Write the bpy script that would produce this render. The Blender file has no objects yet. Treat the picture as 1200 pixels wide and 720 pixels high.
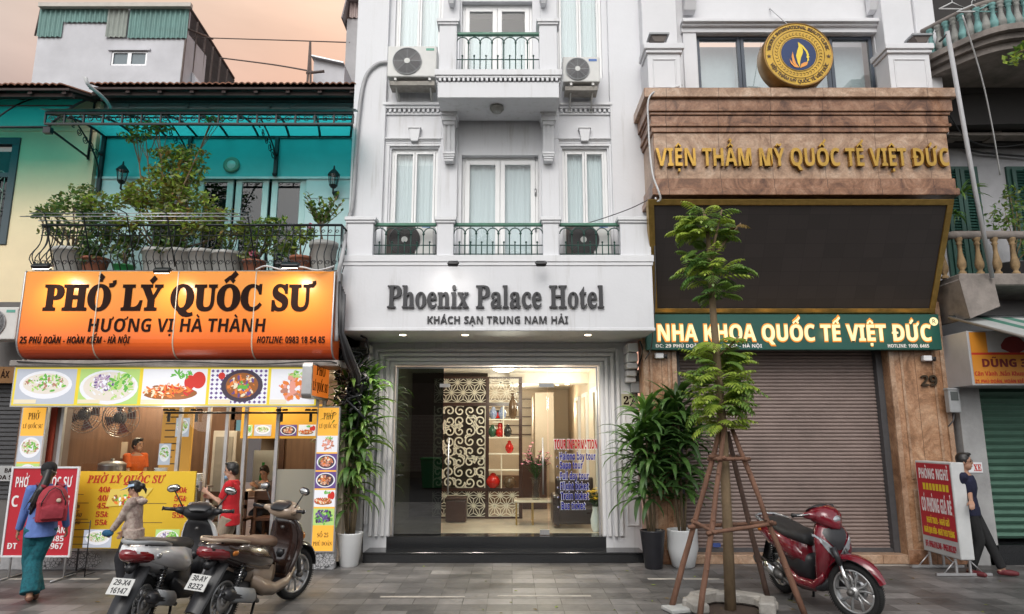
import bpy, bmesh, math, random, unicodedata
from mathutils import Vector, Matrix, noise
R = math.radians
SC = bpy.context.scene
COL = SC.collection
random.seed(7)
# ---------------------------------------------------------------- camera
F, TH, CH = 800.0, R(10.6), 2.0
cam_d = bpy.data.cameras.new('camera'); cam = bpy.data.objects.new('camera', cam_d); COL.objects.link(cam)
cam.location = (0, 0, CH); cam.rotation_euler = (R(90) + TH, 0, 0)
cam_d.sensor_width = 36; cam_d.lens = 24; cam_d.clip_end = 3000; cam_d.clip_start = .1
SC.camera = cam
# ---------------------------------------------------------------- sky, sun, exposure
SUN_EL, SUN_AZ = R(42), R(190)
w = bpy.data.worlds.new('World'); SC.world = w; w.use_nodes = True
nt = w.node_tree; N = nt.nodes; L = nt.links
bg = N['Background']; bg.inputs[1].default_value = .14
sky = N.new('ShaderNodeTexSky'); sky.sky_type = 'NISHITA'; sky.sun_disc = False
sky.sun_elevation = SUN_EL; sky.sun_rotation = SUN_AZ; sky.dust_density = 3.0; sky.air_density = 1.2
hs = N.new('ShaderNodeHueSaturation'); hs.inputs['Saturation'].default_value = .22; hs.inputs['Value'].default_value = 1.05
L.new(sky.outputs[0], hs.inputs['Color'])
tc = N.new('ShaderNodeTexCoord'); sp = N.new('ShaderNodeSeparateXYZ'); L.new(tc.outputs['Generated'], sp.inputs[0])
r_y = N.new('ShaderNodeMapRange'); r_y.interpolation_type = 'SMOOTHSTEP'
r_y.inputs[1].default_value = .1; r_y.inputs[2].default_value = .6; L.new(sp.outputs[1], r_y.inputs[0])
r_x = N.new('ShaderNodeMapRange'); r_x.inputs[1].default_value = -.58; r_x.inputs[2].default_value = -.25; L.new(sp.outputs[0], r_x.inputs[0])
r_z = N.new('ShaderNodeMapRange'); r_z.inputs[1].default_value = .38; r_z.inputs[2].default_value = .56; L.new(sp.outputs[2], r_z.inputs[0])
c1 = N.new('ShaderNodeMix'); c1.data_type = 'RGBA'; c1.inputs[6].default_value = (3.7, 2.8, 2.5, 1); c1.inputs[7].default_value = (6.3, 3.4, 2.45, 1); L.new(r_x.outputs[0], c1.inputs[0])
c2 = N.new('ShaderNodeMix'); c2.data_type = 'RGBA'; c2.inputs[6].default_value = (4.1, 3.6, 3.1, 1); c2.inputs[7].default_value = (6.3, 4.4, 3.3, 1); L.new(r_x.outputs[0], c2.inputs[0])
c3 = N.new('ShaderNodeMix'); c3.data_type = 'RGBA'; L.new(r_z.outputs[0], c3.inputs[0]); L.new(c1.outputs[2], c3.inputs[6]); L.new(c2.outputs[2], c3.inputs[7])
mx = N.new('ShaderNodeMix'); mx.data_type = 'RGBA'; cn = N.new('ShaderNodeTexNoise'); cn.inputs['Scale'].default_value = 3.2; cn.inputs['Detail'].default_value = 6; cmp_ = N.new('ShaderNodeMapping'); cmp_.inputs['Scale'].default_value = (1, 1, 3.2); L.new(tc.outputs['Generated'], cmp_.inputs[0]); L.new(cmp_.outputs[0], cn.inputs[0])
cr_ = N.new('ShaderNodeMapRange'); cr_.inputs[1].default_value = .35; cr_.inputs[2].default_value = .7; cr_.inputs[3].default_value = .86; cr_.inputs[4].default_value = 1.1; L.new(cn.outputs[0], cr_.inputs[0])
vm_ = N.new('ShaderNodeVectorMath'); vm_.operation = 'SCALE'; L.new(c3.outputs[2], vm_.inputs[0]); L.new(cr_.outputs[0], vm_.inputs[3])
L.new(r_y.outputs[0], mx.inputs[0]); L.new(hs.outputs[0], mx.inputs[6]); L.new(vm_.outputs[0], mx.inputs[7])
L.new(mx.outputs[2], bg.inputs[0])
sun_d = bpy.data.lights.new('sun', 'SUN'); sun_d.energy = .72; sun_d.angle = R(40); sun_d.color = (1, .96, .9)
sun = bpy.data.objects.new('sun', sun_d); COL.objects.link(sun)
_d = Vector((math.sin(SUN_AZ) * math.cos(SUN_EL), math.cos(SUN_AZ) * math.cos(SUN_EL), math.sin(SUN_EL)))
sun.rotation_euler = _d.to_track_quat('Z', 'Y').to_euler()
SC.view_settings.view_transform = 'Standard'; SC.view_settings.look = 'None'; SC.view_settings.gamma = 1
SC.view_settings.exposure = .34
SC.render.engine = 'CYCLES'
SC.cycles.use_denoising = True; SC.cycles.max_bounces = 8; SC.cycles.transparent_max_bounces = 16
SC.cycles.sample_clamp_indirect = 4; SC.cycles.caustics_reflective = False; SC.cycles.caustics_refractive = False
# ---------------------------------------------------------------- survey: picture measurements to metres
def _t(v, Y):
    yc = (360 - v) / F
    return Y / (math.cos(TH) - yc * math.sin(TH)), yc
def X(u, v, Y): return (u - 600) / F * _t(v, Y)[0]
def Z(v, Y):
    t, yc = _t(v, Y); return CH + t * (math.sin(TH) + yc * math.cos(TH))
def G(u, v, z=0):
    yc = (360 - v) / F
    t = (z - CH) / (math.sin(TH) + yc * math.cos(TH))
    return (u - 600) / F * t, t * (math.cos(TH) - yc * math.sin(TH))
# ---------------------------------------------------------------- mesh builder
class MB:
    def __init__(s): s.v = []; s.f = []; s.m = []; s.sm = []; s.mats = []
    def mi(s, m):
        if m not in s.mats: s.mats.append(m)
        return s.mats.index(m)
    def add(s, vs, fs, m, smooth=False, M=None):
        b = len(s.v); k = s.mi(m)
        s.v += [tuple(M @ Vector(p)) for p in vs] if M else [tuple(p) for p in vs]
        for f in fs: s.f.append([b + i for i in f]); s.m.append(k); s.sm.append(smooth)
        return s
    def box(s, x0, x1, y0, y1, z0, z1, m, M=None):
        x0, x1 = min(x0, x1), max(x0, x1); y0, y1 = min(y0, y1), max(y0, y1); z0, z1 = min(z0, z1), max(z0, z1)
        return s.add([(x0,y0,z0),(x1,y0,z0),(x1,y1,z0),(x0,y1,z0),(x0,y0,z1),(x1,y0,z1),(x1,y1,z1),(x0,y1,z1)],
                     [(0,3,2,1),(4,5,6,7),(0,1,5,4),(1,2,6,5),(2,3,7,6),(3,0,4,7)], m, False, M)
    def quad(s, a, b, c, d, m): return s.add([a,b,c,d], [(0,1,2,3)], m)
    def prism(s, pts, a0, a1, ax, m, M=None, smooth=False):
        n = len(pts)
        def q(p, a): return (a,p[0],p[1]) if ax == 'x' else (p[0],a,p[1]) if ax == 'y' else (p[0],p[1],a)
        vs = [q(p, a0) for p in pts] + [q(p, a1) for p in pts]
        s.add(vs, [list(range(n)), list(range(2*n-1, n-1, -1))], m, False, M)
        return s.add(vs, [(i, i+n, (i+1) % n + n, (i+1) % n) for i in range(n)], m, smooth, M)
    def loft(s, rings, m, cap=True, smooth=True, M=None):
        n = len(rings[0]); vs = [p for r in rings for p in r]; fs = []
        for k in range(len(rings)-1):
            for i in range(n): j = (i+1) % n; fs.append((k*n+i, k*n+j, (k+1)*n+j, (k+1)*n+i))
        if cap: fs.append(list(range(n-1, -1, -1))); fs.append([(len(rings)-1)*n+i for i in range(n)])
        return s.add(vs, fs, m, smooth, M)
    def tube(s, pts, r, m, n=6, M=None, cap=True):
        pts = [Vector(p) for p in pts]; rs = r if isinstance(r, (list, tuple)) else [r]*len(pts)
        rings = []; u = None
        for i, p in enumerate(pts):
            d = (pts[min(i+1, len(pts)-1)] - pts[max(i-1, 0)])
            if d.length < 1e-9: d = Vector((0,0,1))
            d.normalize()
            if u is None: u = d.orthogonal().normalized()
            u = (u - d*u.dot(d))
            u = u.normalized() if u.length > 1e-6 else d.orthogonal().normalized()
            w_ = d.cross(u)
            rings.append([p + (u*math.cos(a) + w_*math.sin(a))*rs[i] for a in [2*math.pi*k/n for k in range(n)]])
        return s.loft(rings, m, cap, n > 4, M)
    def lathe(s, prof, c, m, n=20, M=None, cap=True):
        rings = [[(c[0]+r*math.cos(2*math.pi*k/n), c[1]+r*math.sin(2*math.pi*k/n), c[2]+z) for k in range(n)] for r, z in prof]
        n_ = len(rings); s.loft(rings, m, False, True, M)
        if cap and prof[0][0] > 1e-4:
            s.add(rings[0], [list(range(n-1, -1, -1))], m, False, M)
            if prof[-1][0] > 1e-4: s.add(rings[-1], [list(range(n))], m, False, M)
        return s
    def ball(s, c, r, m, n=12, M=None):
        if not isinstance(r, (tuple, list)): r = (r, r, r)
        rings = []
        for k in range(1, n//2):
            a = math.pi*k/(n//2)
            rings.append([(c[0]+r[0]*math.sin(a)*math.cos(2*math.pi*i/n), c[1]+r[1]*math.sin(a)*math.sin(2*math.pi*i/n), c[2]-r[2]*math.cos(a)) for i in range(n)])
        return s.loft(rings, m, True, True, M)
    def sheet(s, rows, m, smooth=True):
        n = len(rows[0]); vs = [p for r in rows for p in r]
        return s.add(vs, [(k*n+i, k*n+i+1, (k+1)*n+i+1, (k+1)*n+i) for k in range(len(rows)-1) for i in range(n-1)], m, smooth)
    def build(s, name, parent=None, world=True, bevel=0, seg=1, sharp=False):
        me = bpy.data.meshes.new(name); off = Vector((0,0,0))
        if parent and world:
            r = parent
            while r.parent: r = r.parent
            off = r.location
        me.from_pydata([tuple(Vector(p) - off) for p in s.v], [], s.f)
        for m in s.mats: me.materials.append(m)
        me.polygons.foreach_set('material_index', s.m); me.polygons.foreach_set('use_smooth', s.sm)
        bm = bmesh.new(); bm.from_mesh(me)
        bmesh.ops.remove_doubles(bm, verts=bm.verts, dist=1e-6) if False else None
        bmesh.ops.recalc_face_normals(bm, faces=bm.faces)
        if bevel:
            es = [e for e in bm.edges if len(e.link_faces) == 2 and e.calc_face_angle(0) > .6]
            bmesh.ops.bevel(bm, geom=es, offset=bevel, segments=seg, profile=.5, affect='EDGES', clamp_overlap=True)
        bm.to_mesh(me); bm.free()
        o = bpy.data.objects.new(name, me); COL.objects.link(o)
        if parent: o.parent = parent
        return o
def tag(o, label=None, cat=None, group=None, kind=None):
    if label: o['label'] = label
    if cat: o['category'] = cat
    if group: o['group'] = group
    if kind: o['kind'] = kind
    return o
def thing(name, label, cat, loc=(0,0,0), rz=0, group=None):
    o = bpy.data.objects.new(name, None); COL.objects.link(o); o.empty_display_size = .2
    o.location = loc; o.rotation_euler = (0, 0, rz)
    return tag(o, label, cat, group)
def copy_tree(o, parent=None):
    c = o.copy(); COL.objects.link(c)
    if parent: c.parent = parent
    for ch in [x for x in bpy.data.objects if x.parent == o]: copy_tree(ch, c)
    return c
# ---------------------------------------------------------------- materials
def _new(name):
    m = bpy.data.materials.new(name); m.use_nodes = True
    return m, m.node_tree.nodes, m.node_tree.links, m.node_tree.nodes['Principled BSDF']
def lin(c): return tuple(((x/255)/12.92 if x <= 10 else (((x/255)+.055)/1.055)**2.4) for x in c) + (1,)
def mat(name, col, rough=.6, metal=0, var=.15, scale=3., bump=.0, bscale=60., stretch=(1,1,1), coat=0, col2=None, spec=.5):
    m, n, l, b = _new(name)
    c = col if len(col) == 4 else tuple(col) + (1,)
    b.inputs['Roughness'].default_value = rough; b.inputs['Metallic'].default_value = metal
    b.inputs['Coat Weight'].default_value = coat; b.inputs['Coat Roughness'].default_value = .06
    b.inputs['Specular IOR Level'].default_value = spec
    t = n.new('ShaderNodeTexCoord'); mp = n.new('ShaderNodeMapping'); mp.inputs['Scale'].default_value = stretch
    l.new(t.outputs['Object'], mp.inputs[0])
    if var:
        nz = n.new('ShaderNodeTexNoise'); nz.inputs['Scale'].default_value = scale; nz.inputs['Detail'].default_value = 8; nz.inputs['Roughness'].default_value = .65
        l.new(mp.outputs[0], nz.inputs[0])
        rp = n.new('ShaderNodeMapRange'); rp.inputs[1].default_value = .3; rp.inputs[2].default_value = .7; l.new(nz.outputs[0], rp.inputs[0])
        mx = n.new('ShaderNodeMix'); mx.data_type = 'RGBA'; l.new(rp.outputs[0], mx.inputs[0])
        d = col2 if col2 else tuple(x*(1-var) for x in c[:3])
        mx.inputs[6].default_value = tuple(d[:3]) + (1,); mx.inputs[7].default_value = tuple(min(1, x*(1+var*.4)) for x in c[:3]) + (1,)
        l.new(mx.outputs[2], b.inputs['Base Color'])
        r2 = n.new('ShaderNodeMapRange'); r2.inputs[3].default_value = max(.02, rough-.12*(1-metal)); r2.inputs[4].default_value = min(1, rough+.12); l.new(nz.outputs[0], r2.inputs[0]); l.new(r2.outputs[0], b.inputs['Roughness'])
    else: b.inputs['Base Color'].default_value = c
    if bump:
        n2 = n.new('ShaderNodeTexNoise'); n2.inputs['Scale'].default_value = bscale; n2.inputs['Detail'].default_value = 5; l.new(mp.outputs[0], n2.inputs[0])
        bp = n.new('ShaderNodeBump'); bp.inputs['Strength'].default_value = bump; bp.inputs['Distance'].default_value = .02; l.new(n2.outputs[0], bp.inputs['Height']); l.new(bp.outputs[0], b.inputs['Normal'])
    return m
def glow(name, col, s, rough=.4):
    m, n, l, b = _new(name)
    b.inputs['Base Color'].default_value = tuple(x*.3 for x in col[:3]) + (1,); b.inputs['Emission Color'].default_value = tuple(col[:3]) + (1,); b.inputs['Emission Strength'].default_value = s; b.inputs['Roughness'].default_value = rough
    return m
def glass(name, tint=(.92,.97,.95), refl=1.45, rough=0.0, haze=0.0):
    m, n, l, b = _new(name); n.remove(b)
    out = n['Material Output']; tr = n.new('ShaderNodeBsdfTransparent'); tr.inputs[0].default_value = tuple(tint) + (1,)
    gl = n.new('ShaderNodeBsdfGlossy'); gl.inputs['Roughness'].default_value = rough
    lw = n.new('ShaderNodeLayerWeight'); lw.inputs[0].default_value = .5; pw = n.new('ShaderNodeMath'); pw.operation = 'POWER'; pw.inputs[1].default_value = 5; l.new(lw.outputs['Facing'], pw.inputs[0]); f0 = ((refl-1)/(refl+1))**2; fr = n.new('ShaderNodeMath'); fr.operation = 'MULTIPLY_ADD'; fr.inputs[1].default_value = 1-f0; fr.inputs[2].default_value = f0; l.new(pw.outputs[0], fr.inputs[0])
    mx = n.new('ShaderNodeMixShader'); l.new(fr.outputs[0], mx.inputs[0]); l.new(tr.outputs[0], mx.inputs[1]); l.new(gl.outputs[0], mx.inputs[2])
    if haze:
        df = n.new('ShaderNodeBsdfTranslucent'); df.inputs[0].default_value = tuple(tint) + (1,); d2 = n.new('ShaderNodeBsdfDiffuse'); d2.inputs[0].default_value = tuple(tint) + (1,)
        a = n.new('ShaderNodeMixShader'); l.new(df.outputs[0], a.inputs[1]); l.new(d2.outputs[0], a.inputs[2])
        m2 = n.new('ShaderNodeMixShader'); m2.inputs[0].default_value = haze; l.new(mx.outputs[0], m2.inputs[1]); l.new(a.outputs[0], m2.inputs[2]); l.new(m2.outputs[0], out.inputs[0])
    else: l.new(mx.outputs[0], out.inputs[0])
    return m
def leafmat(name, c1, c2, rough=.45):
    m = mat(name, c1, rough, 0, .5, 9, col2=c2); n = m.node_tree.nodes; l = m.node_tree.links; b = n['Principled BSDF']
    tl = n.new('ShaderNodeBsdfTranslucent'); tl.inputs[0].default_value = (c1[0]*1.2, c1[1]*1.3, c1[2]*.8, 1)
    mx = n.new('ShaderNodeMixShader'); mx.inputs[0].default_value = .3
    l.new(b.outputs[0], mx.inputs[1]); l.new(tl.outputs[0], mx.inputs[2]); l.new(mx.outputs[0], n['Material Output'].inputs[0])
    return m
def stone_mat(name, c1, c2, c3, rough=.3):
    m, n, l, b = _new(name); t = n.new('ShaderNodeTexCoord')
    n1 = n.new('ShaderNodeTexNoise'); n1.inputs['Scale'].default_value = 2.2; n1.inputs['Detail'].default_value = 10; n1.inputs['Roughness'].default_value = .7; n1.inputs['Distortion'].default_value = 1.6; l.new(t.outputs['Object'], n1.inputs[0])
    n2 = n.new('ShaderNodeTexNoise'); n2.inputs['Scale'].default_value = 26; n2.inputs['Detail'].default_value = 6; n2.inputs['Distortion'].default_value = .8; l.new(t.outputs['Object'], n2.inputs[0])
    cr = n.new('ShaderNodeValToRGB'); e = cr.color_ramp.elements; e[0].position = .36; e[0].color = c1 + (1,); e[1].position = .66; e[1].color = c3 + (1,); k = e.new(.5); k.color = c2 + (1,); l.new(n1.outputs[0], cr.inputs[0])
    mx = n.new('ShaderNodeMix'); mx.data_type = 'RGBA'; mx.blend_type = 'OVERLAY'; mx.inputs[0].default_value = .55; l.new(cr.outputs[0], mx.inputs[6]); l.new(n2.outputs[0], mx.inputs[7]); l.new(mx.outputs[2], b.inputs['Base Color'])
    b.inputs['Roughness'].default_value = rough
    sp = n.new('ShaderNodeSeparateXYZ'); l.new(t.outputs['Object'], sp.inputs[0]); pp = n.new('ShaderNodeMath'); pp.operation = 'PINGPONG'; pp.inputs[1].default_value = .42; l.new(sp.outputs[0], pp.inputs[0]); lt = n.new('ShaderNodeMath'); lt.operation = 'LESS_THAN'; lt.inputs[1].default_value = .004; l.new(pp.outputs[0], lt.inputs[0])
    m3 = n.new('ShaderNodeMix'); m3.data_type = 'RGBA'; l.new(lt.outputs[0], m3.inputs[0]); l.new(mx.outputs[2], m3.inputs[6]); m3.inputs[7].default_value = (c1[0]*.5,c1[1]*.5,c1[2]*.5,1); l.new(m3.outputs[2], b.inputs['Base Color'])
    return m
def stained(name, c, dirt):
    m = mat(name, c, .55, 0, .05, 1.2, .08, 22); n = m.node_tree.nodes; l = m.node_tree.links; b = n['Principled BSDF']; old = b.inputs['Base Color'].links[0].from_socket
    t = n.new('ShaderNodeTexCoord'); mp = n.new('ShaderNodeMapping'); mp.inputs['Scale'].default_value = (5, 5, .35); l.new(t.outputs['Object'], mp.inputs[0]); a = n.new('ShaderNodeTexNoise'); a.inputs['Scale'].default_value = 1.6; a.inputs['Detail'].default_value = 9; a.inputs['Roughness'].default_value = .7; l.new(mp.outputs[0], a.inputs[0])
    g = n.new('ShaderNodeTexNoise'); g.inputs['Scale'].default_value = .9; g.inputs['Detail'].default_value = 5; l.new(t.outputs['Object'], g.inputs[0]); r = n.new('ShaderNodeMapRange'); r.inputs[1].default_value = .52; r.inputs[2].default_value = .82; l.new(a.outputs[0], r.inputs[0]); r2 = n.new('ShaderNodeMapRange'); r2.inputs[1].default_value = .4; r2.inputs[2].default_value = .65; l.new(g.outputs[0], r2.inputs[0])
    mu = n.new('ShaderNodeMath'); mu.operation = 'MULTIPLY'; l.new(r.outputs[0], mu.inputs[0]); l.new(r2.outputs[0], mu.inputs[1]); mx = n.new('ShaderNodeMix'); mx.data_type = 'RGBA'; l.new(mu.outputs[0], mx.inputs[0]); l.new(old, mx.inputs[6]); mx.inputs[7].default_value = tuple(dirt) + (1,); l.new(mx.outputs[2], b.inputs['Base Color']); return m
WHITE = stained('white_paint', (.68,.685,.71), (.37,.355,.33))
WHITE2 = stained('white_trim', (.71,.715,.735), (.39,.37,.34))
FRAME = mat('white_upvc', (.78,.78,.78), .35, 0, .04, 3)
GLASSM = glass('window_glass', (.95,.98,.98), 1.6)
GLASSD = glass('door_glass', (.93,.97,.95), 1.42)
GLASST = glass('tinted_glass', (.04,.06,.055), 2.3)
CURT = mat('sheer_curtain', (.56,.63,.65), .8, 0, .1, 4, stretch=(14,1,.4))
DARKROOM = mat('dark_room', (.05,.06,.07), .9, 0, .3, 1)
GREENRAIL = mat('green_iron', (.02,.07,.055), .45, .2, .25, 20)
GREENTOP = mat('green_handrail', (.06,.2,.13), .45, 0, .35, 12)
BLACKG = mat('black_granite', (.018,.019,.021), .18, 0, .4, 60)
IRON = mat('black_iron', (.02,.025,.028), .45, .3, .3, 20)
STEEL = mat('steel', (.55,.55,.56), .28, .95, .12, 8)
ALU = mat('aluminium', (.5,.5,.51), .4, .8, .1, 8)
BROWNST = stone_mat('brown_marble', (.09,.036,.018), (.24,.115,.06), (.38,.22,.14))
TANST = stone_mat('tan_marble', (.2,.1,.05), (.37,.2,.11), (.5,.32,.2))
BROWNST2 = stone_mat('brown_marble_pale', (.23,.13,.075), (.38,.24,.155), (.5,.36,.26))
GOLD = mat('gold_metal', (.46,.28,.07), .22, 1, .25, 6)
GOLDD = mat('gold_trim', (.42,.27,.08), .35, .8, .3, 9)
BLACK = mat('black_plastic', (.018,.018,.02), .4, 0, .3, 20)
DKGREY = mat('dark_grey', (.07,.07,.075), .5, 0, .2, 12)
GREY = mat('grey_plastic', (.32,.33,.34), .5, 0, .15, 10)
RUBBER = mat('rubber', (.02,.02,.02), .85, 0, .3, 30, .2, 120)
WOODD = mat('dark_wood', (.07,.028,.015), .45, 0, .4, 5, stretch=(1,1,8))
WOODB = mat('brown_wood', (.17,.09,.05), .5, 0, .35, 4, stretch=(6,6,.5))
REDPL = mat('red_plastic', (.45,.03,.02), .35)
YELPL = mat('yellow_board', (.72,.47,.03), .45, 0, .05)
WALLGREY = mat('grey_render', (.36,.36,.36), .85, 0, .3, 1.5, .25, 18)
# ---------------------------------------------------------------- lettering
_GL = {}
def _mapc(c, style):
    o = ord(c)
    U = {'serif': 0x1D400, 'ital': 0x1D468, 'sans': 0x1D5D4, 'sansit': 0x1D63C}.get(style)
    Dg = {'serif': 0x1D7CE, 'ital': 0x1D7CE, 'sans': 0x1D7EC, 'sansit': 0x1D7EC}.get(style)
    if U is None: return c
    if 'A' <= c <= 'Z': return chr(U + o - 65)
    if 'a' <= c <= 'z': return chr(U + 26 + o - 97)
    if '0' <= c <= '9': return chr(Dg + o - 48)
    return c
def _raw(s, off):
    cu = bpy.data.curves.new('g', 'FONT'); cu.body = s; cu.size = 1; cu.extrude = .5; cu.offset = off; cu.resolution_u = 3
    ob = bpy.data.objects.new('g', cu); me = ob.to_mesh()
    r = ([tuple(v.co) for v in me.vertices], [list(p.vertices) for p in me.polygons])
    ob.to_mesh_clear(); bpy.data.objects.remove(ob); bpy.data.curves.remove(cu)
    return r
def _glyph(c, style, off):
    k = (c, style, off)
    if k not in _GL:
        m = _mapc(c, style); vs, fs = _raw(m, off)
        I = _mapc('I', style); kk = ('I', style, 'w')
        if kk not in _GL: _GL[kk] = max(p[0] for p in _raw(I, 0)[0])
        ka = (c, style, 'adv')
        if ka not in _GL: _GL[ka] = max(p[0] for p in _raw(m + I, 0)[0]) - _GL[kk]
        adv = _GL[ka]
        _GL[k] = (vs, fs, adv)
    return _GL[k]
def _strip(pts, w, z):
    n = len(pts); Lf = []; Rt = []
    for i, p in enumerate(pts):
        a = pts[max(i-1, 0)]; b = pts[min(i+1, n-1)]
        dx, dy = b[0]-a[0], b[1]-a[1]; q = math.hypot(dx, dy) or 1; nx, ny = -dy/q*w/2, dx/q*w/2
        ww = w
        Lf.append((p[0]+nx, p[1]+ny)); Rt.append((p[0]-nx, p[1]-ny))
    ring = Lf + Rt[::-1]; m = len(ring)
    vs = [(x, y, -.5) for x, y in ring] + [(x, y, .5+z) for x, y in ring]
    fs = []
    for i in range(n-1): fs.append((m+i, m+i+1, m+m-2-i, m+m-1-i))
    for i in range(m): j = (i+1) % m; fs.append((i, j, j+m, i+m))
    return vs, fs
def _marks(marks, x0, x1, top, t, z):
    out = []; cx = (x0+x1)/2; y = top + .06
    dbl = any(k in marks for k in '\u0302\u0306')
    for k in marks:
        if k == '\u0302': out.append(_strip([(cx-.15, y), (cx, y+.12), (cx+.15, y)], t*.9, z)); y += .1
        elif k == '\u0306': out.append(_strip([(cx-.13, y+.11), (cx-.07, y+.02), (cx+.07, y+.02), (cx+.13, y+.11)], t*.8, z)); y += .1
        elif k == '\u031b': out.append(_strip([(x1-.1, top-.045), (x1+.03, top-.03), (x1+.075, top+.03), (x1+.06, top+.1)], t*.9, z))
    dx = .12 if dbl else 0; y2 = y + (.02 if dbl else 0)
    for k in marks:
        if k == '\u0301': out.append(_strip([(cx-.05+dx, y2), (cx+.1+dx, y2+.15)], t*1.1, z))
        elif k == '\u0300': out.append(_strip([(cx+.05, y2), (cx-.1, y2+.15)], t*1.1, z))
        elif k == '\u0309': out.append(_strip([(cx-.06, y2+.13), (cx, y2+.19), (cx+.07, y2+.14), (cx+.01, y2+.06), (cx+.01, y2)], t*.8, z))
        elif k == '\u0303': out.append(_strip([(cx-.16, y2+.02), (cx-.08, y2+.1), (cx+.08, y2+.04), (cx+.16, y2+.12)], t*.8, z))
        elif k == '\u0323': out.append(_strip([(cx-.06, -.17), (cx+.06, -.17)], .12, z))
    return out
def layout(s, style, off=0, track=0):
    """returns list of (verts, faces), total width, cap height"""
    cap = max(p[1] for p in _glyph('H', style, 0)[0]); parts = []; x = 0
    for ch in s:
        if ch == ' ': x += .3 + track; continue
        bar = ch in 'Đđ'
        d = unicodedata.normalize('NFD', {'Đ': 'D', 'đ': 'd'}.get(ch, ch)); base, mk = d[0], d[1:]
        if base == 'i' and any(k in mk for k in '\u0301\u0300\u0309\u0303'): base = '\u0131' if style == 'plain' else 'i'
        vs, fs, adv = _glyph(base, style, off)
        if vs:
            parts.append(([(p[0]+x, p[1], p[2]) for p in vs], fs))
            x0 = min(p[0] for p in vs)+x; x1 = max(p[0] for p in vs)+x; top = max(p[1] for p in vs)
            if mk:
                for q in _marks(mk, x0, x1, top, .085+off*1.5, .03): parts.append(q)
            if bar: parts.append(_strip([(x0-.05, cap*.5), (x0+.26, cap*.5)], .09, .03))
            if '\u031b' in mk: adv += .06
        x += adv + track
    return parts, x - track, cap
def text(mb, s, style, o, h, m, w=None, right=(1,0,0), up=(0,0,1), depth=.01, align='c', off=0.0, track=0.0, skew=0):
    """o = baseline anchor; h = capital height; w = total width if it is to be fitted"""
    parts, tw, cap = layout(s, style, off, track); r = Vector(right).normalized(); u = Vector(up).normalized(); nrm = r.cross(u); o = Vector(o)
    sy = h/cap; sx = w/tw if w else sy; x_off = {'c': -tw/2, 'l': 0, 'r': -tw}[align]
    for vs, fs in parts:
        mb.add([o + r*((p[0]+x_off + skew*p[1])*sx) + u*(p[1]*sy) + nrm*((p[2]+.5)*depth) for p in vs], fs, m)
    return mb
def arc_text(mb, s, style, c, rad, h, m, a0, a1, right, up, depth=.006, inside=False, off=0.0):
    """letters set round a circle from angle a0 to a1 (degrees, clockwise if a1<a0)"""
    parts, tw, cap = layout(s, style, off); r = Vector(right).normalized(); u = Vector(up).normalized(); nrm = r.cross(u); c = Vector(c); sc = h/cap
    for vs, fs in parts:
        xm = (min(p[0] for p in vs)+max(p[0] for p in vs))/2; a = R(a0 + (a1-a0)*xm/tw); rr = rad
        tx, ty = (math.sin(a), -math.cos(a)) if not inside else (-math.sin(a), math.cos(a)); ox, oy = (math.cos(a), math.sin(a)) if not inside else (-math.cos(a), -math.sin(a))
        out = []
        for p in vs:
            lx, ly = (p[0]-xm)*sc, p[1]*sc
            px = math.cos(a)*rr + tx*lx + ox*ly; py = math.sin(a)*rr + ty*lx + oy*ly
            out.append(c + r*px + u*py + nrm*((p[2]+.5)*depth))
        mb.add(out, fs, m)
def panel_grid(mb, x0, x1, z0, z1, y0, y1, holes, m):
    """a wall slab from y0 to y1 with rectangular holes (hx0,hx1,hz0,hz1)"""
    zs = sorted({z0, z1} | {z for h in holes for z in (h[2], h[3]) if z0 < z < z1})
    for a, b in zip(zs, zs[1:]):
        cuts = sorted((max(h[0], x0), min(h[1], x1)) for h in holes if h[2] < (a+b)/2 < h[3]); x = x0
        for c, d in cuts:
            if c > x: mb.box(x, c, y0, y1, a, b, m)
            x = max(x, d)
        if x < x1: mb.box(x, x1, y0, y1, a, b, m)
def lamp(name, loc, energy, col=(1,.8,.55), size=.1, parent=None, kind='POINT', rot=None, spot=None):
    d = bpy.data.lights.new(name, kind); d.energy = energy; d.color = col
    if kind == 'AREA': d.size = size
    else: d.shadow_soft_size = size
    if kind == 'SPOT': d.spot_size = spot; d.spot_blend = .8
    o = bpy.data.objects.new(name, d); COL.objects.link(o); o.location = loc
    if rot: o.rotation_euler = rot
    if parent:
        r = parent
        while r.parent: r = r.parent
        o.location = Vector(loc) - r.location; o.parent = parent
    return o
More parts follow.
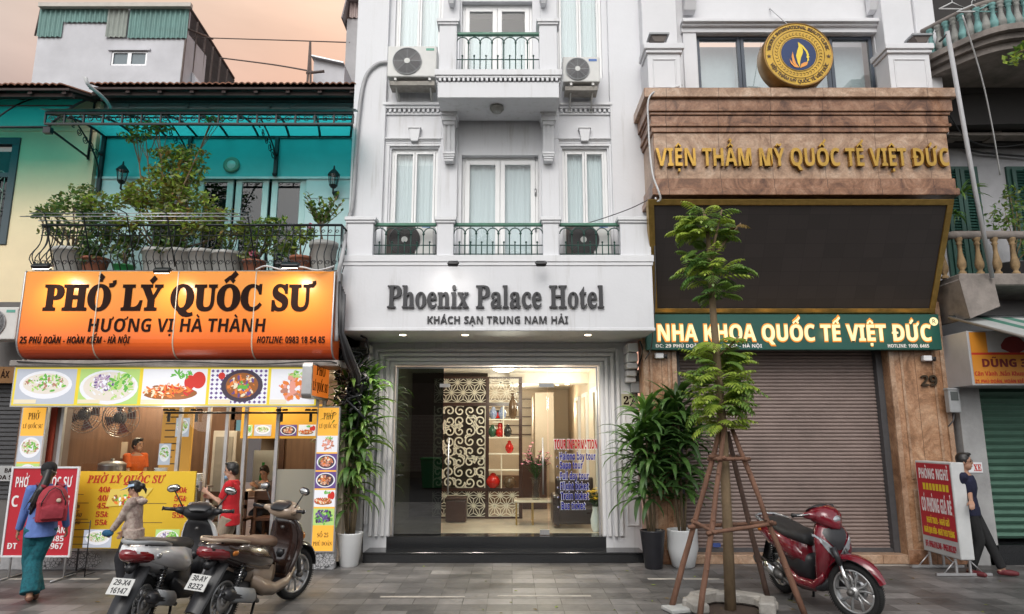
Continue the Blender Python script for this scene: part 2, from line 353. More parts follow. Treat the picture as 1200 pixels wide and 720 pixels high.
# ================================================================ ground
def paver_mat():
    m, n, l, b = _new('stone_pavers'); t = n.new('ShaderNodeTexCoord')
    br = n.new('ShaderNodeTexBrick'); br.inputs['Scale'].default_value = 1; br.inputs['Brick Width'].default_value = .6; br.inputs['Row Height'].default_value = .3
    br.inputs['Mortar Size'].default_value = .006; br.inputs['Mortar Smooth'].default_value = .3; br.inputs['Bias'].default_value = -.1; br.offset = .5
    br.inputs['Color1'].default_value = (.1,.096,.094,1); br.inputs['Color2'].default_value = (.21,.2,.195,1); br.inputs['Mortar'].default_value = (.07,.068,.065,1)
    wv = n.new('ShaderNodeTexNoise'); wv.inputs['Scale'].default_value = .35
    l.new(t.outputs['Object'], br.inputs[0])
    b2 = n.new('ShaderNodeTexBrick'); b2.inputs['Brick Width'].default_value = .3; b2.inputs['Row Height'].default_value = .3; b2.inputs['Scale'].default_value = 1; b2.offset = 0; b2.inputs['Mortar Size'].default_value = .004
    b2.inputs['Color1'].default_value = (.35,.35,.35,1); b2.inputs['Color2'].default_value = (.75,.75,.75,1); b2.inputs['Mortar'].default_value = (.3,.3,.3,1); l.new(t.outputs['Object'], b2.inputs[0])
    nz = n.new('ShaderNodeTexNoise'); nz.inputs['Scale'].default_value = 2.0; nz.inputs['Detail'].default_value = 10; nz.inputs['Roughness'].default_value = .7; l.new(t.outputs['Object'], nz.inputs[0])
    n3 = n.new('ShaderNodeTexNoise'); n3.inputs['Scale'].default_value = 28; n3.inputs['Detail'].default_value = 6; mp = n.new('ShaderNodeMapping'); mp.inputs['Scale'].default_value = (.35, 1.6, 1); l.new(t.outputs['Object'], mp.inputs[0]); l.new(mp.outputs[0], n3.inputs[0])
    a = n.new('ShaderNodeMix'); a.data_type = 'RGBA'; a.blend_type = 'OVERLAY'; a.inputs[0].default_value = .6; l.new(br.outputs[0], a.inputs[6]); l.new(b2.outputs[0], a.inputs[7])
    a2 = n.new('ShaderNodeMix'); a2.data_type = 'RGBA'; a2.blend_type = 'OVERLAY'; a2.inputs[0].default_value = .75; l.new(a.outputs[2], a2.inputs[6]); l.new(nz.outputs[0], a2.inputs[7])
    a3 = n.new('ShaderNodeMix'); a3.data_type = 'RGBA'; a3.blend_type = 'OVERLAY'; a3.inputs[0].default_value = .5; l.new(a2.outputs[2], a3.inputs[6]); l.new(n3.outputs[0], a3.inputs[7])
    vo = n.new('ShaderNodeTexVoronoi'); vo.inputs['Scale'].default_value = 2.6; l.new(t.outputs['Object'], vo.inputs[0]); gm = n.new('ShaderNodeMapRange'); gm.inputs[1].default_value = .05; gm.inputs[2].default_value = .09; l.new(vo.outputs[0], gm.inputs[0])
    bl = n.new('ShaderNodeTexNoise'); bl.inputs['Scale'].default_value = .8; bl.inputs['Detail'].default_value = 7; bl.inputs['Distortion'].default_value = .6; l.new(t.outputs['Object'], bl.inputs[0]); bm_ = n.new('ShaderNodeMapRange'); bm_.inputs[1].default_value = .42; bm_.inputs[2].default_value = .6; bm_.inputs[3].default_value = .62; bm_.inputs[4].default_value = 1.1; l.new(bl.outputs[0], bm_.inputs[0])
    gq = n.new('ShaderNodeMapRange'); gq.inputs[3].default_value = .45; gq.inputs[4].default_value = 1; l.new(gm.outputs[0], gq.inputs[0]); mm = n.new('ShaderNodeMath'); mm.operation = 'MULTIPLY'; l.new(gq.outputs[0], mm.inputs[0]); l.new(bm_.outputs[0], mm.inputs[1]); vs_ = n.new('ShaderNodeVectorMath'); vs_.operation = 'SCALE'; l.new(a3.outputs[2], vs_.inputs[0]); l.new(mm.outputs[0], vs_.inputs[3]); l.new(vs_.outputs[0], b.inputs['Base Color'])
    r = n.new('ShaderNodeMapRange'); r.inputs[1].default_value = .3; r.inputs[2].default_value = .7; r.inputs[3].default_value = .3; r.inputs[4].default_value = .62; l.new(nz.outputs[0], r.inputs[0]); l.new(r.outputs[0], b.inputs['Roughness'])
    bp = n.new('ShaderNodeBump'); bp.inputs['Strength'].default_value = .5; bp.inputs['Distance'].default_value = .01; iv = n.new('ShaderNodeMath'); iv.operation = 'SUBTRACT'; iv.inputs[0].default_value = 1; l.new(br.outputs[1], iv.inputs[1])
    ad = n.new('ShaderNodeMath'); ad.operation = 'MULTIPLY_ADD'; l.new(n3.outputs[0], ad.inputs[0]); ad.inputs[1].default_value = .3; l.new(iv.outputs[0], ad.inputs[2]); l.new(ad.outputs[0], bp.inputs['Height']); l.new(bp.outputs[0], b.inputs['Normal'])
    return m
PAVER = paver_mat()
ASPH = mat('asphalt', (.05,.05,.052), .9, 0, .3, 8, .3, 90)
KERB = mat('kerb_stone', (.3,.3,.29), .8, 0, .2, 4)
mb = MB(); mb.box(-60, 60, 3.0, 30, -.3, 0, PAVER); tag(mb.build('pavement'), kind='structure')
mb = MB(); mb.quad((-400,-300,-.13), (400,-300,-.13), (400,500,-.13), (-400,500,-.13), ASPH); tag(mb.build('ground'), kind='structure')
mb = MB(); mb.box(-60, 60, 2.8, 2.998, -.3, .004, KERB); tag(mb.build('kerb', bevel=.01), kind='structure')
mb = MB(); HILL = mat('far_hill', (.13,.26,.28), 1, 0, .1, .01)
pr = [(-900, -20)] + [(-900+20*i, 120 + 26*noise.noise(Vector((i*.31, 3, 0))) + 10*noise.noise(Vector((i*1.1, 8, 0)))) for i in range(46)] + [(0, -20)]
mb.prism(pr, 760, 1000, 'y', HILL); tag(mb.build('hills'), kind='structure')

# thin pale bars laid across the pavers
PALEBAR = mat('pale_bar', (.42,.39,.35), .8, 0, .35, 7)
def bar(u0, u1, v, dv):
    x0, y0 = G(u0, v+dv); x1, y1 = G(u1, v)
    return x0, x1, y0, y1
mb = MB()
for u0, u1, v in [(445,545,699),(583,692,698),(0,78,678),(760,790,678),(802,842,678),(985,1060,662),(80,118,678)]:
    x0, x1, y0, y1 = bar(u0, u1, v, 1.6); mb.box(x0, x1, y0, y1, .001, .004, PALEBAR)
tag(mb.build('pale_pavement_bars'), kind='structure')

# ================================================================ white hotel building
hotel = thing('hotel_building', 'white stucco building with green balcony rails and a lit glass entrance', 'building', (0, 12, 0))
Yu, Yg, Yf = 11.2, 11.9, 10.5
xl, xr = -2.78, 2.42
w2 = [(X(458,200,Yu), X(513,200,Yu)), (X(659,200,Yu), X(712,200,Yu))]; zw2 = (4.95, Z(174,Yu))
d2 = (X(541,200,Yu), X(631,200,Yu)); zd2 = (4.80, Z(182,Yu))
w3 = [(X(463,40,Yu), X(519,40,Yu)), (X(652,40,Yu), X(705,40,Yu))]; zw3 = (Z(92,Yu), 10.6)
d3 = (X(541,40,Yu), X(624,40,Yu)); zd3 = (7.9, Z(0,Yu)-.03)
mb = MB()
holes = [(*a, *zw2) for a in w2] + [(*d2, *zd2)] + [(*a, *zw3) for a in w3] + [(*d3, *zd3)]
panel_grid(mb, xl, xr, 3.64, 12.8, Yu, Yu+.25, holes, WHITE)
mb.box(xl, xl+.2, Yu+.25, 17, 3.64, 12.8, WHITE); mb.box(xr-.2, xr, Yu+.25, 17, 3.64, 12.8, WHITE); mb.box(xl, xr, 17, 17.2, 3.64, 12.8, WHITE)
mb.build('wall', hotel)
mb = MB(); mb.box(xl-.05, xr+.05, Yu-.1, 17.3, 12.8, 13.0, WHITE); mb.build('roof', hotel)
# wide corner pilasters and centre bay pilasters
def pil(u0, u1, y, z0, z1, v=200):
    mb = MB(); mb.box(X(u0,v,Yu), X(u1,v,Yu), y, Yu-.001, z0, z1, WHITE); return mb.build('pilaster', hotel, bevel=.008)
pil(411, 449.5, Yu-.09, 4.8, 12.8, 230); pil(717, 760, Yu-.09, 4.8, 12.8, 230)
for a, b in ((516.5, 536.5), (634.5, 655)): pil(a, b, Yu-.06, 4.8, 12.8)
# string courses with dentils on the side bays, at the third floor
def course(x0, x1, ztop, y0, name='cornice', dent=True):
    mb = MB(); mb.box(x0, x1, y0-.10, Yu-.002, ztop-.05, ztop, WHITE2); mb.box(x0, x1, y0-.065, Yu-.003, ztop-.1, ztop-.052, WHITE2)
    if dent:
        k = int((x1-x0)/.078)
        for i in range(k):
            a = x0 + (x1-x0)*(i+.2)/k; mb.box(a, a+.042, y0-.05, Yu-.004, ztop-.16, ztop-.102, WHITE2)
    mb.box(x0, x1, y0-.02, Yu-.005, ztop-.2, ztop-.162, WHITE2)
    return mb.build(name, hotel)
bayL = (X(449.8,130,Yu), X(516.2,130,Yu)); bayR = (X(655.3,130,Yu), X(716.7,130,Yu))
for b in (bayL, bayR): course(*b, Z(123,Yu), Yu-.01)
# window surrounds: sills, lintels and keystones
def surround(x0, x1, z1, yb=Yu):
    mb = MB()
    for k, (e, d) in enumerate(((.03,.035), (.085,.02))):
        mb.box(x0-e-.05, x0-e+.001*k, yb-d, yb-.002-.001*k, 4.8 if z1 < 8 else 7.9, z1+e, WHITE2); mb.box(x1+e-.001*k, x1+e+.05, yb-d, yb-.002-.001*k, 4.8 if z1 < 8 else 7.9, z1+e, WHITE2)
        mb.box(x0-e-.05, x1+e+.05, yb-d-.003, yb-.004-.001*k, z1+e, z1+e+.04, WHITE2)
    mb.box(x0-.18, x1+.18, yb-.07, yb-.006, z1+.15, z1+.175, WHITE2); mb.box(x0-.16, x1+.16, yb-.045, yb-.007, z1+.128, z1+.149, WHITE2)
    cx = (x0+x1)/2; mb.prism([(cx-.06,z1+.1),(cx+.06,z1+.1),(cx+.095,z1+.33),(cx-.095,z1+.33)], yb-.1, yb-.008, 'y', WHITE2)
    mb.box(cx-.11, cx+.11, yb-.115, yb-.009, z1+.33, z1+.36, WHITE2)
    return mb.build('window_moulding', hotel)
for a in w2: surround(*a, zw2[1])
# casement windows
def casement(x0, x1, z0, z1, y, n, parent, fw=.04, name='window', gm=None, fm=None, curtain=True, blind=0, depth=.5):
    fm = fm or FRAME; mb = MB(); t = .05
    mb.box(x0, x0+t, y, y+.09, z0, z1, fm); mb.box(x1-t, x1, y, y+.09, z0, z1, fm); mb.box(x0+t, x1-t, y, y+.09, z1-t, z1, fm); mb.box(x0+t, x1-t, y, y+.09, z0, z0+t, fm)
    o = mb.build(name, parent, bevel=.004)
    wd = (x1-x0-2*t)/n; ms = MB(); mp = MB(); mc = MB()
    for i in range(n):
        a = x0+t+i*wd; b = a+wd
        ms.box(a+.003, a+fw, y-.012, y+.05, z0+t, z1-t, fm); ms.box(b-fw, b-.003, y-.012, y+.05, z0+t, z1-t, fm); ms.box(a+fw, b-fw, y-.012, y+.05, z1-t-fw, z1-t, fm); ms.box(a+fw, b-fw, y-.012, y+.05, z0+t, z0+t+fw*1.3, fm)
        mp.quad((a+fw,y+.02,z0+t+fw), (b-fw,y+.02,z0+t+fw), (b-fw,y+.02,z1-t-fw), (a+fw,y+.02,z1-t-fw), gm or GLASSM)
    ms.build('sash', o, bevel=.004); mp.build('pane', o)
    if curtain:
        k = 60; top = z1-.02-blind
        mc.sheet([[(x0+.02+(x1-x0-.04)*i/k, y+.1+.007*math.sin(i*1.5)+.006*math.sin(i*.6+1), z) for i in range(k+1)] for z in (z0, top)], CURT); mc.build('curtain', o)
    mk = MB(); mk.box(x0-.05, x1+.05, y+depth, y+depth+.02, z0-.05, z1+.05, DARKROOM); mk.build('room_backing', o)
    return o
for a in w2: casement(*a, *zw2, Yu+.06, 2, hotel)
for a in w3: casement(*a, *zw3, Yu+.06, 2, hotel)
dd = casement(*d2, *zd2, Yu+.12, 2, hotel, .085, 'balcony_door', blind=.0)
for zz in (5.5, 6.15, 6.8): mh = MB(); mh.tube([(d2[1]-.05, Yu+.1, zz-.06), (d2[1]-.05, Yu+.1, zz+.06)], .018, STEEL); mh.build('hinge', dd)
dd = casement(*d3, *zd3, Yu+.12, 2, hotel, .085, 'balcony_door', blind=.55)
# fluted corbels under the upper balcony
def corbel(u0, u1, v0, v1, top=True):
    x0, x1 = X(u0,v0,Yu-.2), X(u1,v0,Yu-.2); z1, z0 = Z(v0,Yu-.2), Z(v1,Yu-.2); h = z1-z0; mb = MB(); wd = x1-x0
    pf = [(Yu-.061, z1), (Yu-.34, z1), (Yu-.34, z1-.09*h), (Yu-.31, z1-.11*h), (Yu-.29, z1-.3*h), (Yu-.24, z1-.6*h), (Yu-.2, z1-.78*h), (Yu-.061, z1-.78*h)]
    for i in range(5):
        a = x0+.03+(wd-.06)*i/5; mb.prism([(p[0]+(.02 if 2 < k < 7 and i % 2 else 0), p[1]) for k, p in enumerate(pf)], a, a+(wd-.06)/5, 'x', WHITE2)
    mb.box(x0, x1, Yu-.37, Yu-.062, z1-.002, z1+.09, WHITE2); mb.box(x0-.02, x1+.02, Yu-.4, Yu-.062, z1+.09, z1+.14, WHITE2)
    for k in range(4):
        e = .015*k; mb.box(x0+.02+e*.6, x1-.02-e*.6, Yu-.26+e, Yu-.062, z1-(.78+.055*(k+1))*h, z1-(.78+.055*k)*h-.001, WHITE2)
    return mb.build('corbel', hotel, bevel=.004)
corbel(518.5, 535.5, 146, 189); corbel(634, 650.5, 146, 189)
corbel(524, 535, -30, 4); corbel(631, 642, -30, 4)
# upper balcony
zb0, zb1 = 7.40, Z(83, 10.3); bx0, bx1 = X(513,100,10.3), X(655,100,10.3)
mb = MB(); mb.box(bx0, bx1, 10.3, Yu-.062, zb0, zb1-.2, WHITE)
mb.box(bx0-.05, bx1+.05, 10.25, Yu-.062, zb1-.1, zb1, WHITE2); mb.box(bx0-.03, bx1+.03, 10.27, Yu-.062, zb1-.14, zb1-.101, WHITE2)
for i in range(26):
    a = bx0 + (bx1-bx0)*(i+.25)/26; mb.box(a, a+.04, 10.27, 10.5, zb1-.195, zb1-.142, WHITE2)
for i in range(9):
    for xx in (bx0-.03, bx1): a = 10.33+i*.08; mb.box(xx, xx+.03, a, a+.04, zb1-.195, zb1-.142, WHITE2)
bal3 = mb.build('balcony', hotel, bevel=.003)
mb = MB(); cxm = (bx0+bx1)/2; mb.lathe([(.0,.0),(.11,0),(.12,-.02),(.12,-.05),(.085,-.06),(.08,-.1),(.04,-.115),(0,-.118)], (cxm-.03, 10.62, zb0), mat('soffit_lamp_glass', (.3,.3,.28), .3), 20); mb.build('ceiling_lamp', hotel)
def post(x0, x1, y0, y1, z0, z1, nm='balustrade_post', p=None):
    mb = MB(); mb.box(x0, x1, y0, y1, z0, z1-.1, WHITE); mb.box(x0-.025, x1+.025, y0-.025, y1+.025, z1-.1, z1-.06, WHITE2); mb.box(x0-.045, x1+.045, y0-.045, y1+.045, z1-.06, z1, WHITE2)
    return mb.build(nm, hotel, bevel=.006)
zp = Z(24, 10.35)
post(X(514.5,60,10.33), X(535,60,10.33), 10.33, 10.56, zb1, zp); post(X(632,60,10.33), X(653,60,10.33), 10.33, 10.56, zb1, zp)
def rail(x0, x1, y, z0, z1, n, parent):
    """arched wrought-iron panel"""
    mb = MB(); mb.box(x0, x1, y-.035, y+.035, z1-.05, z1, GREENTOP); top = mb.build('handrail', parent, bevel=.008)
    mb = MB(); wd = (x1-x0)/n; zt = z1-.06; r = wd/2
    mb.tube([(x0,y,z0+.06),(x1,y,z0+.06)], .0095, GREENRAIL, 5); mb.tube([(x0,y,z0+(z1-z0)*.36),(x1,y,z0+(z1-z0)*.36)], .0095, GREENRAIL, 5)
    for i in range(n):
        cx = x0+wd*(i+.5)
        mb.tube([(cx-r*math.cos(a), y, zt-r-.02+r*math.sin(a)) for a in [math.pi*k/10 for k in range(11)]], .01, GREENRAIL, 5)
        mb.tube([(cx,y,z0),(cx,y,z0+(z1-z0)*.42)], .0095, GREENRAIL, 5); mb.ball((cx,y,z0+(z1-z0)*.45), .018, GREENRAIL, 8)
        mb.tube([(cx,y,zt-.025),(cx,y,z1-.05)], .0085, GREENRAIL, 4)
        if i: mb.tube([(x0+wd*i,y,z0),(x0+wd*i,y,zt-r-.02)], .01, GREENRAIL, 5); mb.ball((x0+wd*i,y,zt-r-.02), .022, GREENRAIL, 8)
    return mb.build('railing', parent)
rail(X(535,60,10.43), X(632,60,10.43), 10.43, zb1, Z(39,10.43), 7, hotel)
# lower balcony = box fascia over the entrance
fz0, fz1 = Z(388, Yf), Z(303, Yf); fx0, fx1 = X(397,388,Yf), X(767,388,Yf)
mb = MB(); mb.box(fx0, fx1, Yf, Yg, fz0, fz1-.12, WHITE); mb.box(fx0-.03, fx1+.03, Yf-.03, Yu, fz1-.06, fz1+.05, WHITE2); mb.box(fx0-.015, fx1+.015, Yf-.015, Yu, fz1-.119, fz1-.061, WHITE2)
mb.box(fx0-.012, fx1+.012, Yf-.012, Yf-.001, fz0+.001, fz0+.05, WHITE2)
mb.build('fascia', hotel, bevel=.006)
zt = Z(254, Yf)
for a, b in ((406,436.5), (512,531), (636.5,655), (727.5,763)): post(X(a,280,Yf), X(b,280,Yf), Yf+.03, Yf+.3, fz1+.05, zt)
for a, b, n in ((437.5,511,5), (532,636,8), (656,727,5)): rail(X(a,280,Yf+.15), X(b,280,Yf+.15), Yf+.15, fz1+.05, Z(262,Yf+.15), n, hotel)
# recessed downlights in the soffit
DOWN = glow('downlight_glow', (1,.85,.62), 14)
for u in (472, 545, 689):
    yy = 10.9; xx = X(u, 395, yy); mb = MB(); mb.lathe([(0,0),(.05,0),(.06,-.004),(.075,-.006),(.078,.0)], (xx, yy, fz0-.002), WHITE2, 18); o = mb.build('downlight', hotel)
    m2 = MB(); m2.lathe([(0,0),(.05,-.001)], (xx, yy, fz0-.009), DOWN, 16); m2.build('bulb', o)
    lamp('downlight_beam', (xx, yy, fz0-.05), 70, (1,.9,.78), .05, hotel, 'SPOT', (0,0,0), R(135))
# ground floor front
od = 12.06; ox0, ox1 = X(462,530,od), X(702,530,od); oz0, oz1 = .33, Z(430, od)
gx0, gx1 = X(425,640,Yg), X(753,620,Yg)
mb = MB(); panel_grid(mb, gx0, gx1, 0, fz0, Yg, Yg+.3, [(ox0-.02, ox1+.02, -.1, oz1+.02)], WHITE)
for i, (e, d) in enumerate(((.02,.03), (.1,.06), (.2,.085), (.3,.05))):
    t = .055
    mb.box(ox0-e-t, ox0-e, Yg-d, Yg-.002-.001*i, .34, oz1+e*.8+t, WHITE2); mb.box(ox1+e, ox1+e+t, Yg-d, Yg-.002-.001*i, .34, oz1+e*.8+t, WHITE2); mb.box(ox0-e, ox1+e, Yg-d, Yg-.002-.001*i, oz1+e*.8, oz1+e*.8+t, WHITE2)
mb.build('entrance_surround', hotel, bevel=.006)
for a, b in ((gx0+.04, ox0-.42), (ox1+.42, gx1-.04)):
    mb = MB()
    for z0, z1 in ((.5,1.0), (1.1,2.7)):
        t = .03; mb.box(a, b, Yg-.02, Yg-.002, z0, z0+t, WHITE2); mb.box(a, b, Yg-.02, Yg-.002, z1-t, z1, WHITE2); mb.box(a, a+t, Yg-.02, Yg-.002, z0+t, z1-t, WHITE2); mb.box(b-t, b, Yg-.02, Yg-.002, z0+t, z1-t, WHITE2)
    mb.build('wall_panel', hotel, bevel=.004)
    mb = MB()   # stepped scroll bracket under the soffit
    for k, (z, d) in enumerate(((3.52,.52), (3.36,.44), (3.2,.4), (3.08,.28), (2.98,.2))): mb.box(a+.02, b-.02, Yg-d, Yg-.003, z-(.15 if k < 2 else .1), z, WHITE2)
    mb.build('bracket', hotel, bevel=.02, seg=2)
mb = MB(); mb.box(X(452,642,Yg-.0), X(711,642,Yg-.0), Yg-.001, 12.3, 0, .33, BLACKG); mb.box(X(425,655,11.4), X(756,655,11.4), 11.4, Yg-.002, 0, .155, BLACKG)
mb.box(X(425,655,11.4), X(756,655,11.4), 11.385, 11.3995, .13, .16, BLACKG)
mb.build('step', hotel, bevel=.006)
# lobby room
CREAM = mat('lobby_wall', (.56,.46,.36), .6, 0, .05, 1); LOBBYF = mat('lobby_floor', (.6,.5,.4), .1, 0, .2, 1.5); LOBBYC = mat('lobby_ceiling', (.75,.7,.63), .7, 0, .03)
mb = MB(); rx0, rx1 = ox0-.1, ox1+.12; rz1 = oz1+.12
mb.box(rx0-.1, rx0, 12.2, 20, .2, rz1, CREAM); mb.box(rx1, rx1+.1, 12.2, 20, .2, rz1, CREAM); mb.box(rx0, rx1, 20, 20.1, .2, rz1, CREAM)
mb.box(rx0, rx1, 12.3, 20, .2, .331, LOBBYF); mb.box(rx0, rx1, 12.2, 20, rz1, rz1+.1, LOBBYC)
mb.box(-.05, rx1, 14.6, 15.1, rz1-.22, rz1-.001, LOBBYC); mb.box(-.05, .3, 15.1, 19, rz1-.2, rz1-.002, LOBBYC)
for k in range(3): mb.box(rx1-.05, rx1-.002, 13.0+k*1.7, 13.9+k*1.7, .9, 2.9, WHITE2); mb.box(rx1-.08, rx1-.052, 13.1+k*1.7, 13.8+k*1.7, 1.0, 2.8, CREAM)
mb.box(.55, 1.0, 16.5, 19.9, .9, 3.0, CREAM)
mb.box(rx0, X(571,530,14.7), 14.7, 14.8, .331, rz1, mat('dark_lattice_backing', (.045,.025,.018), .5, 0, .25, 3)); mb.build('lobby', hotel)  # dark brown backing added behind the lattice to keep its gaps dark
STRIPL = glow('light_strip', (1,.68,.28), 5)
for q in ((rx1-.06, rx1-.03, 12.35, 12.38, 1.6, oz1), (rx0+.02, rx0+.045, 12.5, 12.53, 1.9, 2.55)): mb = MB(); mb.box(*q, STRIPL); mb.build('light_strip', hotel)
SPOTG = glow('lobby_spot', (1,.88,.7), 18)
for (x, y) in ((-1.35,12.9),(.35,12.9),(1.15,13.1),(1.2,14.0),(1.2,14.9),(.9,15.6),(1.2,16.4),(.8,17.2),(1.2,18.2),(.85,18.6),(-1.3,15),( -.6,16)): mb = MB(); mb.lathe([(0,0),(.045,0)], (x, y, rz1-.006 if not (y>14.6 and y<15.1 and x>-.05) else rz1-.226), SPOTG, 12); mb.build('lobby_downlight', hotel)
CEIL_L = glow('ceiling_lamp_glow', (1,.86,.62), 7)
mb = MB(); mb.lathe([(0,0),(.2,0),(.21,-.03),(.19,-.09),(.12,-.12),(0,-.13)], (-.16, 13.0, rz1-.002), CEIL_L, 20); mb.build('lobby_lamp', hotel)
lamp('lobby_light', (1.3, 17.4, 2.6), 30, (1,.85,.66), .15, hotel); lamp('lobby_light', (1.0, 14.0, 2.8), 30, (1,.85,.66), .15, hotel); lamp('lobby_light', (-.1, 13.0, 2.75), 54, (1,.9,.77), .2, hotel); lamp('lobby_light', (.3, 15.5, 2.7), 48, (1,.9,.77), .2, hotel); lamp('lobby_light', (.2, 18.3, 2.6), 48, (1,.89,.75), .2, hotel); lamp('lobby_light', (-1.1, 16.6, 2.7), 14, (1,.8,.55), .2, hotel)  # first two lamps are added to brighten the corridor and right side
# glass entrance
mb = MB(); t = .03
mb.box(ox0, ox1, od-.02, od+.02, oz1-t, oz1, STEEL); mb.box(ox0, ox0+t, od-.02, od+.02, oz0, oz1-t, STEEL); mb.box(ox1-t, ox1, od-.02, od+.02, oz0, oz1-t, STEEL)
ent = mb.build('entrance_frame', hotel)
def gx(u): return X(u, 530, od)
mb = MB(); mb.quad((gx(464),od,oz0),(gx(518.5),od,oz0),(gx(518.5),od,oz1-t),(gx(464),od,oz1-t), GLASST); mb.build('side_pane', ent)
mb = MB(); mb.box(gx(520), gx(641.5), od-.006, od+.006, oz0+.01, oz1-t-.005, GLASSD); dl = mb.build('glass_door', hotel)
mb = MB(); mb.box(gx(643), gx(701), od-.006, od+.006, oz0, oz1-t, GLASSD); mb.build('side_pane', ent)
for u in (526, 636):
    mb = MB(); xx = gx(u); mb.tube([(xx,od-.06,1.0),(xx,od-.06,1.95)], .014, STEEL, 8)
    for z in (1.1, 1.85): mb.tube([(xx,od-.06,z),(xx,od-.004,z)], .01, STEEL, 6)
    mb.build('handle', dl)
mb = MB(); mb.box(gx(632), gx(650), od-.02, od+.02, oz1-.36, oz1-.29, STEEL); mb.box(gx(632), gx(643), od-.02, od+.02, oz0+.01, oz0+.09, STEEL); mb.box(gx(514), gx(526), od-.02, od+.02, oz1-.36, oz1-.3, STEEL); mb.build('door_clamp', dl)

# ================================================================ turquoise restaurant house
rest = thing('restaurant_building', 'turquoise two storey house with a tiled roof and a glass fronted noodle restaurant', 'building', (-5.2, 12, 0))
TEALTINT = mat('awning_teal_tint', (.07,.52,.53), .6, 0, .12, 1.2); PALEC = mat('pale_cyan_paint', (.55,.76,.77), .6, 0, .08, 1.5); GREYC = mat('grey_green_paint', (.33,.40,.41), .7, 0, .12, 1.2)  # upper wall band carries the awning's teal light in its colour
TILE = mat('clay_roof_tile', (.2,.085,.05), .8, 0, .5, 5, .3, 30); EAVE = mat('old_eave_timber', (.055,.035,.032), .8, 0, .4, 3)
Yr = 11.6; qx0, qx1 = X(113,200,Yr), X(413,200,Yr); zl = Z(209, Yr); zt = Z(128, Yr)
leaves_u = [(180,226.5),(227,270),(272,312),(314.5,356.5)]
hx0, hx1 = X(180,250,Yr), X(357,250,Yr); hz = (4.5, Z(205,Yr))
mb = MB(); panel_grid(mb, qx0, qx1, 4.45, zl, Yr, Yr+.2, [(hx0, hx1, *hz)], PALEC); mb.box(qx0, qx1, Yr, Yr+.2, zl, zt, TEALTINT); mb.box(qx0, qx1, Yr, Yr+.2, zt, Z(100, 11.1)+.06, GREYC)
mb.box(qx0, qx1, Yr-.03, Yr-.001, zl-.02, zl+.02, PALEC)
mb.box(qx0, qx0+.2, Yr+.2, 17, 4.45, 7.9, PALEC); mb.box(qx1-.2, qx1, Yr+.2, 17, 4.45, 7.9, PALEC)
for a, b in ((150,222),(243,318),(340,412)):
    x0, x1, z0, z1 = X(a,125,Yr), X(b,125,Yr), Z(128.5,Yr)+.02, Z(121,Yr)
    mb.box(x0, x1, Yr-.02, Yr-.002, z1, z1+.03, GREYC); mb.box(x0, x1, Yr-.02, Yr-.002, z0, z0+.03, GREYC); mb.box(x0, x0+.03, Yr-.02, Yr-.002, z0, z1, GREYC); mb.box(x1-.03, x1, Yr-.02, Yr-.002, z0, z1, GREYC)
for u in (180, 300): z = Z(232,Yr); 
mb.box(hx1+.02, qx1, Yr-.015, Yr-.002, Z(232,Yr)-.01, Z(232,Yr)+.01, PALEC); mb.box(qx0, hx0-.02, Yr-.015, Yr-.002, Z(232,Yr)-.01, Z(232,Yr)+.01, PALEC)
mb.build('wall', rest)
DOORW = mat('pale_door_paint', (.5,.74,.73), .45, 0, .08, 3)
for a, b in leaves_u:
    x0, x1 = X(a,250,Yr)+.01, X(b,250,Yr)-.01; mb = MB(); f = .11
    mb.box(x0, x0+f, Yr+.05, Yr+.1, 4.5, hz[1], DOORW); mb.box(x1-f, x1, Yr+.05, Yr+.1, 4.5, hz[1], DOORW); mb.box(x0+f, x1-f, Yr+.05, Yr+.1, hz[1]-.12, hz[1], DOORW); mb.box(x0+f, x1-f, Yr+.05, Yr+.1, 4.5, 4.75, DOORW)
    o = mb.build('door', rest, bevel=.006); mp = MB(); mp.quad((x0+f,Yr+.075,4.75),(x1-f,Yr+.075,4.75),(x1-f,Yr+.075,hz[1]-.12),(x0+f,Yr+.075,hz[1]-.12), glass('door_pane_glass', (.35,.45,.47), 1.8)); mp.build('pane', o)
mb = MB(); mb.box(hx0-.2, hx1+.2, Yr+.3, Yr+.35, 4.5, hz[1]+.3, DARKROOM); mb.build('room_backing', rest)
# tiled roof over both old houses: rows of curved tiles at the eave
def tile_roof(bld, x0, x1, ye, ze, yr, zr):
    mb = MB(); pit = .115; k = int((x1-x0)/pit); sl = (zr-ze)/(yr-ye); rows = 5
    for r in range(rows):
        a = r/rows; y0 = ye+(yr-ye)*a; y1 = ye+(yr-ye)*(a+1/rows)+.06; z0 = ze+(zr-ze)*a+.03; z1 = z0 + (y1-y0)*sl
        j = [random.uniform(-.02,.02) for _ in range(k+1)]
        top = []; bot = []
        for i in range(k*6+1):
            x = x0 + pit*i/6; q = i//6; h = .035*abs(math.sin(math.pi*(i % 6)/6)) + j[min(q,k)]*.4; dy = j[min(q,k)]
            bot.append((x, y0+dy, z0+h)); top.append((x, y1, z1+h-.02))
        mb.sheet([bot, top], TILE); mb.sheet([[(p[0],p[1],p[2]-.022) for p in bot], bot], TILE)
    mb.box(x0, x1, ye+.02, yr, ze-.02, ze+.0, EAVE) if False else mb.prism([(ye+.03,ze-.02),(yr,zr-.02),(yr,zr-.06),(ye+.03,ze-.06)], x0, x1, 'x', EAVE)
    o = mb.build('roof', bld)
    mr = MB(); n = int((x1-x0)/.55)
    for i in range(n+1):
        x = x0+.1+(x1-x0-.2)*i/n; mr.prism([(ye+.06,ze-.062),(yr,zr-.062),(yr,zr-.14),(ye+.06,ze-.11)], x-.035, x+.035, 'x', EAVE)
    mr.box(x0, x1, ye+.12, ye+.2, ze-.13, ze-.062, EAVE); mr.box(x0, x1, Yr-.13, Yr-.03, ze-.1, ze+.02, EAVE); mr.build('rafter', o)
ze = Z(101, 10.6)
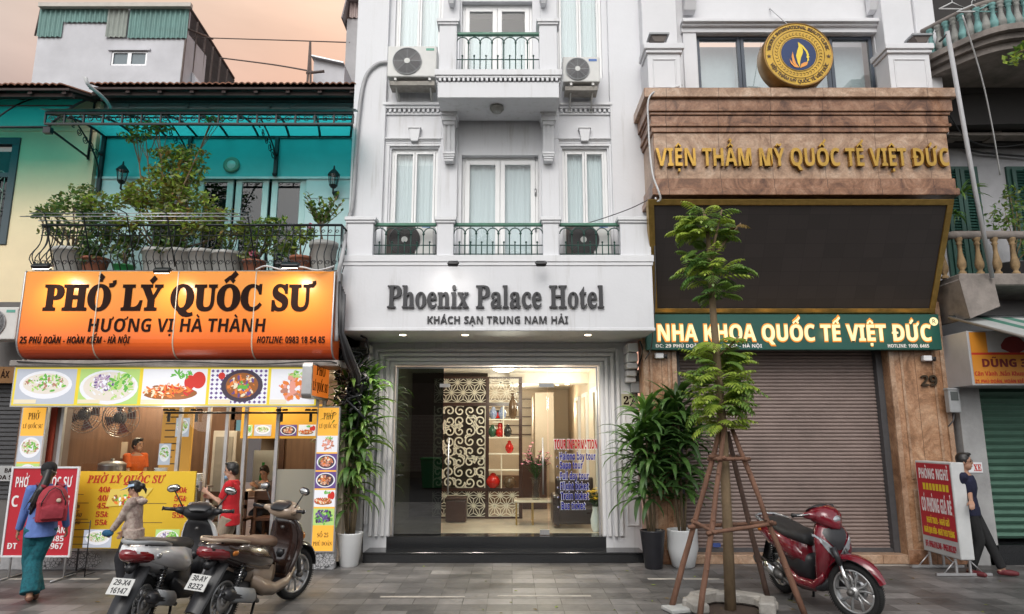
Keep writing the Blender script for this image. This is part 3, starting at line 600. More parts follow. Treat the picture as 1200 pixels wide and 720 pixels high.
zr_ = Z(100, 11.1); tile_roof(rest, qx0, X(418,100,11.1), 11.1, zr_, 15.2, zr_+1.4)
# balcony slab and its bulging iron railing
mb = MB(); CONC = mat('stained_concrete', (.3,.29,.27), .85, 0, .4, 3, .2, 20)
mb.box(X(38,316,10.3), X(398,316,10.3), 10.28, Yr, 4.3, 4.5, CONC); mb.build('balcony', rest, bevel=.01)
bx0, bx1, yb, zb, zc = X(42,290,10.3), X(398,290,10.3), 10.38, 4.52, Z(264,10.38)
mb = MB(); h = zc-zb
def bulge(t): return .16*math.exp(-((t-.28)/.22)**2) - .02
n = 43
def bar_pts(fx, fy, ox, oy):
    ps = []
    for k in range(13):
        t = k/12; d = bulge(t); ps.append((fx+ox*d, fy+oy*d, zb+h*t))
    cu = [(fx+ox*(.11-.05*math.cos(a)), fy+oy*(.11-.05*math.cos(a)), zb+.07+.05*math.sin(a)) for a in [k*.7 for k in range(7)]]
    return ps
for i in range(n+1):
    x = bx0 + (bx1-bx0)*i/n; mb.tube(bar_pts(x, yb, 0, -1), .0085, IRON, 5)
    s = .04; cx = x + .045; c2 = [(cx + s*math.cos(a)*(1-a/14), yb-.09, zb+.11+s*math.sin(a)*(1-a/14)) for a in [.6*k for k in range(14)]]
    if i < n: mb.tube(c2, .006, IRON, 4); c3 = [(cx-.01 + .03*math.cos(a)*(1-a/12), yb+.015, zb+h-.1+.03*math.sin(a)*(1-a/12)) for a in [.6*k for k in range(12)]]; mb.tube(c3, .006, IRON, 4)
for i in range(11):
    y = yb + (Yr-yb)*i/10
    for x, o in ((bx0, -1), (bx1, .4)): mb.tube(bar_pts(x, y, o, 0), .0085, IRON, 5)
mb.tube([(bx0,yb,zb),(bx1,yb,zb)], .011, IRON, 5); mb.tube([(bx0,yb,zb+h-.17),(bx1,yb,zb+h-.17)], .008, IRON, 5)
ro = mb.build('railing', rest)
mb = MB(); mb.tube([(bx0,Yr,zc),(bx0,yb,zc),(bx1,yb,zc),(bx1,Yr,zc)], .022, IRON, 6); mb.build('handrail', ro)
mb = MB()
for (dy, dz, ua, ub) in ((-.22,.12,36,292),(-.3,.045,30,300),(-.16,.02,44,292)): mb.tube([(X(ua,258,10.2),yb+dy,zc+dz),(X(ub,258,10.2),yb+dy,zc+dz)], .008, STEEL, 5)
for u in (52, 97, 148, 195, 290): x = X(u,270,10.2); mb.tube([(x+.12,yb-.05,zb+.05),(x,yb-.22,zc+.12),(x-.08,yb-.32,zc+.16)], .011, IRON, 5)
mb.build('drying_rack', rest)
# ground floor shell: floor, side walls, panelled back wall, ceiling
RESTF = mat('restaurant_floor', (.32,.26,.2), .3, 0, .2, 3); WOODP = mat('wood_panel', (.19,.105,.065), .5, 0, .3, 3, stretch=(5,5,.4))
Yq = 10.95; fx0_, fx1_ = X(50,560,Yq), X(378,560,Yq); zc0 = 3.05
mb = MB(); mb.box(fx0_-.6, fx1_+.3, Yq, 16, .1, .17, RESTF); mb.box(fx0_-.6, fx1_+.35, Yq+.05, 16, zc0, zc0+.15, mat('restaurant_ceiling', (.5,.45,.4), .7)); mb.box(fx0_-.6, fx1_+.35, Yr, 16, zc0+.15, 4.3, WALLGREY)
mb.box(fx0_-.55, fx0_-.45, Yq+.1, 16, .17, zc0, WOODP); mb.box(fx1_+.2, fx1_+.3, Yq+.1, 16, .17, zc0, CREAM); mb.box(fx0_-.45, X(270,560,14.2), 14.2, 14.3, .17, zc0, WOODP); mb.box(X(270,560,14.2), fx1_+.2, 15.8, 15.9, .17, zc0, CREAM)
mb.box(X(330,560,14.2), fx1_+.2, 14.2, 14.28, .17, zc0, WOODP); mb.box(X(270,500,14.2), X(330,500,14.2), 14.2, 14.28, 2.3, zc0, WOODP)
mb.build('dining_room', rest)
mb = MB(); mb.box(X(278,600,14.15), X(284,600,14.15), 14.12, 14.19, .17, 2.32, WOODD); mb.box(X(323,600,14.15), X(329,600,14.15), 14.12, 14.19, .17, 2.32, WOODD); mb.box(X(284,600,14.15), X(323,600,14.15), 14.12, 14.19, 2.22, 2.32, WOODD); mb.build('door_frame', rest)
# red pier and grey pier at the left end, plinth with pebble mosaic roundels
mb = MB(); mb.box(X(46,560,Yq-.05), X(57,560,Yq-.05), Yq-.05, Yq+.2, 0, zc0+.1, mat('red_pier', (.38,.06,.03), .5)); mb.build('red_pier', rest)
mb = MB(); mb.box(X(57,560,Yq-.02), X(66,560,Yq-.02), Yq-.02, Yq+.2, 0, zc0+.1, mat('taupe_pier', (.2,.15,.13), .6)); mb.build('pier', rest)
PLIN = mat('plinth_stone', (.33,.33,.34), .6, 0, .3, 9)
def pebble_mat():
    m, nn, l, b = _new('pebble_mosaic'); t = nn.new('ShaderNodeTexCoord'); v = nn.new('ShaderNodeTexVoronoi'); v.feature = 'DISTANCE_TO_EDGE'; v.inputs['Scale'].default_value = 22; l.new(t.outputs['Object'], v.inputs[0])
    c = nn.new('ShaderNodeMapRange'); c.inputs[1].default_value = .04; c.inputs[2].default_value = .09; l.new(v.outputs[0], c.inputs[0]); mx = nn.new('ShaderNodeMix'); mx.data_type = 'RGBA'; mx.inputs[6].default_value = (.07,.07,.075,1); mx.inputs[7].default_value = (.42,.42,.43,1); l.new(c.outputs[0], mx.inputs[0]); l.new(mx.outputs[2], b.inputs['Base Color']); b.inputs['Roughness'].default_value = .5
    return m
PEB = pebble_mat()
mb = MB(); mb.box(X(0,660,Yq-.12), X(391,660,Yq-.12), Yq-.12, Yq+.05, 0, .28, PLIN); pl = mb.build('plinth', rest, bevel=.008)
for u in (52, 98, 372): mb = MB(); mb.prism([(X(u,658,Yq-.12)+.27*math.cos(a), .139+.13*math.sin(a)) for a in [2*math.pi*k/24 for k in range(24)]], Yq-.128, Yq-.121, 'y', PEB); mb.build('mosaic_roundel', pl)
mb = MB(); mb.box(X(378,560,Yq), X(424,560,11.6), 11.6, 11.8, 0, 4.3, WALLGREY); mb.build('party_wall', rest)
# aluminium glazing of the restaurant front
fr = MB(); zg0 = .28
FU = [66, 128, 200, 242, 283, 300, 322, 376]
for u in (66, 206, 240, 262, 284, 322, 376): x = X(u,560,Yq); fr.box(x-.025, x+.025, Yq-.03, Yq+.03, zg0, zc0, ALU)
fr.box(X(66,560,Yq), X(376,560,Yq), Yq-.031, Yq+.031, zc0-.06, zc0, ALU); fr.box(X(66,560,Yq), X(376,560,Yq), Yq-.031, Yq+.031, zg0, zg0+.06, ALU)
fo = fr.build('shopfront_frame', rest)
mb = MB(); mb.tube([(X(196,484,Yq),Yq-.08,Z(484,Yq-.08)),(X(376,484,Yq),Yq-.08,Z(484,Yq-.08))], .016, BLACK, 8)
for u in (201, 233, 332, 366):
    x = X(u,484,Yq); zz = Z(484,Yq-.08); mb.tube([(x-.05,Yq-.08,zz+.03),(x-.05,Yq-.08,zz+.06)], .045, BLACK, 10); mb.tube([(x+.05,Yq-.08,zz+.03),(x+.05,Yq-.08,zz+.06)], .045, BLACK, 10); mb.box(x-.02, x+.02, Yq-.085, Yq-.06, zz-.14, zz, BLACK)
mb.build('sliding_track', fo)
mp = MB(); RG = glass('shop_glass', (.9,.94,.93), 1.45)
for a, b in ((66,206),(206,240),(322,376)): mp.quad((X(a,560,Yq)+.025,Yq,zg0),(X(b,560,Yq)-.025,Yq,zg0),(X(b,560,Yq)-.025,Yq,zc0),(X(a,560,Yq)+.025,Yq,zc0), RG)
mp.build('pane', fo)
FROST = glass('frosted_film', (.42,.43,.4), 1.45, 0, .85)
mp = MB(); mp.quad((X(323,560,Yq),Yq-.012,.34),(X(375,560,Yq),Yq-.012,.34),(X(375,560,Yq),Yq-.012,Z(550,Yq)),(X(323,560,Yq),Yq-.012,Z(550,Yq)), FROST); mp.build('frosted_film', fo)
RLIGHT = glow('restaurant_tube', (1,.86,.62), 9)
for x, y in ((X(235,480,12.0), 12.0), (X(318,480,12), 12.0), (X(150,480,13.3), 13.4)):
    mb = MB(); mb.lathe([(0,-.02),(.16,-.02),(.17,0)], (x, y, zc0-.002), RLIGHT, 16); mb.build('ceiling_light', rest); lamp('restaurant_light', (x, y, zc0-.2), 58, (1,.82,.58), .15, rest)

# ================================================================ cream house at the far left
cream = thing('cream_house', 'cream yellow house with a dark framed grilled window at the far left', 'house', (-9.5, 12, 0))
CREAMW = mat('cream_paint', (.82,.68,.44), .7, 0, .1, 1.0, .05, 15)
Yc = 11.5; cx1 = qx0-.005; wx1 = X(20,200,Yc); zq0, zq1 = Z(287,Yc), Z(162,Yc)
mb = MB(); panel_grid(mb, -14, cx1, 4.2, 7.95, Yc, Yc+.2, [(wx1-1.5, wx1, zq0, zq1)], CREAMW); mb.box(-14, cx1, Yc-.02, Yc-.001, Z(153,Yc)-.02, Z(153,Yc)+.02, CREAMW); mb.box(-14, cx1-.1, Yc+.2, 12, 2.9, 4.2, WALLGREY); mb.build('wall', cream)
mb = MB(); t = .13; GRILF = mat('slate_window_frame', (.05,.075,.09), .45)
mb.box(wx1-1.5, wx1, Yc-.03, Yc+.1, zq1-t, zq1, GRILF); mb.box(wx1-t, wx1, Yc-.03, Yc+.1, zq0, zq1-t, GRILF); mb.box(wx1-1.5, wx1-t, Yc-.03, Yc+.1, zq0, zq0+t, GRILF); mb.box(wx1-1.5, wx1-t, Yc-.02, Yc+.09, zq1-.75, zq1-.66, GRILF)
wo = mb.build('window', cream, bevel=.006)
mb = MB(); mb.quad((wx1-1.5,Yc+.06,zq0),(wx1,Yc+.06,zq0),(wx1,Yc+.06,zq1),(wx1-1.5,Yc+.06,zq1), glass('dark_pane', (.3,.38,.4), 1.7)); mb.build('pane', wo)
mb = MB(); mb.box(wx1-1.5, wx1, Yc+.6, Yc+.62, zq0, zq1, DARKROOM); mb.build('room_backing', wo)
mb = MB(); GRIL = mat('pale_grille', (.3,.36,.3), .5)
for k in range(7): x = wx1-.2-k*.16; mb.tube([(x,Yc,zq0+t),(x,Yc,zq1-.75)], .009, GRIL, 5)
for k in range(4):
    z = zq0+.3+k*.32
    for x in (wx1-.28, wx1-.6, wx1-.92): mb.tube([(x+.09*math.cos(a)*(1-a/11), Yc-.01, z+.11*math.sin(a)*(1-a/11)) for a in [.5*q for q in range(18)]], .009, GRIL, 5)
mb.tube([(wx1-1.4,Yc,zq0+.2),(wx1-.17,Yc,zq0+.2)], .009, GRIL, 5); mb.build('grille', wo)
tile_roof(cream, -14, qx0-.003, 10.6, ze, 15.2, ze+1.5)
mb = MB(); mb.box(-14, X(34,560,11.2), 11.3, 11.5, 0, 4.2, mat('dim_shop_wall', (.14,.13,.125), .8, 0, .3, 2)); mb.build('shop_wall', cream)
mb = MB()
for i in range(28): z = 1.0+i*.07; mb.box(-9.5, X(10,560,11.2), 11.27, 11.298, z, z+.05, DKGREY)
mb.build('roller_shutter', cream)

# ================================================================ roof house behind, and the grey tower
roofh = thing('rooftop_house', 'grey white rooftop house clad with green corrugated sheets behind the tiled roof', 'house', (-10, 20, 9))
Yh = 20.0; RW = mat('weathered_white', (.55,.55,.58), .8, 0, .2, .8, .1, 10); CORR = mat('green_corrugated', (.13,.25,.23), .5, .1, .25, 1.2); ROOFSH = mat('grey_sheet_roof', (.32,.3,.3), .6, .2, .3, 2)
def pz(u, v): return (X(u,v,Yh), Z(v,Yh))
mb = MB(); hx0, hx1 = X(38,88,Yh), X(213,88,Yh); zh0, zh1 = 8.0, Z(7,Yh)
wq = (X(130,70,Yh), X(172,70,Yh), Z(77,Yh), Z(60,Yh))
panel_grid(mb, hx0, hx1, zh0, Z(30,Yh), Yh, Yh+.2, [wq], RW); mb.box(hx0+.1, hx1, Yh, Yh+.2, Z(30,Yh), zh1-.1, RW); mb.box(hx0, hx0+.2, Yh+.2, 25, zh0, Z(30,Yh), RW); mb.box(hx1-.2, hx1, Yh+.2, 21.5, zh0, zh1-.9, RW); mb.build('wall', roofh)
def corr(x0, x1, z0, z1, y, m, p=.16):
    k = max(4, int((x1-x0)/p*6)); return [[(x0+(x1-x0)*i/k, y-.03*math.sin((x1-x0)*i/k/p*2*math.pi), z) for i in range(k+1)] for z in (z0, z1)]
mb = MB()
for u0, u1, va, vb in ((47.5,76,9,44.5),(76.5,127,9,27.5),(153,222,9.5,46)):
    a0 = X(u0,20,Yh); a1 = X(u1,20,Yh); mb.sheet(corr(a0,a1,Z(vb,Yh),Z(va,Yh),Yh-.06,CORR), CORR)
mb.build('cladding', roofh)
mb = MB(); mb.sheet(corr(X(127.5,20,Yh), X(152,20,Yh), Z(45,Yh), Z(10,Yh), Yh-.07, CORR), mat('faded_sheet', (.27,.3,.27), .6, 0, .3, 1.5)); mb.build('cladding', roofh)
mb = MB(); ex0, ex1 = X(46,5,Yh-.2), X(224,8,Yh-.2)
mb.box(ex0, ex1, Yh-.25, Yh-.1, Z(8.5,Yh-.2), Z(4,Yh-.2), mat('roof_edge', (.5,.47,.42), .6)); 
mb.build('roof_edge', roofh)
mb = MB()  # lean-to sheet roof falling to the right on a steel frame
za = Z(9,Yh); pts = [(X(224,10,Yh), za), (X(240,40,Yh+2), za-.95), (X(272,88,Yh+3), Z(92,Yh+3))]
p0 = (X(222,8,Yh), Yh, za); p1 = (X(240,37,21.5), 21.5, Z(37,21.5)); p2 = (X(274,92,24), 24, Z(92,24))
for (a, b) in (((p0[0],p0[1],p0[2]),(p0[0]+.3,p0[1]+5,p0[2])),): pass
k = 26; rows = []
for (x, y, z, x2, y2, z2) in ((p0[0],p0[1],p0[2],p0[0]-4,p0[1]+7,p0[2]+.6), (p1[0],p1[1],p1[2],p1[0]-4,p1[1]+7,p1[2]+.6), (p2[0],p2[1],p2[2],p2[0]-3,p2[1]+6,p2[2]+.6)):
    rows.append([(x+(x2-x)*i/k, y+(y2-y)*i/k, z+(z2-z)*i/k+.03*(i % 2)) for i in range(k+1)])
mb.sheet(rows, ROOFSH); mb.build('roof', roofh)
mb = MB(); RUST = mat('rusty_steel', (.13,.1,.09), .7, .3, .3, 4)
for i in range(7):
    t = i/6; x = p0[0]+(p2[0]-p0[0])*t; y = p0[1]+(p2[1]-p0[1])*t; z = p0[2]+(p2[2]-p0[2])*t; mb.tube([(x,y,z-.05),(x-.1,y,9)], .035, RUST, 5)
mb.tube([p0,p1,p2], .05, RUST, 5); mb.tube([(p0[0],Yh,Z(34,Yh)),(p1[0]+.2,21.7,Z(42,21.5))], .035, RUST, 5)
mb.tube([(X(41,42,Yh),Yh,Z(42,Yh)),(X(48,10,Yh),Yh,Z(10,Yh))], .03, RUST, 5); mb.build('steel_frame', roofh)
mb = MB(); mb.prism([(hx1+.02,zh1-2.0),(hx1+3.0,9),(hx1+.02,9)], 20.6, 21.0, 'y', RW); mb.build('stair_wall', roofh)
mb = MB(); x0, x1, z0, z1 = wq
for a, b in ((x0, (x0+x1)/2), ((x0+x1)/2, x1)):
    t = .06; mb.box(a, b, Yh+.02, Yh+.1, z0, z0+t, ALU); mb.box(a, b, Yh+.02, Yh+.1, z1-t, z1, ALU); mb.box(a, a+t, Yh+.02, Yh+.1, z0+t, z1-t, ALU); mb.box(b-t, b, Yh+.02, Yh+.1, z0+t, z1-t, ALU)
wo = mb.build('window', roofh); mb = MB(); mb.box(x0, x1, Yh+.06, Yh+.07, z0, z1, mat('grey_pane', (.16,.2,.22), .08)); mb.build('pane', wo)
mb = MB(); mb.box(x0-.1, x1+.1, Yh-.06, Yh-.001, z1, z1+.07, RW); mb.build('window_hood', wo)

tower = thing('grey_tower', 'grey concrete stair tower with a small tin roof beside the white hotel', 'building', (-4.4, 18, 9))
Yw = 18.0; mb = MB(); TW = mat('tower_concrete', (.4,.39,.4), .85, 0, .25, 1, .15, 8)
mb.box(X(405,60,Yw), X(450,60,Yw), Yw, 20, 7, Z(22,Yw), TW); mb.build('wall', tower)
mb = MB(); mb.sheet(corr(X(410,14,Yw), X(450,14,Yw), Z(22,Yw), Z(5,Yw), Yw-.05, 0, .12), mat('pinkish_tin', (.42,.33,.31), .6, .1, .25, 2)); mb.build('cladding', tower)
mb = MB(); mb.prism([(X(404,28,Yw),Z(28,Yw)),(X(410,4.5,Yw),Z(4.5,Yw)),(X(452,4.5,Yw),Z(4.5,Yw)),(X(452,3,Yw),Z(2.5,Yw)),(X(409,3,Yw),Z(2.5,Yw)),(X(402.5,28,Yw),Z(28,Yw))], Yw-.3, 20.3, 'y', mat('tin_roof_edge', (.25,.22,.22), .6)); mb.build('roof', tower)
shed = thing('rooftop_shed', 'small white lean-to shed wall between the tiled roof and the grey tower', 'shed', (-5, 19, 9))
mb = MB(); Ys = 17.0; mb.prism([(X(368,69,Ys),Z(69,Ys)),(X(404,77,Ys),Z(77,Ys)),(X(404,100,Ys),8),(X(368,100,Ys),8)], Ys, 18, 'y', RW); mb.build('wall', shed)
mb = MB(); mb.prism([(X(366,67.5,Ys),Z(67.5,Ys)),(X(404,76,Ys),Z(76,Ys)),(X(404,77.5,Ys),Z(77.3,Ys)),(X(366,69,Ys),Z(69,Ys))], Ys-.15, 18, 'y', ALU); mb.build('roof', shed)
mast = thing('antenna_mast', 'dark angle iron mast above the tiled roof carrying thin wires', 'mast', (X(365,92,16.5), 16.5, 8))
mb = MB(); Ya = 16.5; top = (X(363.5,49,Ya), Ya, Z(49,Ya))
for u, dy in ((359,0),(372,0),(366,.5)): mb.tube([top, (X(u,95,Ya),Ya+dy,8.0)], .03, RUST, 5)
mb.tube([(X(359,86,Ya),Ya,Z(86,Ya)),(X(380,84,Ya),Ya,Z(84,Ya))], .04, RUST, 5); mb.build('frame', mast)

# ================================================================ clinic building on the right
cl = thing('clinic_building', 'brown marble clinic front with a closed brown roller shutter and white upper storey', 'building', (5, 12, 0))
Yk = 11.3; CW = mat('clinic_white', (.68,.68,.7), .55, 0, .08, 1.2, .05, 20)
kx0, kx1 = X(753,470,Yk), X(1111,470,Yk)
def pillar(u0, u1, ub0, ub1):
    mb = MB(); x0, x1 = X(u0,413,Yk), X(u1,413,Yk); mb.box(x0, x1, Yk, Yk+.4, 0, 4.3, TANST); t = .04
    o = mb.build('pillar', cl, bevel=.01); wd = x1-x0; m2 = MB()
    for z0, z1 in ((.35,1.15), (1.3,3.45)):
        a, b = x0+wd*.2, x1-wd*.2; m2.box(a, a+t, Yk-.018, Yk-.001, z0, z1, BROWNST2); m2.box(b-t, b, Yk-.018, Yk-.001, z0, z1, BROWNST2); m2.box(a+t, b-t, Yk-.018, Yk-.001, z0, z0+t, BROWNST2); m2.box(a+t, b-t, Yk-.018, Yk-.001, z1-t, z1, BROWNST2)
    m2.box(x0, x0+.08, Yk-.03, Yk-.002, 0, 4.2, BROWNST2); m2.box(x1-.08, x1, Yk-.03, Yk-.002, 0, 4.2, BROWNST2); m2.box(x0-.01, x1+.01, Yk-.04, Yk-.003, 0, .22, BROWNST)
    m2.build('panel_moulding', o, bevel=.005)
    return x0, x1
pL = pillar(753, 792, 0, 0); pR = pillar(1040, 1106, 0, 0)
sh0, sh1 = pL[1], pR[0]
mb = MB(); mb.box(sh0, sh1, Yk-.02, Yk+.5, 0, Z(640,Yk)*.0+.14, BROWNST2); mb.build('threshold', cl, bevel=.01)
SHUT = mat('brown_shutter_paint', (.26,.2,.18), .5, .1, .28, 1.3); mb = MB(); prf = [(Yk+.36, .16)]; z = .16
while z < 3.55: prf += [(Yk+.322,z+.006),(Yk+.312,z+.018),(Yk+.31,z+.03),(Yk+.312,z+.042),(Yk+.322,z+.052),(Yk+.332,z+.056)]; z += .06
prf += [(Yk+.36, z)]
mb.prism(prf, sh0+.05, sh1-.05, 'x', SHUT); so = mb.build('roller_shutter', cl)
mb = MB(); mb.box(sh0, sh0+.1, Yk+.2, Yk+.38, .14, 3.9, DKGREY); mb.box(sh1-.1, sh1, Yk+.2, Yk+.38, .14, 3.9, DKGREY); mb.box(sh0+.1, sh1-.1, Yk+.24, Yk+.34, .141, .2, DKGREY); mb.build('guide_rail', so)
for u, c in ((845,(.05,.09,.3)), (858,(.45,.45,.45))): mb = MB(); x = X(u,641,Yk); mb.box(x-.06, x+.06, Yk+.225, Yk+.262, .22, .28, mat('sticker', c, .5)); mb.build('sticker', so)
# bulkhead behind the sign and screen, stone fascia with mouldings
mb = MB(); mb.box(pL[0]+.1, pR[1]-.1, Yk+.03, Yk+.5, 3.6, 7.4, DKGREY); mb.box(pL[0]-.05, pL[0]+.0995, Yk+.02, Yk+.5, 4.31, 7.4, CW); mb.box(pR[1]-.0995, pR[1]+.05, Yk+.02, Yk+.5, 4.31, 7.4, WALLGREY); mb.build('bulkhead', cl)
Yo = 10.3; s0, s1 = X(766,170,Yo), X(1111,170,Yo)
za = [Z(v,Yo) for v in (108,119,132,150,156,210,214,222,230)]
mb = MB(); z108,z119,z132,z150,z156,z210,z214,z222,z230 = za
prof = [(0,z230),(-.06,z230),(-.06,z222+.02),(-.03,z222),(-.03,z214),(0,z214),(0,z156),(-.03,z156),(-.03,z150),(-.055,z150-.0),(-.055,z150+.04),(-.02,z132-.08),(-.08,z132),(-.08,z132+.05),(-.1,z132+.07),(-.1,z119),(-.16,z119),(-.16,z108),(0,z108)]
ring = lambda e: [(s0-e,), ]
for (d, za_, zb_) in ((.06,z230,z222),(.03,z222+.001,z210),(.0,z210+.001,z156),(.03,z156+.001,z150),(.06,z150+.001,z150+.05),(.035,z150+.051,z132-.07),(.06,z132-.069,z132-.02),(.09,z132-.019,z119),(.15,z119+.001,z108)):
    mb.box(s0-d, s1+d, Yo-d, Yk+.02, za_, zb_, BROWNST2 if d < .01 or d > .14 else BROWNST)
mb.build('stone_fascia', cl, bevel=.008)
# upper storey: windows, columns, pedestals, cornice
Yp = 11.2; mb = MB(); wz0, wz1 = z108, Z(41,Yp); wx0, wx1 = X(817,60,Yp), X(1026,60,Yp)
panel_grid(mb, X(748,60,Yp), X(1100,60,Yp), z108-.3, 12.6, Yp, Yp+.25, [(wx0, wx1, wz0, wz1)], CW)
mb.box(X(748,60,Yp), X(748,60,Yp)+.2, Yp+.25, 17, z108-.3, 12.6, CW); mb.box(X(1100,60,Yp)-.2, X(1100,60,Yp), Yp+.25, 17, z108-.3, 12.6, CW); mb.build('wall', cl)
mb = MB(); mb.box(X(1072,20,Yp-.35), X(1092,20,Yp-.35)+.05, Yp-.35, Yp-.001, z108, 12.6, CW); mb.build('column', cl, bevel=.01); mb = MB(); mb.box(X(752,20,Yp-.35), X(793,20,Yp-.35), Yp-.35, Yp-.001, z108, 12.6, CW); mb.build('column', cl, bevel=.01); mb = MB(); mb.box(X(1036,20,Yp-.35), X(1072,20,Yp-.35)-.001, Yp-.3, Yp-.002, z108, 12.6, CW); mb.build('column', cl, bevel=.01)
mb = MB()
for k, (v0, v1, d) in enumerate(((21,25,.2),(25.5,30,.14),(30.5,38,.08))): mb.box(X(797,30,Yp), X(1035,30,Yp), Yp-d, Yp-.002, Z(v1,Yp-d), Z(v0,Yp-d), CW)
mb.box(X(800,60,Yp), wx0-.02, Yp-.06, Yp-.003, z108, Z(40,Yp), CW); mb.box(wx1+.02, X(1036,60,Yp), Yp-.06, Yp-.003, z108, Z(40,Yp), CW); mb.build('window_moulding', cl, bevel=.006)
for a, b in ((799, 812), (1013, 1027)):
    mb = MB(); mb.prism([(Yp-.05,Z(-12,Yp)),(Yp-.3,Z(-10,Yp)),(Yp-.3,Z(0,Yp)),(Yp-.16,Z(18,Yp)),(Yp-.05,Z(20,Yp))], X(a,10,Yp), X(b,10,Yp), 'x', CW); mb.build('corbel', cl, bevel=.006)
SLATEF = mat('slate_frame', (.06,.075,.1), .4)
def sub(u0, u1):
    x0, x1 = X(u0,75,Yp), X(u1,75,Yp); t = .06; mb = MB()
    mb.box(x0, x0+t, Yp+.05, Yp+.12, wz0, wz1, SLATEF); mb.box(x1-t, x1, Yp+.05, Yp+.12, wz0, wz1, SLATEF); mb.box(x0+t, x1-t, Yp+.05, Yp+.12, wz1-t, wz1, SLATEF); mb.box(x0+t, x1-t, Yp+.05, Yp+.12, wz0, wz0+t, SLATEF)
    o = mb.build('window', cl, bevel=.004); mb = MB(); mb.quad((x0+t,Yp+.08,wz0+t),(x1-t,Yp+.08,wz0+t),(x1-t,Yp+.08,wz1-t),(x0+t,Yp+.08,wz1-t), glass('clinic_pane', (.85,.92,.93), 2.8)); mb.build('pane', o)
    mb = MB(); mb.box(x0, x1, Yp+.4, Yp+.42, wz0, wz1, mat('room_blind', (.6,.64,.65), .8)); mb.build('blind', o)
sub(818, 870); sub(870.5, 975); sub(975.5, 1026)
def pedestal(u0, u1):
    y = 10.5; x0, x1 = X(u0,80,y), X(u1,80,y); zt = Z(53,y); mb = MB()
    mb.box(x0+.06, x1-.06, y, y+.4, z108, zt-.16, CW); mb.box(x0+.02, x1-.02, y-.05, y+.42, z108+.001, z108+.1, CW); mb.box(x0+.03, x1-.03, y-.04, y+.42, zt-.16, zt-.1, CW); mb.box(x0, x1, y-.07, y+.44, zt-.1, zt, CW)
    a, b, c, d = x0+.14, x1-.14, z108+.18, zt-.26
    for q in ((a,b,c,c+.02),(a,b,d-.02,d),(a,a+.02,c+.02,d-.02),(b-.02,b,c+.02,d-.02)): mb.box(q[0], q[1], y-.015, y-.001, q[2], q[3], WHITE2)
    mb.build('pedestal', cl, bevel=.008)
pedestal(755, 802); pedestal(1038, 1095)

# ================================================================ old shophouse at the far right
old = thing('old_shophouse', 'stained old house with dark green shutters and crumbling balustraded balconies', 'house', (9, 12, 0))
OLDW = mat('stained_white_wall', (.42,.42,.44), .85, 0, .3, .9, .2, 12); OLDC = mat('stained_balcony', (.24,.21,.19), .9, 0, .55, 2.5, .4, 14); DKGREEN = mat('dark_green_shutter', (.018,.07,.055), .5, 0, .3, 6); DIM = mat('near_black_matte', (.04,.037,.036), .9, 0, .3, 2)  # near-black goes on undersides, the vent recess and backings
Yv = 12.0; vx0 = pR[1]+.08; mb = MB()
mb.box(vx0, 15, Yv, Yv+.2, 0, 12.5, OLDW); mb.box(vx0, X(1160,560,11.2), 11.2, Yv-.002, 0, 3.0, WALLGREY); mb.box(vx0, 15, Yv-1.2, Yv-.002, 3.35, 3.5, DIM); mb.build('wall', old)
# lower balcony
GREENSH = mat('green_roller_shutter', (.1,.2,.15), .45, .2, .2, 3); mb = MB(); prf = [(11.6,.35)]; z = .35
while z < 3.0: prf += [(11.5,z+.01),(11.47,z+.05),(11.5,z+.09),(11.53,z+.1),(11.53,z+.11)]; z += .115
mb.prism(prf + [(11.6, z)], X(1135,560,11.4), 15, 'x', GREENSH); mb.build('roller_shutter', old)
mb = MB(); mb.box(X(1160,650,11.2), 15, 11.2, Yv-.003, 0, .3, BLACKG); mb.build('step', old)
# louvred door leaves
def shutterdoor(u0, u1, v0, v1, nm='shutter_door'):
    x0, x1, z0, z1 = X(u0,250,Yv), X(u1,250,Yv), Z(v1,Yv), Z(v0,Yv); mb = MB(); t = .07
    mb.box(x0-.06, x1+.06, Yv-.05, Yv-.001, z0, z1+.06, DKGREEN)
    for k in range(2):
        a = x0+(x1-x0)*k/2+.01; b = a+(x1-x0)/2-.02
        mb.box(a, a+t, Yv-.09, Yv-.051, z0, z1, DKGREEN); mb.box(b-t, b, Yv-.09, Yv-.051, z0, z1, DKGREEN)
        n = int((z1-z0)/.055)
        for i in range(n): z = z0+(z1-z0)*i/n; mb.prism([(Yv-.052,z+.045),(Yv-.085,z),(Yv-.08,z),(Yv-.052,z+.035)], a+t, b-t, 'x', DKGREEN)
    mb.build(nm, old)
shutterdoor(1108, 1146, 200, 330); shutterdoor(1188, 1230, 200, 330)
def baluster(mb, x, y, z, h, m, s=1, n=10):
    pf = [(.05,0),(.05,.06),(.035,.08),(.03,.12),(.055,.2),(.06,.3),(.04,.48),(.028,.62),(.03,.8),(.045,.84),(.03,.87),(.045,.92),(.05,.94),(.05,1)]
    mb.lathe([(r*s, t*h) for r, t in pf], (x,y,z), m, n)
OCHRE = mat('ochre_baluster', (.3,.2,.1), .8, 0, .5, 8, .2, 30); VERD = mat('verdigris_baluster', (.17,.35,.34), .7, 0, .4, 6); GREYB = mat('grey_baluster', (.3,.3,.28), .8, 0, .4, 6)
yb2 = 10.8; lz0 = Z(322, yb2); lz1 = Z(279, yb2); lx0 = X(1117,300,yb2)
mb = MB(); mb.box(lx0, 15, yb2-.1, Yv-.002, lz0-.2, lz0, OLDC)
mb.prism([(lx0-.05,lz0-.1),(lx0+.5,lz0-.1),(lx0+.55,lz0-.55),(lx0+.05,lz0-.75)], yb2-.15, yb2+.7, 'y', OLDC); b2o = mb.build('balcony', old, bevel=.02)
for i in range(12):
    mb = MB(); baluster(mb, lx0+.12+i*.29, yb2, lz0, lz1-lz0, OCHRE, 1.15); mb.build('baluster', b2o)
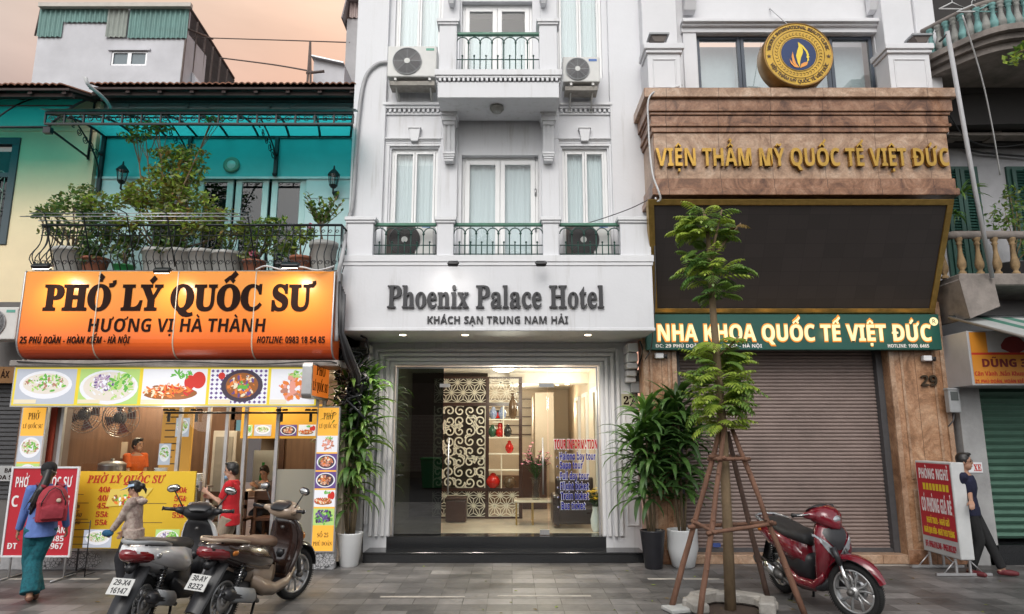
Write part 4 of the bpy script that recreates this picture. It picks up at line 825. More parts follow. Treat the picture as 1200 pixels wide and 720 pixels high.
for i in range(4): mb = MB(); baluster(mb, lx0+.02, yb2+.3*(i+1), lz0, lz1-lz0, OCHRE, 1.15); mb.build('baluster', b2o)
mb = MB(); mb.tube([(lx0,Yv,lz1+.04),(lx0,yb2+.1,lz1+.05),(lx0+.06,yb2,lz1+.05),(15,yb2,lz1+.05)], .07, OLDC, 8); mb.build('handrail', b2o)
# vent screen with curved bars
vz0, vz1 = Z(164,11.6), Z(122,11.6); mb = MB(); vx = X(1106,140,11.6)
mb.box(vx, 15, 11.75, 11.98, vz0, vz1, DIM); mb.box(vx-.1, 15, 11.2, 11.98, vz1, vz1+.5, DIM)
for k in range(4): z = vz0+.02+(vz1-vz0)*k/4; mb.box(vx-.1, 15, 11.45, 11.7, z, z+.05, OLDC)
for x in (vx, vx+.75, vx+1.5): mb.box(x, x+.2, 11.5, 11.74, vz0, vz1, OLDC)
mb.build('vent_screen', old)
# upper curved balcony
yt = 9.9; tz = Z(50, 10.3); c0 = (X(1085,45,10.6), 10.9)
cv = []
for k in range(15):
    t = k/14; u = 1084 + t*136; y = 10.75 - .95*math.sin(min(1, t*1.0)*math.pi*.55) ; cv.append((X(u,48,y), y))
mb = MB()
for (dz0, dz1, e) in ((-.32,-.2,-.12),(-.2,-.1,-.02),(-.1,0,.08)):
    poly = [(x-e*.4, y-e) for x, y in cv] + [(15, cv[-1][1]-e), (15, Yv-.01), (cv[0][0], Yv-.01)]
    mb.prism(poly, tz+dz0, tz+dz1-.001, 'z', OLDC)
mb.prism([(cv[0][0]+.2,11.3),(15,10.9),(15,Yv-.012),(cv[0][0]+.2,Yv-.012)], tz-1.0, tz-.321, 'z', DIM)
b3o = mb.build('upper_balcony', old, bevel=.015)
for k, (x, y) in enumerate(cv[1::1]): mb = MB(); baluster(mb, x+.03, y+.1, tz, .5, (VERD, GREYB)[k % 2], 1.2); mb.build('baluster', b3o)
mb = MB(); mb.tube([(x+.03, y+.1, tz+.54) for x, y in cv], .05, OLDC, 8); mb.build('handrail', b3o)
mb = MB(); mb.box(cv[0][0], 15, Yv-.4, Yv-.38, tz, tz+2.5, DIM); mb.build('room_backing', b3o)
# ================================================================ signs
def wtext(mb, s, style, u0, u1, vt, vb, Y, m, depth=.01, **k):
    x0, x1, zt_, zb_ = X(u0,(vt+vb)/2,Y), X(u1,(vt+vb)/2,Y), Z(vt,Y), Z(vb,Y)
    return text(mb, s, style, ((x0+x1)/2, Y, zb_), zt_-zb_, m, w=x1-x0, depth=depth, **k)
# --- long orange sign
def orange_mat():
    m, n, l, b = _new('orange_banner'); t = n.new('ShaderNodeTexCoord'); s = n.new('ShaderNodeSeparateXYZ'); l.new(t.outputs['Object'], s.inputs[0])
    r = n.new('ShaderNodeValToRGB'); e = r.color_ramp.elements; e[0].position = .05; e[0].color = (.62,.075,.02,1); e[1].position = .75; e[1].color = (.86,.30,.03,1); q = e.new(.35); q.color = (.85,.19,.015,1)
    k = n.new('ShaderNodeMapRange'); k.inputs[1].default_value = 0; k.inputs[2].default_value = 1.4; l.new(s.outputs[2], k.inputs[0]); l.new(k.outputs[0], r.inputs[0]); l.new(r.outputs[0], b.inputs['Base Color']); b.inputs['Roughness'].default_value = .28
    return m
ORANGE = orange_mat(); TXTD = mat('sign_brown_black', (.022,.011,.009), .9, 0, .1, spec=.1)
Ys_ = 10.2; ox = (X(24,370,Ys_), X(389.5,370,Ys_)); oz = (Z(421,Ys_), Z(318,Ys_))
osign = thing('shop_sign', 'long glossy orange sign with curved lower edge across the restaurant', 'sign', (sum(ox)/2, Ys_, oz[0]))
prof = [(Ys_+.5, oz[1]), (Ys_+.02, oz[1]), (Ys_, oz[1]-.02), (Ys_, oz[0]+.3)] + [(Ys_+.26*(1-math.cos(a)), oz[0]+.3-.28*math.sin(a)) for a in [math.pi/2*k/8 for k in range(1, 9)]] + [(Ys_+.5, oz[0]+.02)]
mb = MB(); n4 = [ox[0], X(112,370,Ys_), X(205,370,Ys_), X(297,370,Ys_), ox[1]]
for a, b in zip(n4, n4[1:]): mb.prism(prof, a+.004, b-.004, 'x', ORANGE, smooth=False)
mb.build('panel', osign)
mb = MB(); SEAM = mat('pale_seam', (.6,.5,.38), .4)
for x in n4[1:4]: mb.tube([(x, p[0]-.002, p[1]) for p in prof[1:-1]], .011, SEAM, 5)
for x in (ox[0]-.006, ox[1]+.006): mb.tube([(x, p[0]-.002, p[1]) for p in prof[1:-1]], .014, ALU, 5)
mb.build('seam', osign)
mb = MB(); yt_ = Ys_-.003
wtext(mb, 'PHỞ LÝ QUỐC SƯ', 'serif', 52, 367, 335, 363, yt_, TXTD, .006, off=.034)
wtext(mb, 'HƯƠNG VỊ HÀ THÀNH', 'sans', 102, 312, 373.5, 389, yt_, TXTD, .005, skew=.06)
wtext(mb, '25 PHỦ DOÃN - HOÀN KIẾM - HÀ NỘI', 'sansit', 23, 152, 394.5, 402.5, yt_, TXTD, .006)
wtext(mb, 'HOTLINE: 0983 18 54 85', 'sansit', 301, 381, 394.5, 402, yt_, TXTD, .006)
mb.build('lettering', osign)
# ledge under the orange sign
mb = MB(); mb.box(ox[0]-.15, ox[1]+.1, 10.3, 10.95, Z(430,10.4), Z(423,10.4), mat('tin_ledge', (.3,.27,.25), .5, .3, .4, 5)); mb.build('ledge', rest, bevel=.01)
# --- floodlights on arms
FLG = glow('floodlight_lens', (1,.93,.8), 10); FLOFF = mat('floodlight_glass', (.25,.25,.25), .15)
def flood(label, x, y, z, lit, e=60, aim=(0,.5,-1), tw=.16):
    f = thing('floodlight', label, 'floodlight', (x,y,z), 0, 'small floodlights above the shop signs'); mb = MB(); M = Matrix.Translation((x,y,z)) @ Matrix.Rotation(R(35), 4, 'X')
    mb.box(-tw/2, tw/2, -.05, .05, -.03, .03, BLACK if not lit or True else DKGREY, M); mb.build('housing', f, bevel=.01)
    m2 = MB(); m2.box(-tw/2+.015, tw/2-.015, -.042, .042, -.034, -.0305, FLG if lit else FLOFF, M); m2.build('lens', f)
    m3 = MB(); m3.tube([(x-tw/2-.005,y,z),(x-tw/2-.005,y+.06,z+.03),(x,y+.25,z+.05),(x+tw/2+.005,y+.06,z+.03),(x+tw/2+.005,y,z)], .008, DKGREY, 5); m3.build('bracket', f)
    if lit: lamp('flood_beam', (x, y, z-.06), e, (1,.93,.82), .08, f, 'SPOT', Vector((aim[0],aim[1],aim[2])).to_track_quat('-Z','Y').to_euler(), R(125))
    return f
flood('lit black floodlight at the left end of the orange sign', X(48,316,9.75), 9.75, Z(312,9.75), True, 21, (.25,.75,-.75), .26)
flood('lit black floodlight above the middle of the orange sign', X(190,320,9.75), 9.75, Z(317,9.75), True, 17, (.1,.75,-.75), .24)
flood('lit black floodlight above the right part of the orange sign', X(340,314,9.75), 9.75, Z(311,9.75), True, 24, (-.1,.75,-.75), .26)
flood('lit floodlight making the bright spot on the white hotel fascia', X(531,309,10.25), 10.25, Z(309,10.25), False)
lamp('flood_beam', (X(524,318,10.1), 10.05, Z(316,10.05)), 4.5, (1,.95,.88), .1, hotel, 'SPOT', Vector((0,.75,-.6)).to_track_quat('-Z','Y').to_euler(), R(140))
flood('unlit floodlight above the last word of the hotel lettering', X(634,309,10.25), 10.25, Z(309,10.25), False)
# --- lettering on the white fascia
hs_ = thing('hotel_lettering', 'raised dark grey hotel name lettering on the white fascia', 'sign', (-.2, Yf, fz0+.5)); LETG = mat('charcoal_letters', (.035,.035,.04), .5, 0, .15, 20)
mb = MB(); wtext(mb, 'Phoenix Palace Hotel', 'serif', 454, 708, 335.5, 361, Yf-.004, LETG, .045, off=.008); mb.build('name_lettering', hs_)
mb = MB(); wtext(mb, 'KHÁCH SẠN TRUNG NAM HẢI', 'sans', 500, 666, 371, 379.5, Yf-.004, LETG, .02); mb.build('small_lettering', hs_)
# --- tour list on the glass
ti = thing('window_lettering', 'red and blue tour information lettering stuck on the entrance glass', 'lettering', (X(675,550,od), od, 1.2))
TR = mat('red_vinyl', (.42,.008,.015), .6, 0, 0, spec=.1); TB = mat('blue_vinyl', (.008,.015,.24), .6, 0, 0, spec=.1); TW_ = mat('white_vinyl', (.8,.8,.82), .5, 0, 0)
m1 = MB(); m2 = MB(); m3 = MB()
wtext(m1, 'TOUR INFORMATION', 'sans', 649.5, 700.5, 515.5, 526, od-.014, TR, .002, off=.012); wtext(m3, 'TOUR INFORMATION', 'sans', 649, 701, 515, 526.6, od-.009, TW_, .001, off=.03)
for s, u1, v in (('- Halong bay tour',698,539),('- Sapa tour',683,549.5),('- Full day tour',690,562),('- Flight ticket',690,574),('- Train ticket',690,585.5),('- Bus ticket',686,597)):
    u0 = 652 + (v-539)*.03; wtext(m2, s, 'sans', u0, u1, v-8.4, v, od-.014, TB, .002, off=.01); wtext(m3, s, 'sans', u0-.4, u1+.4, v-8.8, v+.3, od-.009, TW_, .001, off=.028)
m1.build('title', ti); m2.build('tour_list', ti); m3.build('outline', ti)
# --- number 27
pn = thing('number_plaque', 'small cream house number plaque reading 27 on the white wall', 'number sign', (X(737,470,Yg), Yg, Z(476,Yg)))
mb = MB(); mb.box(X(728,470,Yg), X(746.5,470,Yg), Yg-.035, Yg-.022, Z(477,Yg), Z(462,Yg), mat('cream_plaque', (.5,.47,.32), .4)); mb.build('plate', pn, bevel=.004)
mb = MB(); wtext(mb, '27', 'serif', 730.5, 744, 465, 474, Yg-.036, TXTD, .004, off=.02); mb.build('digits', pn)
# --- lit food photographs
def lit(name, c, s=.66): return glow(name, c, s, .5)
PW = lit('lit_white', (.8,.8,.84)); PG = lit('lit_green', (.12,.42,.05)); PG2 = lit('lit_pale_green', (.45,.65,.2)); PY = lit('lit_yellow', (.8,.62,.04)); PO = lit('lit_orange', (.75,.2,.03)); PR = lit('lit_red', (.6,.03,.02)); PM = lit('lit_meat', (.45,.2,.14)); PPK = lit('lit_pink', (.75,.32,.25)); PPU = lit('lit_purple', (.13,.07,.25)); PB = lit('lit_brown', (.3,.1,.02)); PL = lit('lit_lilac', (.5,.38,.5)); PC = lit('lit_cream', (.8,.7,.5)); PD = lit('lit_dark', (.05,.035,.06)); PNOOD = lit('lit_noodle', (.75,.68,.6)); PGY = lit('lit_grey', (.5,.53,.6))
def ell(mb, cx, cz, y, rx, rz, m, n=24, a0=0, wob=0):
    mb.add([(cx+rx*(1+wob*random.uniform(-1,1))*math.cos(2*math.pi*k/n+a0), y, cz+rz*(1+wob*random.uniform(-1,1))*math.sin(2*math.pi*k/n+a0)) for k in range(n)], [tuple(range(n))], m)
def blobs(mb, cx, cz, y, rx, rz, ms, n, s0, s1, asp=.6):
    n = int(n*2.2); s0 *= .6; s1 *= .8
    for i in range(n):
        a = random.uniform(0, 6.28); r = math.sqrt(random.random()); s = random.uniform(s0, s1)
        q = random.uniform(0, 3.14); c_, s_ = math.cos(q), math.sin(q); px, pz_ = cx+rx*r*math.cos(a), cz+rz*r*math.sin(a); k = 7
        mb.add([(px+s*(c_*math.cos(t)-s_*asp*math.sin(t)), y-.0006-.00003*i, pz_+s*(s_*math.cos(t)+c_*asp*math.sin(t))) for t in [2*math.pi*j/k for j in range(k)]], [tuple(range(k))], random.choice(ms))
def food(name, parent, x0, x1, z0, z1, y, kind):
    mb = MB(); cx, cz, w_, h_ = (x0+x1)/2, (z0+z1)/2, x1-x0, z1-z0; bgm = {'pho': PGY, 'greens': PG2, 'chicken': PW, 'pot': PW, 'prawn': PW, 'plate': PPU, 'beans': PG2}[kind]
    mb.quad((x0,y,z0),(x1,y,z0),(x1,y,z1),(x0,y,z1), bgm); y -= .001
    if kind == 'pho':
        ell(mb, cx, cz+h_*.05, y, w_*.44, h_*.4, PW); ell(mb, cx, cz+h_*.08, y-.001, w_*.38, h_*.29, PNOOD); blobs(mb, cx, cz+h_*.08, y-.002, w_*.34, h_*.24, [PG,PG2,PNOOD,PM,PW,PG], 70, .03*h_, .11*h_, .4)
    elif kind == 'greens':
        ell(mb, cx, cz-h_*.02, y, w_*.49, h_*.49, PW); ell(mb, cx, cz, y-.001, w_*.43, h_*.41, PNOOD); blobs(mb, cx+w_*.05, cz, y-.002, w_*.38, h_*.36, [PG2,PW,PNOOD], 50, .05*h_, .1*h_, .4); blobs(mb, cx-w_*.1, cz+h_*.1, y-.006, w_*.18, h_*.22, [PL,PL,PPU,PW], 40, .04*h_, .09*h_); blobs(mb, cx+w_*.2, cz+h_*.12, y-.01, w_*.2, h_*.25, [PG,PG,PG2], 24, .06*h_, .14*h_, .4)
    elif kind == 'chicken':
        blobs(mb, cx+w_*.1, cz+h_*.35, y-.001, w_*.15, h_*.1, [PG], 12, .06*h_, .12*h_, .3); ell(mb, cx+w_*.24, cz+h_*.12, y-.002, w_*.09, h_*.2, PR); ell(mb, cx+w_*.37, cz+h_*.18, y-.0025, w_*.11, h_*.24, PR)
        ell(mb, cx-w_*.05, cz-h_*.2, y-.004, w_*.42, h_*.18, PB, 20, 0, .06); blobs(mb, cx-w_*.08, cz-h_*.13, y-.005, w_*.38, h_*.16, [PO,PO,PB,PC,PR], 55, .06*h_, .15*h_, .35)
    elif kind == 'pot':
        for i in range(12):
            for j in range(8): ell(mb, x0+w_*(i+.5)/12, z0+h_*(j+.5)/8, y, w_*.03, h_*.045, PPU, 4)
        ell(mb, cx+w_*.06, cz+h_*.02, y-.002, w_*.36, h_*.46, PD); ell(mb, cx+w_*.06, cz+h_*.03, y-.003, w_*.28, h_*.36, PB); blobs(mb, cx+w_*.06, cz+h_*.02, y-.004, w_*.23, h_*.3, [PO,PC,PPU,PB,PM,PO], 50, .05*h_, .11*h_, .5); blobs(mb, cx+w_*.08, cz+h_*.05, y-.0085, w_*.1, h_*.12, [PG], 6, .05*h_, .09*h_); ell(mb, x0+w_*.2, z1-h_*.2, y-.004, w_*.06, h_*.1, PR)
    elif kind == 'prawn':
        blobs(mb, cx, cz-h_*.02, y-.001, w_*.28, h_*.32, [PPK,PPK,PO,PM,PW], 40, .08*h_, .17*h_, .6); blobs(mb, cx+w_*.1, cz+h_*.35, y-.006, w_*.2, h_*.08, [PG,PG2], 12, .06*h_, .12*h_, .3)
    elif kind == 'plate':
        ell(mb, cx, cz, y, w_*.46, h_*.44, PW); ell(mb, cx, cz, y-.001, w_*.4, h_*.38, PD); blobs(mb, cx, cz, y-.002, w_*.3, h_*.28, [PM,PPK,PO,PC,PM,PB], 36, .06*h_, .14*h_)
    else: blobs(mb, cx, cz, y-.001, w_*.42, h_*.42, [PPU,PG,PD,PG,PPU], 40, .08*h_, .16*h_)
    return mb.build(name, parent)
Yb = 10.42; fb = thing('food_light_box', 'long lit strip of five food photographs under the orange sign', 'light box', (-5.2, Yb, Z(476,Yb)))
z0, z1 = Z(475.5,Yb), Z(431,Yb); mb = MB(); mb.box(X(14,455,Yb), X(372,455,Yb), Yb, Yb+.14, z0-.02, z1+.02, ALU); mb.build('case', fb)
mb = MB(); mb.quad((X(15.5,455,Yb),Yb-.002,z0),(X(371,455,Yb),Yb-.002,z0),(X(371,455,Yb),Yb-.002,z1),(X(15.5,455,Yb),Yb-.002,z1), PY); mb.build('backing', fb)
for (a, b), k in zip(((18,88.5),(92.5,162.5),(166.5,242),(245.5,313.5),(317,369)), ('pho','greens','chicken','pot','prawn')):
    x0, x1 = X(a,455,Yb), X(b,455,Yb); p = food('food_photo', fb, x0, x1, z0+.02, z1-.02, Yb-.004, k)
    mb = MB(); mb.quad((x0+.01,Yb-.016,z0+.03),(x0+.38*(x1-x0),Yb-.016,z0+.03),(x0+.38*(x1-x0),Yb-.016,z0+.09),(x0+.01,Yb-.016,z0+.09), PC); mb.build('caption_patch', p)
lamp('light_box_glow', (-5.2, Yb-.25, z0-.1), 10, (1,.93,.85), .3, fb)
# --- tall strips of food photographs
def strip(label, u0, u1, v0, v1, Y, kinds, foot=None, head=True):
    t = thing('menu_strip', label, 'light box', ((X(u0,500,Y)+X(u1,500,Y))/2, Y, Z(v1,Y)), 0, 'tall lit menu strips beside the shopfront'); x0, x1 = X(u0,500,Y), X(u1,500,Y); z0, z1 = Z(v1,Y), Z(v0,Y); mb = MB(); mb.box(x0-.02, x1+.02, Y, Y+.08, z0-.02, z1+.02, ALU); mb.build('case', t)
    mb = MB(); mb.quad((x0,Y-.002,z0),(x1,Y-.002,z0),(x1,Y-.002,z1),(x0,Y-.002,z1), lit('strip_amber', (.85,.42,.05), .8)); mb.build('face', t); w_ = x1-x0
    m2 = MB(); TD = mat('strip_text', (.09,.03,.01), .6); h = (Z(478,Y)-Z(486,Y))*.95
    text(m2, 'PHỞ', 'serif', ((x0+x1)/2, Y-.004, z1-.12-h*.6), h, TD, w=w_*.5, depth=.002); text(m2, 'LÝ QUỐC SƯ', 'serif', ((x0+x1)/2, Y-.004, z1-.19-h*1.25), h*.6, TD, w=w_*.86, depth=.002)
    zz0 = z0
    if foot:
        text(m2, foot[0], 'serif', ((x0+x1)/2, Y-.004, z0+.2), h*.62, TD, w=w_*.55, depth=.002); text(m2, foot[1], 'serif', ((x0+x1)/2, Y-.004, z0+.08), h*.55, TD, w=w_*.9, depth=.002); zz0 = z0+.36
    m2.build('lettering', t); za_ = z1-.42; ph = (za_-zz0)/len(kinds)
    for i, k in enumerate(kinds): food('food_photo', t, x0, x1, za_-(i+1)*ph+.012, za_-i*ph-.012, Y-.004, k)
strip('tall menu strip beside the red pier, partly behind the red banner', 25, 52, 478, 575, 10.75, ('pho','greens'))
strip('tall full height menu strip beside the white potted plant', 372.5, 396.5, 478, 646, 10.8, ('prawn','plate','plate','chicken','beans'), ('SỐ 25','PHỦ DOÃN'))
# --- projecting orange light box
pb = thing('projecting_sign', 'small orange projecting light box sign with rounded silver edge', 'sign', (-2.95, 10.6, 3)); mb = MB(); xq = -2.93; ya, yb_ = 10.0, 10.95; za_, zb_ = Z(467,10.1), Z(425,10.1)
pf = [(ya+.05,za_),(yb_,za_),(yb_,zb_),(ya+.05,zb_),(ya,zb_-.05),(ya,za_+.05)]
mb.prism(pf, xq-.14, xq, 'x', ALU); mb.build('case', pb, bevel=.015, seg=2); mb = MB(); mb.quad((xq+.003,ya+.05,za_+.04),(xq+.003,yb_,za_+.04),(xq+.003,yb_,zb_-.04),(xq+.003,ya+.05,zb_-.04), glow('orange_face', (.85,.2,.02), .45)); mb.build('face', pb)
mb = MB(); text(mb, 'PHỞ', 'serif', (xq+.004,(ya+yb_)/2,za_+.36), .15, TXTD, w=.5, right=(0,1,0), depth=.004); text(mb, 'LÝ QUỐC SƯ', 'serif', (xq+.004,(ya+yb_)/2,za_+.12), .13, TXTD, w=.82, right=(0,1,0), depth=.004); mb.build('lettering', pb)
# --- yellow menu board on legs
Ym = 10.55; mbd = thing('menu_board', 'large yellow menu board with red prices standing before the restaurant', 'menu board', (X(150,650,Ym), Ym, 0)); x0, x1, z0, z1 = X(85,600,Ym), X(226,600,Ym), Z(643,Ym), Z(552.5,Ym)
mb = MB(); mb.box(x0, x1, Ym, Ym+.03, z0, z1, YELPL); mb.build('panel', mbd); mb = MB(); RT = mat('red_print', (.48,.03,.015), .5, 0, 0); BT = mat('dark_print', (.1,.06,.03), .5, 0, 0)
wtext(mb, 'PHỞ LÝ QUỐC SƯ', 'ital', 103, 193, 557.5, 566, Ym-.002, RT, .003, off=.015)
for s, u, v in (('40k',123,577),('40k',122,587),('45k',121,596),('55k',119.5,606),('55k',118.5,615.5),('40k',212,577.5),('55k',211.5,587.5),('50k',210,597.5),('55k',209,607)): wtext(mb, s, 'ital', u-7.5, u+7.5, v-6, v, Ym-.002, RT, .003, off=.012)
mb.build('red_lettering', mbd); mb = MB()
for s, u0, u1, v in (('CHÍN',86,93.5,596),('GẦU',86,96,606),('GẦU',86,94,614.5)): wtext(mb, s, 'sansit', u0, u1, v-4.6, v, Ym-.002, BT, .002)
for u0, u1, v in ((86,98,580),(86,104,590),(86,93,599),(86,103,609),(166,195,590.5),(166,190,613)): x_, xx = X(u0,v,Ym), X(u1,v,Ym); mb.box(x_, xx, Ym-.002, Ym-.0005, Z(v,Ym), Z(v,Ym)+.008, BT)
mb.build('small_print', mbd)
def flatfood(nm, par, *a):
    return food(nm, par, *a)
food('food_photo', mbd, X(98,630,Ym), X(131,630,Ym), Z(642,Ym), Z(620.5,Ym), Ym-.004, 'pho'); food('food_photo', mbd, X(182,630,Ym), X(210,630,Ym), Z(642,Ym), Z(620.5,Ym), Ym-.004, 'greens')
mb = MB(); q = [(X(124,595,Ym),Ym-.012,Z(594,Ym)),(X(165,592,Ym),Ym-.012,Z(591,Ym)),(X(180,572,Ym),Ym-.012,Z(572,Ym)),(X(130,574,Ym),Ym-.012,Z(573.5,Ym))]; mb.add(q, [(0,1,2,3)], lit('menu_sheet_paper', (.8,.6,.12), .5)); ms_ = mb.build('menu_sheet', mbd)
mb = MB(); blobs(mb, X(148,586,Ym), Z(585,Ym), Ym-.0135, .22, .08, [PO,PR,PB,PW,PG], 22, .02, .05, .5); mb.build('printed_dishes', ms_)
for u in (90, 218):
    mb = MB(); x = X(u,640,Ym); mb.tube([(x,Ym+.05,z0+.4),(x,Ym+.05,.02)], .014, DKGREY, 6); mb.tube([(x,Ym-.18,.02),(x,Ym+.3,.02)], .014, DKGREY, 6); mb.build('leg', mbd)
rk = thing('wire_rack', 'thin black wire rack standing before the yellow menu board', 'rack', (X(92,640,10.3), 10.3, 0)); mb = MB(); a, b = X(80,630,10.3), X(104,630,10.3)
for k in range(6): z = .25+k*.1; mb.tube([(a,10.3,z),(b,10.3,z)], .006, BLACK, 4)
for x in (a, b): mb.tube([(x,10.3,0),(x,10.3,.78)], .008, BLACK, 5); mb.tube([(x,10.3,.02),(x,10.55,.02)], .008, BLACK, 5)
mb.build('frame', rk)
# --- red banner in a white frame
Ye = 10.15; rb = thing('banner_stand', 'red banner with white lettering in a white frame behind the woman', 'banner', (X(45,650,Ye), Ye, 0)); x0, x1, z0, z1 = X(10,600,Ye), X(86,600,Ye), Z(651,Ye), Z(549,Ye); RB = mat('red_banner_vinyl', (.48,.015,.03), .45, 0, .08, 2); mb = MB(); mb.box(x0, x1, Ye, Ye+.012, z0, z1, RB); mb.build('panel', rb)
mb = MB(); t = .025; mb.box(x0-t, x0, Ye-.015, Ye+.02, z0-t, z1+t, WHITE2); mb.box(x1, x1+t, Ye-.015, Ye+.02, z0-t, z1+t, WHITE2); mb.box(x0, x1, Ye-.015, Ye+.02, z1, z1+t, WHITE2); mb.box(x0, x1, Ye-.015, Ye+.02, z0-t, z0, WHITE2); mb.build('frame', rb)
W1 = mat('white_print', (.8,.78,.78), .5, 0, 0); Y1 = mat('yellow_print', (.8,.6,.03), .5, 0, 0); mb = MB(); yy = Ye-.002
wtext(mb, 'PHỞ', 'sans', 18, 34, 559, 571, yy, W1, .003); wtext(mb, 'QUỐC SƯ', 'sans', 48, 85, 559, 571, yy, W1, .003); wtext(mb, 'C', 'sans', 13, 22, 581, 594, yy, W1, .003); wtext(mb, 'ÒNG', 'sans', 62, 82, 581, 594, yy, W1, .003)
wtext(mb, 'M', 'sans', 69, 79, 601, 609, yy, Y1, .003); wtext(mb, 'OÃN', 'sans', 60, 77, 618, 625, yy, W1, .003); wtext(mb, '5 485', 'sans', 52, 75, 628, 634.5, yy, W1, .003); wtext(mb, 'ĐT', 'sans', 8, 20, 636.5, 643.5, yy, W1, .003); wtext(mb, '3967', 'sans', 54, 74, 636.5, 643.5, yy, W1, .003)
mb.build('lettering', rb)
for x in (x0+.1, x1-.05):
    mb = MB(); mb.tube([(x,Ye+.03,z0+.3),(x,Ye+.03,.02)], .014, ALU, 6); mb.tube([(x,Ye-.25,.015),(x,Ye+.3,.015)], .014, ALU, 6); mb.build('leg', rb)
# --- grey plate and brown sign cut by the left edge
sp_ = thing('wall_plate', 'grey lettered plate on the wall cut by the left picture edge', 'sign', (X(6,545,11.2), 11.2, Z(560,11.2))); mb = MB(); mb.box(X(-40,550,11.2), X(18,550,11.2), 11.2, 11.25, Z(564,11.2), Z(546,11.2), mat('grey_plate', (.4,.4,.4), .5)); mb.build('plate', sp_); mb = MB(); wtext(mb, 'BA', 'sans', 5, 14, 549, 554, 11.198, TXTD, .003); wtext(mb, 'ĐA S', 'sans', -3, 14, 557, 562, 11.198, TXTD, .003); mb.build('lettering', sp_)
bs = thing('brown_sign', 'dim brown lettered sign behind the corner of the orange sign', 'sign', (X(6,440,11), 11, 3.2)); mb = MB(); mb.box(X(-60,440,11), X(20,440,11), 11, 11.1, Z(449,11), Z(430,11), mat('amber_brown', (.2,.09,.02), .5)); mb.build('panel', bs); mb = MB(); wtext(mb, 'ÁX', 'sans', 1, 11, 435, 443, 10.998, TXTD, .003); mb.build('lettering', bs)
# --- clinic: gold letters, dark screen, green sign, roundel, number
gl = thing('gold_lettering', 'raised polished gold lettering on the brown marble fascia', 'sign', (X(939,190,Yo), Yo, Z(195,Yo))); mb = MB(); wtext(mb, 'VIỆN THẨM MỸ QUỐC TẾ VIỆT ĐỨC', 'sans', 768, 1110, 175.5, 196, Yo-.02, GOLD, .06, off=.004); mb.build('lettering', gl)
scn = thing('led_screen', 'large dark switched off screen tilted forward in a gold frame', 'screen', (X(939,300,10.7), 10.7, 4))
ta, tb = (X(766,238,10.2), 10.2, Z(241,10.2)), (X(1109,238,10.2), 10.2, Z(241,10.2)); ba, bb = (X(770,364,11.12), 11.12, Z(362,11.12)), (X(1089,364,11.12), 11.12, Z(362,11.12))
def led_mat():
    m, n, l, b = _new('led_grid'); t = n.new('ShaderNodeTexCoord'); br = n.new('ShaderNodeTexBrick'); br.offset = 0; br.inputs['Scale'].default_value = 1; br.inputs['Brick Width'].default_value = .32; br.inputs['Row Height'].default_value = .2; br.inputs['Mortar Size'].default_value = .0025; br.inputs['Color1'].default_value = (.026,.021,.02,1); br.inputs['Color2'].default_value = (.034,.027,.026,1); br.inputs['Mortar'].default_value = (.017,.014,.014,1)
    l.new(t.outputs['Object'], br.inputs[0]); mp = n.new('ShaderNodeMapping'); mp.inputs['Rotation'].default_value = (R(90),0,0); l.new(t.outputs['Object'], mp.inputs[0]); l.new(mp.outputs[0], br.inputs[0]); l.new(br.outputs[0], b.inputs['Base Color']); b.inputs['Roughness'].default_value = .7
    return m
mb = MB(); d = .12; mb.add([ba,bb,tb,ta] + [(p[0],p[1]+d,p[2]) for p in (ba,bb,tb,ta)], [(0,1,2,3),(7,6,5,4),(0,4,5,1),(1,5,6,2),(2,6,7,3),(3,7,4,0)], led_mat()); mb.build('display', scn)
mb = MB(); up_ = (Vector(ta)-Vector(ba)).normalized(); e = .07
def fbar(p, q, n_):
    p, q = Vector(p), Vector(q); o_ = Vector((0,-.03,0)); b_ = Vector((0,.14,0)); mb.loft([[p+o_, p+n_*e*1.3+o_, p+n_*e*1.3+b_, p+b_], [q+o_, q+n_*e*1.3+o_, q+n_*e*1.3+b_, q+b_]], GOLDD, True, False)
ex = Vector((1,0,0))*e*1.3
fbar(Vector(ta)-ex, Vector(tb)+ex, up_); fbar(Vector(ba)-ex, Vector(bb)+ex, -up_); fbar(ba, ta, Vector((-1,0,0))); fbar(bb, tb, Vector((1,0,0))); mb.build('frame', scn, bevel=.004)
mb = MB(); mb.prism([(ta[1]+.13,ta[2]),(ba[1]+.13,ba[2]),(Yk+.02,ba[2]),(Yk+.02,ta[2])], ta[0]+.3, tb[0]-.3, 'x', DKGREY); mb.build('housing', scn)
Yz = 11.1; gs = thing('dental_sign', 'dark green sign with glowing cream letters above the brown shutter', 'sign', (X(930,400,Yz), Yz, Z(410,Yz))); GRS = mat('dark_green_panel', (.006,.075,.06), .4, 0, .06, 2); mb = MB(); mb.box(X(757.5,390,Yz), X(1102,390,Yz), Yz, Yz+.14, Z(410,Yz), Z(368.5,Yz), GRS); mb.build('panel', gs, bevel=.004)
LG = glow('glowing_letters', (1,.8,.42), .84); LE = glow('letter_halo', (.9,.3,.03), .7); mb = MB(); m2 = MB(); wtext(mb, 'NHA KHOA QUỐC TẾ VIỆT ĐỨC', 'sans', 769, 1091, 381, 399.5, Yz-.008, LG, .02, off=.003); wtext(m2, 'NHA KHOA QUỐC TẾ VIỆT ĐỨC', 'sans', 768.3, 1091.6, 380.3, 400.2, Yz-.002, LE, .004, off=.035)
mb.build('glowing_lettering', gs); m2.build('letter_edge', gs); mb = MB(); cx, cz = X(1094,377,Yz), Z(377,Yz); ell(mb, cx, cz, Yz-.006, .07, .07, LG); text(mb, 'R', 'plain', (cx, Yz-.007, cz-.035), .07, GRS, depth=.002); mb.build('registered_mark', gs)
